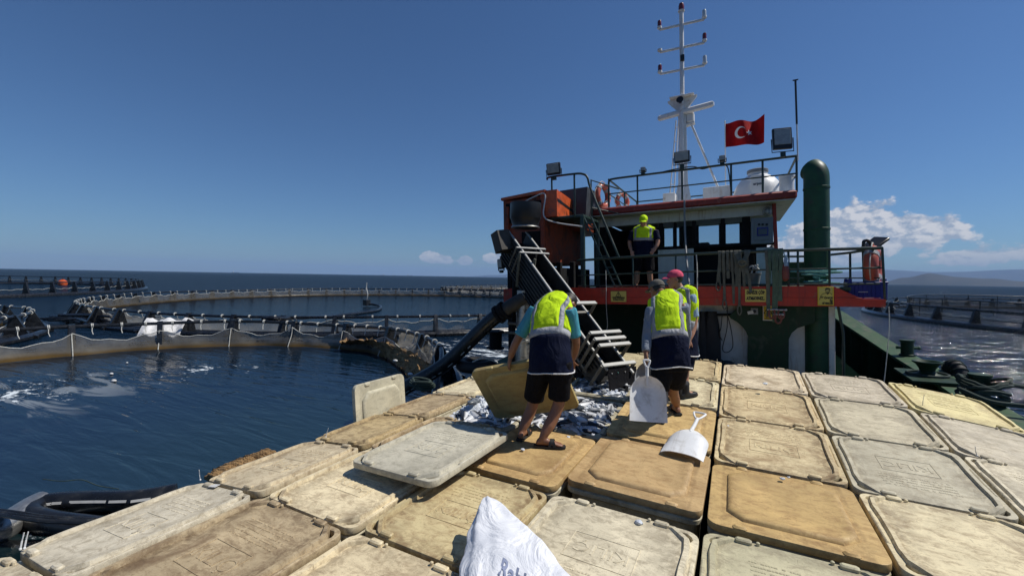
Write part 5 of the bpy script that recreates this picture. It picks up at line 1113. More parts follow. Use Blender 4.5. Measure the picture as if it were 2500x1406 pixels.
# ================================================================== FISH, ICE
MT['ice'] = None
def icemat():
    m, t, b, o = nodes('crushed_ice'); g = G(t); v = g.vec(rnd=False); n = g.noise(v, 30, 5, .6)
    g.l(g.mix(g.ramp(n, .3, .7), (.62, .68, .76), (.86, .89, .92)), b.inputs['Base Color']); b.inputs['Roughness'].default_value = .28; b.inputs['Subsurface Weight'].default_value = .15; b.inputs['Subsurface Radius'].default_value = (.02, .02, .03); g.bump(g.noise(v, 60, 5, .7), .9, .02, b); return m
MT['ice'] = icemat()
def fishmat():
    m, t, b, o = nodes('silver_fish_skin'); g = G(t); raw = g.n('ShaderNodeTexCoord').outputs['Object']; sp = g.n('ShaderNodeSeparateXYZ'); g.l(raw, sp.inputs[0])
    n = g.noise(g.vec(), 40, 3); k = g.ramp(g.m('ADD', sp.outputs[2], g.m('MULTIPLY', n, .012)), -.004, .026); g.l(g.mix(k, (.66, .67, .68), (.020, .024, .032)), b.inputs['Base Color']); b.inputs['Roughness'].default_value = .32; return m
MT['fish'] = fishmat()
def fish_mesh():
    mb = MB(); rings = []
    for x, h, w_, zc in ((-.13, .006, .004, .002), (-.12, .020, .012, .002), (-.085, .036, .020, 0), (-.03, .044, .024, -.002), (.03, .038, .020, 0), (.075, .022, .011, .001), (.10, .013, .005, .001)): rings.append([(x, w_*math.sin(q), zc + h*math.cos(q)) for q in [2*math.pi*k/12 for k in range(12)]])
    mb.loft(rings); mb.prism([(.098, -.01), (.155, -.045), (.142, 0), (.158, .047), (.098, .012)], -.0025, .0025, M=FX); mb.prism([(-.05, .035), (-.03, .068), (.03, .052), (.05, .03)], -.002, .002, M=FX); mb.prism([(-.02, -.04), (.02, -.062), (.03, -.036)], -.002, .002, M=FX)
    mb.prism([(-.075, -.012), (-.03, -.02), (-.06, .002)], .019, .022, M=FX)
    return mb.mesh('fish', MT['fish'])
FISH = fish_mesh()
def pile_h(x, y, s): return .085*mnoise.noise(Vector((x*3.1, y*3.1, s))) + .05*mnoise.noise(Vector((x*8, y*8, s + 3))) + .022*mnoise.noise(Vector((x*21, y*21, s + 7)))
def fish_tub(key, nfish, nstuff, base, label_ice, label_fish, where, seed, xr=(-1, 1), yr=(-1, 1), heap=.06):
    M, w_, l_ = TOPZ[key]; rs = random.Random(seed); hw, hl = w_*.425, l_*.43
    n = 44; mb = MB(); V = []
    hz = lambda u, v: base + heap*(1 - u*u)*(1 - v*v)*1.6 + pile_h(u*hw, v*hl, seed)*min(1, 1.25 - max(abs(u), abs(v))**6)
    for i in range(n + 1):
        for j in range(n + 1): u, v = 2*i/n - 1, 2*j/n - 1; V.append(M @ Vector((u*hw, v*hl, hz(u, v))))
    mb.add(V, [(i*(n+1)+j, (i+1)*(n+1)+j, (i+1)*(n+1)+j+1, i*(n+1)+j+1) for i in range(n) for j in range(n)])
    for k in range(170):                                  # lumps of ice
        u, v = rs.uniform(-.95, .95), rs.uniform(-.95, .95); r_ = rs.uniform(.010, .030); q = M @ Vector((u*hw, v*hl, hz(u, v) + r_*.3)); mb.box(q, (r_*2*rs.uniform(.7, 1.4), r_*2, r_*1.6), rot=(rs.random()*3, rs.random()*3, rs.random()*3), ch=r_*.5)
    o = tag(mb.build('crushed_ice', MT['ice'], smooth=30), label_ice, 'ice', kind='stuff')
    def pose(): 
        u, v = rs.uniform(*xr)*.93, rs.uniform(*yr)*.93; return M @ Matrix.Translation((u*hw, v*hl, hz(u, v) + rs.uniform(.004, .03))) @ Euler((rs.choice((-1, 1))*R(rs.uniform(60, 95)), R(rs.uniform(-9, 9)), rs.uniform(0, 6.28))).to_matrix().to_4x4() @ Matrix.Scale(rs.uniform(1.05, 1.4), 4)
    for k in range(nfish):
        f = put('sea_fish', FISH, None); f.matrix_world = pose(); tag(f, label_fish, 'fish', where)
    if nstuff:
        mb = MB(); base_v = [v.co.copy() for v in FISH.vertices]; base_f = [list(p.vertices) for p in FISH.polygons]
        for k in range(nstuff): mb.add(base_v, base_f, M=pose() @ Matrix.Translation((0, 0, -.015)))
        me = mb.mesh('fish_heap', MT['fish_heap'], fix=False); tag(put('fish_heap', me), 'small silver and dark fish mixed through the ice, ' + where.split(' in ')[-1], 'fish', kind='stuff')
MT['fish_heap'] = pm('mixed_fish_skin', (.10, .115, .13), .35, 0, var=.6, scale=16, bump=0, wear=(.55, .56, .58), wear_amt=.5, wscale=9)
fish_tub('open tub heaped with fish and ice between the workers', 55, 30, -.085, 'crushed ice heaped in the open tub between the workers', 'dark backed silver fish lying on the ice in the middle tub', 'fish in the middle tub', 11, heap=.045)
fish_tub('open tub of ice and fish under the conveyor chute', 22, 10, -.12, 'white ice in the tub under the conveyor chute', 'dark fish under the conveyor chute', 'fish in the tub under the chute', 23, yr=(-1, .2), heap=.05)
fish_tub('open tub with fish and ice left of the held lid', 22, 10, -.06, 'ice in the open tub left of the held lid', 'silver fish left of the held lid', 'fish in the tub left of the held lid', 31, heap=.05)
for px, py, z0, r_, lab in ((1276, 1099, .03, .022, 'lone lump of ice before the left worker\'s sandals'), (1388, 1068, .02, .02, 'lump of ice at the right edge of the orange lid'), (1440, 1052, .02, .028, 'lump of ice spilled at the near corner of the open tub'), (1454, 1046, .02, .022, 'small ice lump beside the one at the tub corner'), (1448, 1062, .02, .02, 'lowest of three ice lumps by the open tub corner'),
                        (1775, 1022, .07, .04, 'upper ice patch at the left edge of the golden lid'), (1784, 1034, .06, .045, 'largest ice patch at the left edge of the golden lid'), (1778, 1044, .06, .03, 'lower ice patch at the left edge of the golden lid'), (1560, 1278, .0, .028, 'clear ice lump on the grey cream lettered lid'), (1910, 1170, .05, .02, 'thin white flake on the right orange lid'), (1925, 1166, .05, .014, 'tiny white flake beside the thin one on the orange lid'), (1868, 938, .33, .03, 'white scrap on the far tan cream lid')):
    p = at(px, py, Z=z0); mb = MB(); mb.sphere((0, 0, r_*.35), (r_, r_*.8, r_*.55), 8, 6); me = mb.mesh('ice_lump', MT['ice'], smooth=25)
    for v in me.vertices: v.co += Vector((mnoise.noise(v.co*70 + p), mnoise.noise(v.co*70 + p*2), mnoise.noise(v.co*70 - p)))*r_*.35
    o = tag(put('ice_lump', me), lab, 'ice lump', 'spilled lumps of ice'); o.location = p

# ================================================================== SHOVELS
def shovel_parts(t, mat, L=.24, gk=1.0):
    mb = MB(); nu, nv = 16, 18; top = []; 
    def surf(u, v, off):                                   # u across -1..1, v 0 (shoulder) .. 1 (lip)
        hw = .185*(1 - .985*max(0, 1 - v/.46)**2.2)**.5 if v < .46 else .185 + .010*(v - .46); x = u*hw; z = -.47*v
        d = .055*(1 - (abs(u))**2.6)*(1 - .55*v)*min(1, v*4) - .035*abs(u)**4*(1 - .6*v) - .10*v*v*0
        return (x, d + off, z)
    for off in (0, .007): top.append([[surf(2*i/nu - 1, j/nv, off) for i in range(nu + 1)] for j in range(nv + 1)])
    V = [p for layer in top for r_ in layer for p in r_]; N = (nu+1)*(nv+1); F = []
    for j in range(nv):
        for i in range(nu): q = (j*(nu+1)+i, j*(nu+1)+i+1, (j+1)*(nu+1)+i+1, (j+1)*(nu+1)+i); F.append(q); F.append(tuple(k + N for k in q)[::-1])
    bd = [i for i in range(nu+1)] + [j*(nu+1)+nu for j in range(1, nv+1)] + [nv*(nu+1)+i for i in range(nu-1, -1, -1)] + [j*(nu+1) for j in range(nv-1, 0, -1)]
    for k in range(len(bd)): a, b = bd[k], bd[(k+1) % len(bd)]; F.append((a, b, b + N, a + N))
    mb.add(V, F); mb.build('blade', MT[mat], t, smooth=50)
    mb = MB(); mb.tube(curve([(0, .035, -.10), (0, .018, -.01), (0, .004, .08), (0, 0, .08 + (L - .08)*.4), (0, 0, L)], 5), .019, 12); mb.build('shaft', MT[mat], t)
    mb = MB(); mb.tube(curve([(0, 0, L - .02), (-.035*gk, 0, L + .04*gk), (-.058*gk, 0, L + .11*gk), (-.05*gk, 0, L + .128*gk), (0, 0, L + .134*gk), (.05*gk, 0, L + .128*gk), (.058*gk, 0, L + .11*gk), (.035*gk, 0, L + .04*gk), (0, 0, L - .02)], 5), .0115, 10); mb.build('grip', MT[mat], t)
    return t
def place(t, o, x, z): y = z.cross(x).normalized(); x = x.normalized(); z = x.cross(y).normalized(); t.matrix_world = Matrix(((x.x, y.x, z.x, o.x), (x.y, y.y, z.y, o.y), (x.z, y.z, z.z, o.z), (0, 0, 0, 1)))
HAND2 = at(1577, 882, Y=4.82)
t = shovel_parts(thing('shovel', 'white plastic shovel hanging from the shovel worker\'s left hand', 'shovel', group='plastic shovels'), 'shovel', .10, .55)
j0 = at(1580, 918, Y=4.76); j1 = at(1583, 1016, Y=4.62); place(t, j0, Vector((.94, .30, .0)), (j0 - j1).normalized()); 
t = shovel_parts(thing('shovel', 'white plastic shovel lying on the orange lids with its grip up', 'shovel', group='plastic shovels'), 'shovel')
j0 = at(1690, 1062, Z=.13); j1 = at(1699, 1126, Z=.045); g0 = at(1672, 1012, Z=.24); ax = (j0 - j1).normalized(); place(t, j0 + Vector((0, 0, .05)), Vector((-.97, .12, 0)), (ax + (g0 - j0).normalized()*.35))
t = shovel_parts(thing('shovel', 'grey plastic shovel held upright behind the shovel worker', 'shovel', group='plastic shovels'), 'shovel_grey', .40)
g0 = at(1559, 780, Y=5.45); j3 = at(1594, 905, Y=5.32); place(t, g0 + (j3 - g0).normalized()*.53, Vector((.95, .3, 0)), (g0 - j3).normalized())

# ================================================================== WHITE SACK
def sack():
    c = Vector((-1.10, 2.02, .0)); n = 48; rings = []
    ax0 = at(1187, 1218, Y=2.42); 
    def prof(f): return .02 + .30*math.sin(min(1, f*1.12)*math.pi*.56)**.8
    base = Vector((-.99, 1.86, .02)); tip = ax0
    d = (tip - base); 
    for k in range(34):
        f = k/33; p = base.lerp(tip, f); w_ = .36*(1 - f)**.62 + .010; dth = .19*(1 - f)**.55 + .012
        ring = []
        for q in range(n):
            a = 2*math.pi*q/n; sx_ = math.cos(a); sy_ = math.sin(a); ex = lambda s_: math.copysign(abs(s_)**.8, s_)
            x = ex(sx_)*w_*(.72 if sx_ < 0 else 1.0); y = ex(sy_)*dth
            off_ = Vector((x*.80 + (.34*(1 - f)*(1 if sx_ > 0 else 0)*abs(sx_))*.9, x*.18 + y*.75, x*-.10 + y*.55))
            pt = p + off_
            s3 = Vector((a*2.2, f*7, 1.7)); wr = .020*mnoise.fractal(Vector((pt.x*7 + pt.z*3, pt.y*7, pt.z*4)), 1, 2, 4) + .009*math.sin(a*7 + f*3 + 1.5*math.sin(f*5))
            pt += off_.normalized()*wr*min(1, (1 - f)*4 + .15)
            if pt.z < .006: pt.z = .006 + .002*math.sin(a*5)
            ring.append(pt)
        rings.append(ring)
    mb = MB(); mb.loft(rings)
    m, t_, b, o = nodes('woven_white_sack'); g = G(t_); v = g.vec(rnd=False)
    g.l(g.mix(g.ramp(g.noise(v, 6, 5), .3, .7), (.66, .68, .72), (.82, .83, .85)), b.inputs['Base Color']); b.inputs['Roughness'].default_value = .42
    h = g.m('ADD', g.noise(v, 4, 5, .5, 2.2), g.m('MULTIPLY', g.noise(v, 140, 2, .5), .02)); g.bump(h, .6, .05, b)
    t = thing('woven_sack', 'crumpled white woven sack at the bottom edge', 'sack'); so = mb.build('sack_body', m, t, smooth=80)
    me = text_mesh('Rabb', .085, .001, .002, mat=MT['sackink']); o = put('lettering', me, t); pr = at(1255, 1407, Y=1.80)
    dg = bpy.context.evaluated_depsgraph_get(); dg.update(); 
    x_ = Vector((.85, .28, -.34)).normalized(); dirn = (pr - EYE).normalized(); y_ = (Vector((0, .35, .93)) - x_*x_.dot(Vector((0, .35, .93)))).normalized(); z_ = x_.cross(y_)
    hit, loc, nrm, idx = so.ray_cast(EYE, dirn)
    loc = loc if hit else pr
    # press the letters onto the curved cloth
    for vtx in me.vertices:
        w0 = loc + x_*vtx.co.x + y_*vtx.co.y; ok, l2, n2, i2 = so.ray_cast(w0 + z_*.3, -z_)
        vtx.co = (l2 + n2*(.003 + (.001 if vtx.co.z > 0 else 0))) if ok else (w0)
MT['sackink'] = pm('faded_blue_print', (.20, .23, .33), .6, var=.3, bump=0)
sack()

# ================================================================== CONVEYOR
conv = thing('fish_conveyor', 'slanted stainless fish conveyor running down from the orange machine to the tubs', 'conveyor')
A0, A1 = at(1243, 566, Y=7.75), at(1484, 905, Y=6.15)          # near rail, head and foot
AX = (A1 - A0).normalized(); LEN = (A1 - A0).length
SD = Vector((-AX.y, AX.x, 0)).normalized()
if SD.y < 0: SD = -SD
UPV = SD.cross(AX).normalized()
if UPV.z < 0: UPV = -UPV
CW = .43
def cv(s, w, u): return A0 + AX*s + SD*w + UPV*u               # along, across, above the rails
def cbar(name, a, b, w, h, mat, parent=conv): mb = MB(); mb.bar(cv(*a), cv(*b), w, h, up=UPV, ch=.004); return mb.build(name, MT[mat], parent)
cbar('rail', (-.05, 0, 0), (LEN, 0, 0), .035, .03, 'steel_lit'); cbar('rail', (-.05, CW, 0), (LEN + .1, CW, 0), .035, .03, 'steel_lit')
mb = MB(); mb.bar(cv(0, CW/2, -.26), cv(LEN, CW/2, -.26), CW - .03, .02, up=UPV); mb.build('belt', MT['dark'], conv)
for w_ in (.0, CW): mb = MB(); mb.bar(cv(0, w_, -.24), cv(LEN, w_, -.24), .02, .44, up=UPV); mb.build('side_plate', MT['steel_shade'], conv)
for k in range(8): cbar('side_rib', (.05, -.025, -.06 - .075*k), (LEN - .12 - .05*k, -.025, -.06 - .075*k), .03, .022, 'steel_shade')
mb = MB(); mb.bar(cv(0, .02, -.56), cv(LEN - .35, .02, -.56), .03, .22, up=UPV); mb.build('lower_skirt', MT['dark'], conv)
for k in range(22):
    s_ = .2 + k*(LEN - .4)/21; cbar('belt_flight', (s_, .04, -.235), (s_, CW - .04, -.235), .012, .04, 'dark')
def hoop(s_, h0, h1, o0=-.10, o1=.12, th=.055, parts=('t', 'l', 'r', 'b')):
    a, b = (s_, o0, h1), (s_, CW + o1, h1); c, d = (s_, CW + o1, h0), (s_, o0, h0)
    if 't' in parts: cbar('frame_bar', a, b, th, th*.5, 'steel_lit')
    if 'r' in parts: cbar('frame_bar', b, c, th, th*.8, 'steel_dull')
    if 'l' in parts: cbar('frame_bar', d, a, th, th*.8, 'steel_dull')
    if 'b' in parts: cbar('frame_bar', c, d, th*.8, th*.7, 'steel_dull')
s1 = (at(1270, 618, Y=7.6) - A0).dot(AX) + .06
hoop(s1, -.42, .03, -.12, .12, .04, ('t', 'l', 'r')); hoop(s1 + .16, -.44, .03, -.12, .12, .04, ('t', 'l', 'r'))
hoop(LEN*.66, -.02, .20, -.06, .09, .065); 
for f in (.85, .885, .92): hoop(LEN*f, -.32, .22, -.08, .10, .06)
cbar('corner_tie', (LEN*.845, -.07, -.30), (LEN*.935, -.07, -.30), .04, .04, 'steel_dull'); cbar('corner_tie', (LEN*.845, CW + .08, -.30), (LEN*.935, CW + .08, -.30), .04, .04, 'steel_dull')
hoop(LEN*.985, -.36, .06, -.10, .12, .06)
for k in range(4): cbar('chute_slat', (LEN*(.93 + .025*k), .0, -.30 - .03*k), (LEN*(.93 + .025*k), CW, -.30 - .03*k), .05, .012, 'steel_lit')
# black rubber flap below the end frame
mb = MB(); rows = []
for i in range(12):
    f = i/11; p0, p1 = cv(LEN*1.0, -.02, .03), cv(LEN*1.0, CW + .10, .03); dn = Vector((.02*f + .10*f*f, -.10*f - .10*f*f, -.46*f)); rows.append([p0.lerp(p1, j/10) + dn + Vector((.02*math.sin(j*1.3 + f*3)*f, -.02*math.sin(j*2.1)*f, 0)) for j in range(11)])
for off_ in (Vector((0, 0, 0)), Vector((.012, .012, 0))):
    V = [p + off_ for r_ in rows for p in r_]; mb.add(V, [(i*11+j, i*11+j+1, (i+1)*11+j+1, (i+1)*11+j) for i in range(11) for j in range(10)])
mb.build('rubber_flap', MT['blackcloth'], conv, smooth=60)
for w_, m_ in ((.08, 'white'), (.20, 'rope_teal'), (.34, 'white'), (.44, 'panel_grey')): mb = MB(); q = cv(LEN*1.0, w_, -.02) + Vector((.01, -.05, -.02)); mb.box(q, (.05, .008, .02), rot=(0, 0, R(-30))); mb.build('flap_tag', MT[m_], conv)
# head: drive box, hopper
p = at(1226, 590, Y=7.6); mb = MB(); mb.box(p, (.26, .30, .42), rot=(R(8), R(-16), R(-30)), ch=.01); mb.build('drive_box', MT['steel_shade'], conv)
p = at(1283, 535, Y=8.0); mb = MB(); mb.lathe([(.30, .30), (.32, .32), (.32, .02), (.30, -.02), (.26, -.14), (.27, -.18), (.22, -.2)], 26, M=Matrix.Translation(p)); mb.build('hopper', MT['black'], conv)
mb = MB(); mb.tube([p + Vector((.275*math.cos(a), .275*math.sin(a), -.17)) for a in [2*math.pi*k/30 for k in range(30)]], .018, 8, closed=True); mb.build('clamp_ring', MT['grey_metal'], conv)
for a_, b_ in (((1306, 632), (1298, 700)), ((1268, 620), (1262, 700))):
    q0, q1 = at(*a_, Y=7.3), at(*b_, Y=7.5); mb = MB(); mb.bar(q0, q1, .05, .04, up=(0, 1, 0)); mb.build('support_leg', MT['strap_olive'], conv)
# --- column that carries it, with brackets and the pump coupling
colm = thing('pump_column', 'grey pipe column with clamps left of the left worker', 'column'); cp = at(1277, 800, Y=7.5)
mb = MB(); mb.lathe([(.13, DECK), (.13, .45), (.165, .46), (.165, .50), (.13, .51), (.13, 1.45)], 22, M=Matrix.Translation((cp.x, 7.5, 0))); mb.build('column_pipe', MT['grey_metal'], colm)
for z in (.62, .80, 1.05, 1.2): mb = MB(); mb.box((cp.x + .02, 7.42, z), (.62 - .2*(z > .9), .06, .05)); mb.build('clamp_bar', MT['steel_dull'], colm)
for dx in (-.22, -.10): mb = MB(); mb.bar((cp.x + dx, 7.55, -.6), (cp.x + dx - .02, 7.6, 2.25), .06, .05); mb.build('upright', MT['dark'], colm)
mb = MB(); mb.tube([(cp.x - .32, 7.7, -.4), (cp.x - .34, 7.75, 1.85)], .04, 10); mb.build('upright_pipe', MT['dark'], colm)
mb = MB(); mb.box((cp.x - .1, 7.9, 1.7), (.5, .4, 1.1)); mb.build('gear_housing', MT['dark'], colm)
mb = MB(); mb.box((cp.x + .35, 8.2, .9), (.7, .35, .24)); mb.build('red_bracket', MT['roof_red'], colm)
# --- suction pipe down to the water
sp = thing('suction_pipe', 'thick black suction pipe slanting from the column down over the side', 'pipe')
P0, P1, P2_, P3 = at(1232, 758, Y=7.3), at(1190, 790, Y=7.25), at(1085, 890, Y=7.0), at(985, 950, Y=6.75)
path = curve([P0, P1, P2_, P3, P3 + (P3 - P2_)*.55 + Vector((0, 0, -.10)), P3 + (P3 - P2_)*1.0 + Vector((0, -.2, -.55))], 8)
mb = MB(); mb.tube(path, .145, 18); mb.build('pipe', MT['pipe'], sp)
for f, r_ in ((0.02, .19), (.06, .175), (.10, .19)):
    i = int(f*(len(path) - 1)) ; q = path[i]; d = (path[i+1] - path[i]).normalized(); mb = MB(); mb.tube([q - d*.03, q + d*.03], r_, 20); mb.build('coupling', MT['dark'], sp)
q0, q1 = P0, P0 + Vector((.35, .15, .25)); mb = MB(); mb.tube(curve([q0, q0 + Vector((.12, .03, .10)), q1], 5), .13, 16); mb.build('elbow', MT['steel_shade'], sp)
MT['print_white'] = pm('white_pipe_print', (.5, .5, .48), .6, var=.1, bump=0)
for k in range(12):
    i = 12 + int(k*1.7); q = path[min(i, len(path)-2)]; d = (path[min(i+1, len(path)-1)] - path[min(i, len(path)-2)]).normalized(); nrm = (EYE - q); nrm = (nrm - d*nrm.dot(d)).normalized(); nrm = (nrm + Vector((0, 0, -.9))).normalized(); nrm = (nrm - d*nrm.dot(d)).normalized()
    mb = MB(); mb.bar(q + nrm*.1455 - d*.05, q + nrm*.1455 + d*.05*(.5 + .5*(k % 3)), .022, .003, up=nrm); mb.build('printed_mark', MT['print_white'], sp)
for k in range(4):
    a = R(90*k); q = at(1160, 905, Z=-.1); 
t = thing('rope_bundle', 'tangle of dark rope lying on the left gunwale behind the far lids', 'rope', at(1030, 947, Z=-.10))
for k in range(4): mb = MB(); mb.tube([(.18*math.cos(a) + .05*math.sin(3*a + k), .12*math.sin(a), .02 + .03*k + .02*math.sin(2*a + k)) for a in [2*math.pi*j/20 for j in range(20)]], .022, 7, closed=True); mb.build('rope_turn', MT['rope_dark'], t)
p = at(1200, 860, Z=-.15); t = thing('mooring_bollard', 'dark bollard on the left gunwale behind the suction pipe', 'bollard', (p.x - .4, p.y + .9, -.22))
mb = MB(); mb.lathe([(.24, 0), (.24, .04), (.17, .05), (.17, .42), (.22, .44), (.22, .48), (.05, .485)], 20); mb.build('post', MT['dark'], t)
for px, py, z_, lab in ((1185, 905, -.12, 'old tyre on the left gunwale beyond the far lids'),):
    p = at(px, py, Z=z_); t = thing('tyre', lab, 'tyre', (p.x - .4, p.y + .3, z_ + .02)); mb = MB(); mb.tube([(.30*math.cos(a), .30*math.sin(a), 0) for a in [2*math.pi*k/32 for k in range(32)]], .12, 12, closed=True); mb.build('casing', MT['rubber'], t)
    mb = MB(); mb.tube(curve([(.1, -.3, .12), (.3, -.2, .2), (.5, 0, .1)], 6), .014, 6); mb.build('lashing', MT['rope_white'], t)

# ================================================================== ORANGE MACHINE AND ITS PLATFORM (boat frame)
MT['machine_shade'] = pm('shaded_machine_paint', (.31, .054, .016), .6, var=.3, wear=(.02, .015, .012), wear_amt=.6, wscale=2)  # machine orange darkened to red-brown: shade below the cover put into the colour
mc = thing('orange_machine', 'orange cabinet machine with black hopper beside the wheelhouse', 'machine', boat=True)
a, b = sh(1229, 492, 9.0), sh(1332, 640, 9.0); x0, x1, z0, z1 = a.x, b.x, b.z, a.z
mb = MB(); mb.loft([[(x0, 9.0, z0), (x1, 9.0, z0), (x1, 11.6, z0), (x0, 11.6, z0)], [(x0, 9.0, z1), (x1, 9.0, z1 + .02), (x1, 11.6, z1 - .10), (x0, 11.6, z1 - .1)]]); mb.build('cabinet', MT['machine_shade'], mc, smooth=0)
mb = MB(); mb.prism([(x0 - .03, z1 + .012), (x1 + .03, z1 + .075), (x1 + .03, z1 + .15), (x0 - .03, z1 + .07)], 8.93, 11.7, M=FX); mb.build('top_cover', MT['orange'], mc)
mb = MB(); mb.box(((x0 + x1)/2, 8.985, z1 - .30), ((x1 - x0)*.86, .03, .46)); mb.build('front_opening', MT['dark'], mc)
mb = MB(); mb.box(((x0 + x1)/2 + .2, 8.975, (z0 + z1)/2 - .45), ((x1 - x0)*.46, .03, .85)); mb.build('front_panel', MT['dark'], mc)
rc = sh(1400, 505, 10.6); mb = MB(); PX = Matrix(((0, 0, 1, 0), (1, 0, 0, 0), (0, 1, 0, 0), (0, 0, 0, 1)))
mb.prism([(8.98, z1 - .46), (12.1, z1 - .62), (12.1, z1 - .36), (11.0, z1 - .02), (8.98, z1 + .13)], x1 - .1, x1 + .30, M=PX); mb.build('side_housing', MT['orange'], mc)
mb = MB(); mb.prism([(9.0, z1 - .06), (12.0, z1 - .40), (12.0, z1 - .45), (9.0, z1 - .13)], x1 + .295, x1 + .306, M=PX); mb.build('black_stripe', MT['black'], mc)
a = sh(1402, 468, 10.2); mb = MB(); hx = a.x; mb.loft([[(hx - .38, 10.0, z1 + .02), (hx + .34, 10.0, z1 - .45), (hx + .34, 11.0, z1 - .45), (hx - .38, 11.0, z1 + .02)], [(hx - .30, 10.0, z1 + .32), (hx + .40, 10.0, z1 + .34), (hx + .40, 11.0, z1 + .34), (hx - .30, 11.0, z1 + .32)]]); mb.build('black_hopper', MT['panel_dark'] if 'panel_dark' in MT else MT['screen'], mc, smooth=0)
mb = MB(); mb.box((x0 + .12, 8.94, (z0 + z1)/2 - .1), (.10, .07, z1 - z0 - .1)); mb.build('left_post', MT['machine_shade'], mc)
mb = MB(); mb.box((x1 - .04, 8.95, (z0 + z1)/2 - .1), (.09, .06, z1 - z0 - .1)); mb.build('right_post', MT['machine_shade'], mc)
a = sh(1290, 520, 8.9); mb = MB(); mb.box((a.x + .05, 8.9, a.z), (.26, .02, .12), rot=(0, R(20), 0)); mb.build('torn_label', MT['white'], mc)
mb = MB(); mb.tube(curve([(x1 - .55, 8.9, z1 - .12), (x1 - .2, 8.88, z1 + .0), (x1 + .06, 8.88, z1 + .02), (x1 + .02, 8.88, z1 - .45), (x1 + .3, 8.88, z1 - .62), (x1 + .9, 8.9, z1 - .75)], 5), .016, 8); mb.build('white_conduit', MT['white'], mc)
# supports below the cabinet
for x in (x0 + .1, x1 - .1):
    for y in (9.1, 11.4): mb = MB(); mb.box((x, y, (z0 + DECK)/2), (.10, .10, z0 - DECK)); mb.build('support_post', MT['dark'], mc)
mb = MB(); mb.box(((x0 + x1)/2 + .1, 10.4, 1.62), (x1 - x0 + .3, 2.2, .9)); mb.build('lower_gear', MT['dark'], mc)
pf = thing('access_platform', 'dark green access platform with curved handrail and ladder above the deck', 'platform', boat=True)
pz = sh(1425, 528, 9.2).z; px0, px1 = sh(1335, 528, 9.2).x, sh(1428, 528, 9.2).x
mb = MB(); mb.box(((px0 + px1)/2, 9.7, pz), (px1 - px0, 1.2, .06)); mb.build('platform_floor', MT['rail'], pf)
mb = MB(); mb.box((px1 - .03, 9.12, (pz + UD)/2), (.09, .09, pz - UD)); mb.build('platform_post', MT['rail'], pf)
mb = MB(); mb.box((px1 - .03, 10.25, (pz + UD)/2), (.09, .09, pz - UD)); mb.build('platform_post', MT['rail'], pf)
q = [sh(1336, 438, 9.1), sh(1342, 433, 9.1), sh(1400, 425, 9.1), sh(1422, 425, 9.1), sh(1434, 434, 9.1), sh(1446, 470, 9.1), sh(1512, 628, 8.95)]
rail_tube(curve([(v.x, y_, v.z) for v, y_ in zip(q, (9.1, 9.1, 9.1, 9.1, 9.1, 9.08, 8.9))], 6), .024, pf, 'handrail')
for px, py in ((1347, 434), (1402, 427)):
    v = sh(px, py, 9.1); rail_tube([(v.x, 9.1, pz), (v.x, 9.1, v.z)], .022, pf, 'handrail_post')
vq = sh(1443, 440, 9.9); rail_tube([(vq.x, 9.9, pz), (vq.x, 9.9, vq.z), (vq.x + .5, 10.5, vq.z - .15)], .02, pf, 'handrail'); rail_tube([(vq.x, 9.9, pz + .3), (vq.x + .5, 10.5, pz + .2)], .014, pf, 'handrail')
la, lb = sh(1424, 530, 9.1), sh(1502, 700, 8.95)
for dx in (0, .16): mb = MB(); mb.bar((la.x + dx, 9.15, la.z), (lb.x + dx*.85, 8.95, UD + .02), .03, .05, up=(0, 1, 0)); mb.build('ladder_rail', MT['rail'], pf)
for k in range(6): f = (k + .6)/6.4; mb = MB(); u0 = Vector((la.x, 9.15, la.z)).lerp(Vector((lb.x, 8.95, UD)), f); mb.tube([u0, u0 + Vector((.155, 0, 0))], .013, 6); mb.build('ladder_rung', MT['rail'], pf)
for px in (1366, 1398):
    x = sh(px, 660, 9.3).x; mb = MB(); mb.box((x, 9.3, (1.6 + z0)/2), (.10, .12, z0 - 1.6)); mb.build('frame_leg', MT['dark'], mc)

# ================================================================== NET GATHERED AT THE HULL, FLOATING PIPES LOWER LEFT
def drape(name, label, rows_pts, mat, wr, seed, cat='net'):
    """a gathered net: rows of points along its length, folded by noise; two skins give it thickness"""
    mb = MB(); nr, nc = len(rows_pts), len(rows_pts[0]); V = []
    for sgn in (0, 1):
        for i, r_ in enumerate(rows_pts):
            for j, p in enumerate(r_):
                n_ = mnoise.fractal(Vector((i*.55, j*.28, seed)), 1, 2, 4); V.append(p + Vector((.3*n_*wr, .4*n_*wr, abs(n_)*wr - sgn*.03)))
    N = nr*nc; F = []
    for i in range(nr - 1):
        for j in range(nc - 1): q = (i*nc+j, i*nc+j+1, (i+1)*nc+j+1, (i+1)*nc+j); F.append(q); F.append(tuple(k + N for k in q)[::-1])
    mb.add(V, F); return tag(mb.build(name, mat, smooth=60), label, cat)
top = [at(830, 838, Z=SEA + .35), at(900, 832, Z=SEA + .5), at(950, 842, Z=SEA + .5), at(1000, 862, Z=SEA + .45), at(1030, 880, Z=SEA + .5), at(1065, 905, Z=SEA + .5)]
bot = [at(835, 842, Z=SEA + .02), at(890, 850, Z=SEA), at(930, 868, Z=SEA), at(965, 890, Z=SEA), at(990, 915, Z=SEA - .05), at(1010, 945, Z=SEA - .1)]
T_, B_ = curve(top, 12), curve(bot, 12); drape('gathered_net', 'brown weedy net gathered in folds between the cage and the boat', [[T_[j].lerp(B_[j], i/16) for j in range(len(T_))] for i in range(17)], MT['net_brown'], .22, 2.2)
top = [at(985, 800, Z=SEA + .75), at(1030, 822, Z=SEA + .75), at(1060, 850, Z=SEA + .72), at(1085, 880, Z=SEA + .6)]; bot = [at(960, 858, Z=SEA + .25), at(1005, 880, Z=SEA + .3), at(1035, 905, Z=SEA + .3), at(1060, 930, Z=SEA + .3)]
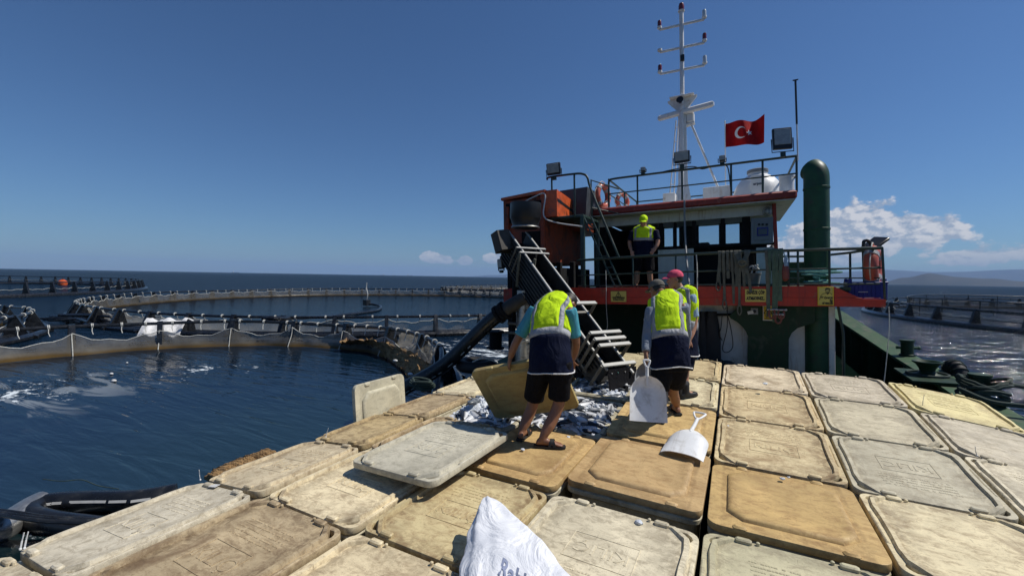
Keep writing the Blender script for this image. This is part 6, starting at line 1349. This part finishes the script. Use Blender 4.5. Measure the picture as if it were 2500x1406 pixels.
T_, B_ = curve(top, 10), curve(bot, 10); drape('hanging_net', 'pale net stretched from the cage rail down to the boat', [[T_[j].lerp(B_[j], i/10) for j in range(len(T_))] for i in range(11)], MT['net'], .12, 4.7)
# brown net rolled along the gunwale
a, b = at(522, 1165, Z=-.20), at(668, 1100, Z=-.20); pts = []
mb = MB(); n = 90; rings = []
for k in range(n):
    f = k/(n-1); p = a.lerp(b, f) + Vector((-.06, 0, 0)); r_ = (.075*math.sin(min(1, f*1.3 + .12)*math.pi*.62) + .03)*(1 - .45*f) + .016*math.sin(k*1.25) + .03*mnoise.noise(Vector((k*.17, 3, 1))); rings.append([p + Vector((math.cos(q)*r_*1.35, .3*math.cos(q)*r_, math.sin(q)*r_*.62 - .03 + .02*mnoise.noise(Vector((k*.3, q*2, 5))))) for q in [2*math.pi*j/16 for j in range(16)]])
mb.loft(rings); tag(mb.build('net_roll', MT['net_brown'], smooth=70), 'brown net rolled along the green gunwale at the left', 'net')
# black pipe loop, with clamp and thin hoses, floating by the lower left corner
fl = thing('floating_hose', 'black printed hose loop floating beside the hull, lower left', 'hose')
hz_ = SEA + .10
pp_ = [at(430, 1205, Z=hz_), at(330, 1222, Z=hz_), at(200, 1225, Z=hz_), at(110, 1232, Z=hz_), at(75, 1255, Z=hz_), at(110, 1272, Z=hz_ - .02), at(200, 1285, Z=hz_ - .05), at(330, 1300, Z=hz_ - .1)]
mb = MB(); mb.tube(curve(pp_, 10), .13, 16); mb.build('hose', MT['pipe'], fl)
q = at(85, 1240, Z=hz_); mb = MB(); mb.tube(curve([at(105, 1228, Z=hz_), at(80, 1240, Z=hz_), at(45, 1262, Z=hz_), at(5, 1290, Z=hz_), at(-40, 1310, Z=hz_)], 5), .15, 16); mb.build('steel_sleeve', MT['grey_metal'], fl)
for k in range(3): mb = MB(); mb.tube(curve([at(-20, 1243 + 5*k, Z=hz_ + .2), at(50, 1252 + 6*k, Z=hz_ + .2), at(120, 1262 + 5*k, Z=hz_ + .16), at(230, 1268 + 4*k, Z=hz_ + .1)], 6), .022, 8); mb.build('thin_hose', MT['pipe'], fl)
C_ = curve(pp_, 10)
for i, w_ in ((8, .10), (12, .10), (15, .07), (18, .16), (24, .05), (27, .3)):
    p, d = C_[i], (C_[i+1] - C_[i]).normalized(); nrm = (EYE - p); nrm = (nrm - d*nrm.dot(d)).normalized(); mb = MB(); mb.bar(p + nrm*.131 - d*w_, p + nrm*.131 + d*w_, .03, .003, up=nrm); mb.build('printed_mark', MT['print_white'], fl)
mb = MB(); mb.tube(curve([at(105, 1169, Z=SEA), at(150, 1174, Z=SEA), at(200, 1171, Z=SEA), at(240, 1185, Z=SEA), at(290, 1193, Z=SEA)], 8), .007, 6); tag(mb.build('floating_line', MT['rope_dark']), 'pale green line floating on the dark water, lower left', 'rope')
# white flecks adrift on the cage water
for px, py, s_, lab in ((272, 913, .07, 'upper white fleck drifting on the cage water'), (278, 930, .09, 'lower white fleck drifting on the cage water'), (310, 886, .05, 'white fleck close under the net on the cage water'), (965, 881, .09, 'white float caught in the brown gathered net'), (1002, 914, .09, 'lower white float in the brown gathered net'), (37, 872, .05, 'tiny white float by the net at the left edge')):
    p = at(px, py, Z=SEA + (.02 if px < 900 else .35)); mb = MB(); mb.sphere((0, 0, .01), (s_, s_*.6, s_*.45), 10, 6); o = tag(mb.build('drifting_float', MT['white']), lab, 'float', 'white floats on the cage water'); o.location = p

# ================================================================== PEOPLE
def ell(c, lat, dep, hw, hd, n=28, p=.85):
    out = []
    for k in range(n):
        a = 2*math.pi*k/n; cx_, sy_ = math.cos(a), math.sin(a)
        out.append(c + lat*(hw*math.copysign(abs(cx_)**p, cx_)) + dep*(hd*math.copysign(abs(sy_)**p, sy_)))
    return out
def spine_frames(sp, latv):
    """dense rings along the spine; dep points out of the back"""
    C_ = curve(sp, 8); out = []
    for i, p in enumerate(C_):
        t_ = (C_[min(i+1, len(C_)-1)] - C_[max(i-1, 0)]).normalized(); lat = latv - t_*latv.dot(t_); lat.normalize(); out.append((p, lat, t_.cross(lat).normalized(), t_))
    return out
def lerp_tab(tab, f):
    for (a, x), (b, y) in zip(tab, tab[1:]):
        if f <= b:
            t_ = (f - a)/(b - a) if b > a else 0; t_ = max(0, min(1, t_)); t_ = t_*t_*(3 - 2*t_)
            return tuple(u + (v - u)*t_ for u, v in zip(x, y)) if isinstance(x, tuple) else x + (y - x)*t_
    return tab[-1][1]
def hand(mb, wrist, d, nrm, side, curl=.5, s=1.0):
    """palm, four unequal bent fingers and a thumb from the side of the palm"""
    d = d.normalized(); nrm = (nrm - d*nrm.dot(d)).normalized(); lat = d.cross(nrm).normalized()*side
    pl = .085*s; rings = []
    for f, hw, hd in ((-.15, .026, .022), (.05, .030, .019), (.4, .040, .017), (.8, .043, .016), (1.02, .038, .012)): rings.append(ell(wrist + d*pl*f, lat, nrm, hw*s, hd*s, 12, .8))
    mb.loft(rings)
    for k, (o_, L_) in enumerate(((.031, .068), (.011, .078), (-.010, .072), (-.030, .056))):
        p = wrist + d*pl*.98 + lat*o_*s; q = d.copy(); pts = [p - d*.02]
        for seg, fr in enumerate((.45, .32, .23)):
            pts.append(p.copy()); p = p + q*L_*fr*s; ang = curl*(.55 + .35*seg); q = (q*math.cos(ang) + nrm*math.sin(ang)).normalized()
        pts.append(p); mb.tube(pts, [.0095*s]*len(pts), 8, round_ends=True)
    p = wrist + d*pl*.28 + lat*.030*s; q = (d*.72 + lat*.62 + nrm*.35).normalized(); mb.tube([p - q*.01, p, p + q*.034*s, p + q*.034*s + (q*.75 + nrm*.4 + d*.35).normalized()*.030*s], [.013*s, .0125*s, .011*s, .0095*s], 8, round_ends=True)
def head_geo(mb, c, up, fw, s=1.0):
    up = up.normalized(); fw = (fw - up*fw.dot(up)).normalized(); lat = fw.cross(up).normalized()
    M = Matrix(((lat.x, fw.x, up.x, c.x), (lat.y, fw.y, up.y, c.y), (lat.z, fw.z, up.z, c.z), (0, 0, 0, 1))) @ Matrix.Scale(s, 4)
    mb.sphere((0, -.008, .030), (.076, .094, .088), 20, 14, M=M)                           # skull
    mb.loft([[(x*w_, y_ + y*d_, z) for x, y in [(math.cos(2*math.pi*k/14), math.sin(2*math.pi*k/14)) for k in range(14)]] for z, w_, d_, y_ in ((-.118, .020, .018, .062), (-.105, .036, .034, .052), (-.07, .056, .058, .030), (-.02, .066, .076, .010), (.03, .068, .082, .004))], M=M)  # face, jaw
    mb.tube([(0, .086, .008), (0, .103, -.022), (0, .106, -.032)], [.009, .013, .014], 8, M=M, round_ends=True)   # nose
    mb.tube([(-.022, .086, -.062), (0, .092, -.060), (.022, .086, -.062)], .008, 8, M=M, round_ends=True); mb.tube([(-.018, .084, -.074), (0, .090, -.075), (.018, .084, -.074)], .009, 8, M=M, round_ends=True)
    for s_ in (-1, 1): mb.sphere((s_*.078, -.010, -.012), (.010, .020, .032), 10, 8, M=M); mb.sphere((s_*.030, .074, .016), (.018, .012, .008), 8, 6, M=M)
    return M
def person(label, J, sp, lat, wid, skin, vest=None, shirt=None, sleeve='short', shorts='blackcloth', headspec=None, cap=None, hands=((1, .5), (1, .5)), shoes='sandal', foot_dir=None, group='workers', hair=True, shirt_hem=False, legs=True):
    """J: joints in world space. sp: spine points from pelvis to neck. wid: body half width and depth along it."""
    root = thing('person', label, 'person', (J['ankL'] + J['ankR'])/2, group=group); inv = Matrix.Translation(-(J['ankL'] + J['ankR'])/2)
    def add(nm, me): me.transform(inv); return put(nm, me, root)
    F = spine_frames(sp, lat); n = len(F)
    mb = MB(); mb.loft([ell(p, l_, d_, *[v - .012 for v in lerp_tab(wid, i/(n-1))], 24) for i, (p, l_, d_, t_) in enumerate(F)])
    limb = lambda ps, rs_: mb.tube(curve(ps, 5), [lerp_tab([(k/(len(rs_)-1), r_) for k, r_ in enumerate(rs_)], i/((len(ps)-1)*5)) for i in range((len(ps)-1)*5 + 1)], 14, round_ends=True)
    for s_ in 'LR':
        limb([J['sh'+s_], J['el'+s_], J['wr'+s_]], (.058, .053, .046, .043, .040, .028))
        sd = -1 if s_ == 'L' else 1; d = J['ha'+s_] - J['wr'+s_]; hs, cu = hands[0 if s_ == 'L' else 1]; hand(mb, J['wr'+s_], d, J.get('hn'+s_, Vector((0, 1, 0))), sd*hs, cu)
        limb([J['hip'+s_], J['kn'+s_], J['ank'+s_]], (.092, .082, .062, .060, .058, .036))
        an = J['ank'+s_]; fd = (foot_dir[s_]).normalized(); fl = Vector((0, 0, 1)); ft = an.copy(); z0 = J['floor'+s_] + .018
        lt = fd.cross(fl).normalized(); rings = []
        for f, hw, h_ in ((-.065, .022, .03), (-.05, .031, .062), (0, .034, .085), (.06, .038, .068), (.12, .046, .046), (.165, .047, .032), (.195, .038, .024)):
            c_ = Vector((an.x, an.y, z0)) + fd*f; rings.append([c_ + lt*hw*math.cos(a) + fl*max(0, h_*.5 + h_*.5*math.sin(a)) for a in [2*math.pi*k/12 for k in range(12)]])
        mb.loft(rings); mb.tube([an, Vector((an.x, an.y, z0 + .045))], [.036, .036], 12)
        for k in range(5):
            p = Vector((an.x, an.y, z0 + .012)) + fd*(.19 - .012*abs(k - (1 if sd < 0 else 3))*1.2) + lt*(-.036 + .018*k); mb.tube([p - fd*.03, p, p + fd*.018], [.0105, .0105, .0085], 7, round_ends=True)
        sh_ = MB(); so = Vector((an.x, an.y, J['floor'+s_]))
        if shoes == 'sandal':
            out = [(-.085, .034), (-.03, .040), (.05, .042), (.13, .052), (.19, .050), (.225, .032), (.232, 0)]; pl = [(x, y) for x, y in out] + [(x, -y) for x, y in out[::-1][1:]]
            sh_.loft([[so + fd*x*1.0 + lt*y + fl*z for x, y in pl] for z in (.002, .014, .020)]); add('sandal', sh_.mesh('sandal', MT['rubber']))
            for f0, f1 in ((.07, .12), (.12, .07)):
                st = MB(); st.ribbon(curve([so + fd*f0 + lt*.050 + fl*.02, so + fd*(f0*.7 + f1*.3) + lt*.036 + fl*.066, so + fd*(f0 + f1)/2 + fl*.082, so + fd*(f1*.7 + f0*.3) - lt*.036 + fl*.066, so + fd*f1 - lt*.050 + fl*.02], 5), fd, .030, .005); add('sandal_strap', st.mesh('sandal_strap', MT['rubber']))
        else:
            sh_.loft([[Vector((an.x, an.y, 0)) + fd*(-.02 + x*k) + lt*y*k + fl*(J['floor'+s_] + z) for x, y in ((-.07, .03), (-.03, .045), (.05, .046), (.15, .05), (.21, .03), (.215, -.02), (.15, -.05), (.05, -.046), (-.03, -.045), (-.07, -.03))] for z, k in ((.002, 1.08), (.025, 1.1), (.06, 1.02))] , caps=True)
            c0 = so + fl*.05; sh_.tube([c0, so + fl*.16 + (J['kn'+s_] - an).normalized()*.0, an.lerp(J['kn'+s_], .45)], [.062, .058, .070], 14); add('rubber_boot', remesh(sh_, .012, 3, 'rubber_boot', MT['rubber']))
    nk = F[-1][0]
    hc, hup, hfw = headspec; mb.tube([nk - F[-1][3]*.05, nk.lerp(hc, .5), hc - hup.normalized()*.03], [.058, .052, .055], 14)
    HM = head_geo(mb, hc, hup, hfw)
    add('body', remesh(mb, .0085, 5, 'body', MT[skin]))
    for s_ in (-1, 1): e = MB(); e.sphere((s_*.030, .080, .014), (.012, .010, .009), 10, 8, M=HM); add('eye', e.mesh('eye', [MT['lamp_clear']]))
    hm = MB()
    if cap:
        rings = []
        for k in range(9): a = R(-6 + 96*k/8); rings.append([(.089*math.cos(a)*math.cos(q), -.006 + .107*math.cos(a)*math.sin(q), .042 + .092*math.sin(a)) for q in [2*math.pi*j/24 for j in range(24)]])
        hm.loft(rings, M=HM); c_ = add('cap', hm.mesh('cap', MT[cap], smooth=60)); bm_ = MB(); bm_.loft([[(.075*math.sin(a)*k, .055 + .030 + (.062*k)*math.cos(a)*1.25, .042 - .02*(k - .6) - z) for a in [R(-88 + 176*j/12) for j in range(13)]] for k, z in ((.75, 0), (1.0, .006), (1.12, .012), (1.0, .011), (.75, .006))], M=HM); b_ = add('cap_brim', bm_.mesh('cap_brim', MT[cap], smooth=60)); b_.parent = c_; 
        hb = MB(); hb.sphere((0, -.022, .012), (.080, .086, .070), 16, 10, M=HM); add('hair', hb.mesh('hair', MT['hair']))
    elif hair:
        hm.sphere((0, -.020, .046), (.084, .094, .086), 18, 12, M=HM); hm.sphere((0, -.045, .0), (.078, .066, .075), 16, 10, M=HM); add('hair', remesh(hm, .012, 3, 'hair', MT['hair']))
    # shirt
    if shirt:
        sb = MB(); k0 = 0 if shirt_hem else int(n*.18); sb.loft([ell(p, l_, d_, *[v + .006 for v in lerp_tab(wid, i/(n-1))], 24) for i, (p, l_, d_, t_) in enumerate(F) if i >= k0])
        for s_ in 'LR':
            a, b, c_ = J['sh'+s_], J['el'+s_], J['wr'+s_]
            if sleeve == 'short': sb.tube([a.lerp(b, -.12), a, a.lerp(b, .45), a.lerp(b, .72), a.lerp(b, .82)], [.066, .076, .070, .070, .072], 16)
            else: sb.tube([a.lerp(b, -.12), a, a.lerp(b, .5), b, b.lerp(c_, .5), b.lerp(c_, .92)], [.064, .072, .064, .058, .054, .046], 16)
        add('shirt', remesh(sb, .011, 3, 'shirt', MT[shirt]))
    # shorts
    pb = MB(); pb.loft([ell(F[i][0], F[i][1], F[i][2], *[v + .012 for v in lerp_tab(wid, i/(n-1))], 24) for i in range(0, max(3, int(n*.34)))])
    for s_ in 'LR':
        a, b, c_ = J['hip'+s_], J['kn'+s_], J['ank'+s_]; hem = J.get('hem', .92); pb.tube([a + (a - b)*.1, a.lerp(b, .3), a.lerp(b, .65), a.lerp(b, hem)], [.115, .118, .112, .110], 18)
    so_ = remesh(pb, .012, 4, 'shorts', MT[shorts])
    for v in so_.vertices: v.co += Vector((mnoise.noise(v.co*7), mnoise.noise(v.co*7 + Vector((9, 0, 0))), 0))*.010
    add('shorts', so_)
    # hi-vis vest: lofted shell, its panels are separate colours of cloth sewn together
    if vest:
        m_ = 40; f0, f1 = vest.get('span', (.08, 1.0)); K = 34; rings = []; FF = []
        drop = vest.get('drop', 0.0)
        for i in range(K + 1):
            g_ = i/K; f = f0 + (f1 - f0)*g_; x = f*(n - 1); a = min(int(x), n - 2); u = x - a
            p = F[a][0].lerp(F[a+1][0], u); l_ = F[a][1]; d_ = F[a][2]; hw, hd = lerp_tab(wid, f); fl = .026 + .035*(1 - g_)**2
            rg = ell(p, l_, d_, hw + fl*.9, hd + fl, m_, .9)
            if i == 0 or drop: rg = [q + F[0][3]*(-drop*(1 - g_)**2*(.6 + .4*math.sin(2*math.pi*k/m_*2 + 1))) for k, q in enumerate(rg)]
            wr = .014*(1 - .3*g_); rg = [q + (q - p).normalized()*wr*(mnoise.noise(q*9) + .8*mnoise.noise(Vector((q.x*22, q.y*22, q.z*7)))) for q in rg]
            rings.append(rg)
        vb = MB(); V = [q for r_ in rings for q in r_]; Fc = []; Mi = []
        b0, b1 = vest.get('band', (.42, .52)); front = vest.get('front', False)
        for i in range(K):
            for k in range(m_):
                a = 2*math.pi*(k + .5)/m_; ca = abs(math.cos(a)); g_ = (i + .5)/K; back = math.sin(a) > 0
                if g_ < b0: mi = 1
                elif g_ < b1: mi = 2
                else: mi = 2 if .58 < ca < .80 else 0
                if front and math.sin(a) < 0 and g_ < b0: mi = 0 if (.22 < ca < .80 and .06 < g_ < b0 - .03) else 1
                if front and math.sin(a) < 0 and b0 > g_ > b0 - .02: mi = 2
                Fc.append((i*m_ + k, i*m_ + (k+1) % m_, (i+1)*m_ + (k+1) % m_, (i+1)*m_ + k)); Mi.append(mi)
        me_all = []
        for mi, nm, mt in ((0, 'neon_panel', 'neon'), (1, 'navy_panel', 'navy'), (2, 'reflective_tape', 'reflect')):
            q_ = MB(); q_.add(V, [f for f, z in zip(Fc, Mi) if z == mi]); me = bpy.data.meshes.new('x'); 
            me = q_.mesh(nm, MT[mt], smooth=0, fix=False); b_ = bmesh.new(); b_.from_mesh(me); bmesh.ops.delete(b_, geom=[v for v in b_.verts if not v.link_faces], context='VERTS'); bmesh.ops.solidify(b_, geom=b_.faces[:], thickness=.006 if mi != 2 else .008); b_.to_mesh(me); b_.free(); me.polygons.foreach_set('use_smooth', [True]*len(me.polygons)); me_all.append((nm, me))
        vr = None
        for nm, me in me_all:
            o = add('vest' if vr is None else nm, me)
            if vr is None: vr = o; o['label'] = 'neon yellow panels of the safety vest'
            else: o.parent = vr
        hb = MB(); hb.tube([q + (q - F[0][0]).normalized()*.004 for q in rings[0]], .007, 6, closed=True); o = add('piping', hb.mesh('piping', MT['white_cloth'])); o.parent = vr
    return root
X = Vector
# --- left worker: bent over the tub, back to us, lid in his left hand
W = dict(shL=at(1303, 762, Y=4.22), elL=at(1262, 832, Y=4.14), wrL=at(1246, 872, Y=4.14), haL=at(1241, 898, Y=4.14), shR=at(1392, 762, Y=4.22), elR=at(1406, 835, Y=4.30), wrR=at(1397, 880, Y=4.52), haR=at(1396, 905, Y=4.60),
         hipL=at(1320, 888, Y=4.02), knL=at(1301, 985, Y=4.12), ankL=at(1277, 1055, Z=.13), hipR=at(1370, 888, Y=4.02), knR=at(1364, 985, Y=4.06), ankR=at(1340, 1066, Z=.13), floorL=.026, floorR=.026, hem=.86, hnL=X((.6, .6, -.3)))
W['ankL'] = X((-1.93, 3.99, .12)); W['ankR'] = X((-1.66, 3.90, .12))
person('worker in neon vest and black shorts bending over the open tub with a lid', W, [at(1345, 905, Y=4.02), at(1343, 868, Y=4.02), at(1343, 815, Y=4.10), at(1347, 766, Y=4.24), at(1362, 742, Y=4.34), at(1382, 728, Y=4.42)], (W['shR'] - W['shL']).normalized(),
       [(0, (.175, .125)), (.3, (.170, .115)), (.55, (.188, .118)), (.74, (.200, .100)), (.88, (.165, .075)), (1.0, (.070, .058))], 'skin', vest=dict(span=(.06, .985), band=(.31, .385), drop=.04), shirt='teal_shirt', headspec=(at(1388, 742, Y=4.60), X((.16, .62, .42)), X((.2, .5, -.85))), foot_dir={'L': X((-.10, 1, 0)), 'R': X((.92, .38, 0))}, hands=((1, 1.0), (1, .6)))
# --- shovel worker: back to us, leaning left, shovel hanging from his left hand
V2 = dict(shL=at(1590, 760, Y=5.16), elL=at(1580, 822, Y=5.02), wrL=at(1577, 862, Y=4.88), haL=at(1577, 884, Y=4.84), shR=at(1668, 752, Y=5.24), elR=at(1676, 815, Y=5.42), wrR=at(1668, 862, Y=5.50), haR=at(1662, 880, Y=5.54),
          hipL=at(1618, 893, Y=5.06), knL=at(1608, 965, Y=5.02), hipR=at(1655, 893, Y=5.12), knR=at(1643, 950, Y=5.26), floorL=.075, floorR=.115, hem=.80, hnL=X((.8, .5, 0)))
V2['ankL'] = X((at(1604, 1028, Z=.09).x, at(1604, 1028, Z=.09).y, .175)); V2['ankR'] = X((at(1652, 1008, Z=.12).x, at(1652, 1008, Z=.12).y, .215))
person('worker in neon vest leaning left with a white shovel', V2, [at(1637, 902, Y=5.08), at(1636, 862, Y=5.08), at(1630, 812, Y=5.12), at(1627, 765, Y=5.22), at(1628, 735, Y=5.32), at(1622, 718, Y=5.38)], (V2['shR'] - V2['shL']).normalized(),
       [(0, (.165, .125)), (.3, (.165, .118)), (.6, (.178, .118)), (.8, (.190, .105)), (.92, (.125, .085)), (1.0, (.062, .062))], 'skin', vest=dict(span=(.10, .985), band=(.28, .36), drop=.06), shirt='grey_shirt', sleeve='long', headspec=(at(1604, 708, Y=5.50), X((-.25, .25, .9)), X((-.75, .55, -.45))), cap='cap_grey', foot_dir={'L': X((-.93, .15, 0)), 'R': X((-.45, .85, 0))}, hands=((1, 1.0), (1, .7)))
# --- person in pale blue shirt and boots behind him
fz = .165
V3 = dict(shL=at(1648, 728, Y=6.25), elL=at(1632, 790, Y=6.15), wrL=at(1618, 825, Y=6.0), haL=at(1608, 840, Y=5.95), shR=at(1686, 726, Y=6.15), elR=at(1695, 785, Y=6.15), wrR=at(1682, 830, Y=6.02), haR=at(1676, 848, Y=5.98),
          hipL=at(1652, 855, Y=6.2), knL=at(1650, 918, Y=6.15), hipR=at(1678, 855, Y=6.15), knR=at(1670, 915, Y=6.1), floorL=fz, floorR=fz, hem=.78)
V3['ankL'] = X((at(1652, 958, Z=fz + .1).x, 6.0, fz + .09)); V3['ankR'] = X((at(1668, 958, Z=fz + .1).x, 6.05, fz + .09))
person('person in pale blue shirt, pink cap and black boots behind the shovel worker', V3, [at(1665, 868, Y=6.18), at(1665, 835, Y=6.18), at(1666, 785, Y=6.2), at(1668, 738, Y=6.22), at(1664, 715, Y=6.24), at(1658, 703, Y=6.24)], (V3['shR'] - V3['shL']).normalized(),
       [(0, (.155, .125)), (.3, (.155, .118)), (.6, (.172, .118)), (.8, (.180, .105)), (.92, (.115, .085)), (1.0, (.060, .060))], 'skin2', vest=dict(span=(.08, .97), band=(.30, .38), drop=.04), shirt='blue_shirt', shorts='navy', headspec=(at(1648, 682, Y=6.20), X((-.10, -.05, 1)), X((-.8, -.25, -.25))), cap='cap_pink', shoes='boot', foot_dir={'L': X((-.6, -.6, 0)), 'R': X((.5, .6, 0))}, hands=((1, .6), (1, .6)))
# --- man on the upper deck, facing us, looking down
DY = 9.55; hz0 = (HEEL @ X((-1.75, DY, UD - .01))).z
V4 = dict(shL=at(1600, 566, Y=DY), elL=at(1606, 590, Y=DY - .05), wrL=at(1600, 606, Y=DY - .12), haL=at(1595, 612, Y=DY - .14), shR=at(1545, 568, Y=DY), elR=at(1537, 592, Y=DY), wrR=at(1541, 612, Y=DY - .1), haR=at(1544, 622, Y=DY - .12),
          hipL=at(1583, 625, Y=DY), knL=at(1586, 664, Y=DY - .02), hipR=at(1560, 625, Y=DY), knR=at(1556, 664, Y=DY - .02), floorL=hz0, floorR=hz0, hem=.95)
V4['ankL'] = X((at(1588, 692, Y=DY).x, DY, hz0 + .09)); V4['ankR'] = X((at(1553, 692, Y=DY).x, DY, hz0 + .09))
person('man in neon vest and cap standing on the upper deck, facing the tubs', V4, [at(1571, 632, Y=DY), at(1571, 618, Y=DY), at(1571, 592, Y=DY), at(1572, 569, Y=DY), at(1572, 557, Y=DY - .02), at(1572, 550, Y=DY - .04)], X((-1, 0, 0)),
       [(0, (.165, .125)), (.3, (.170, .125)), (.6, (.190, .125)), (.8, (.200, .105)), (.92, (.125, .085)), (1.0, (.062, .062))], 'skin2', vest=dict(span=(.12, .985), band=(.36, .42), front=True), shirt='navy', headspec=(at(1571, 540, Y=DY - .10), X((.05, -.35, .9)), X((0, -.9, -.55))), cap='neon', shoes='sandal', foot_dir={'L': X((.2, -1, 0)), 'R': X((-.2, -1, 0))}, hands=((1, .7), (1, .5)))
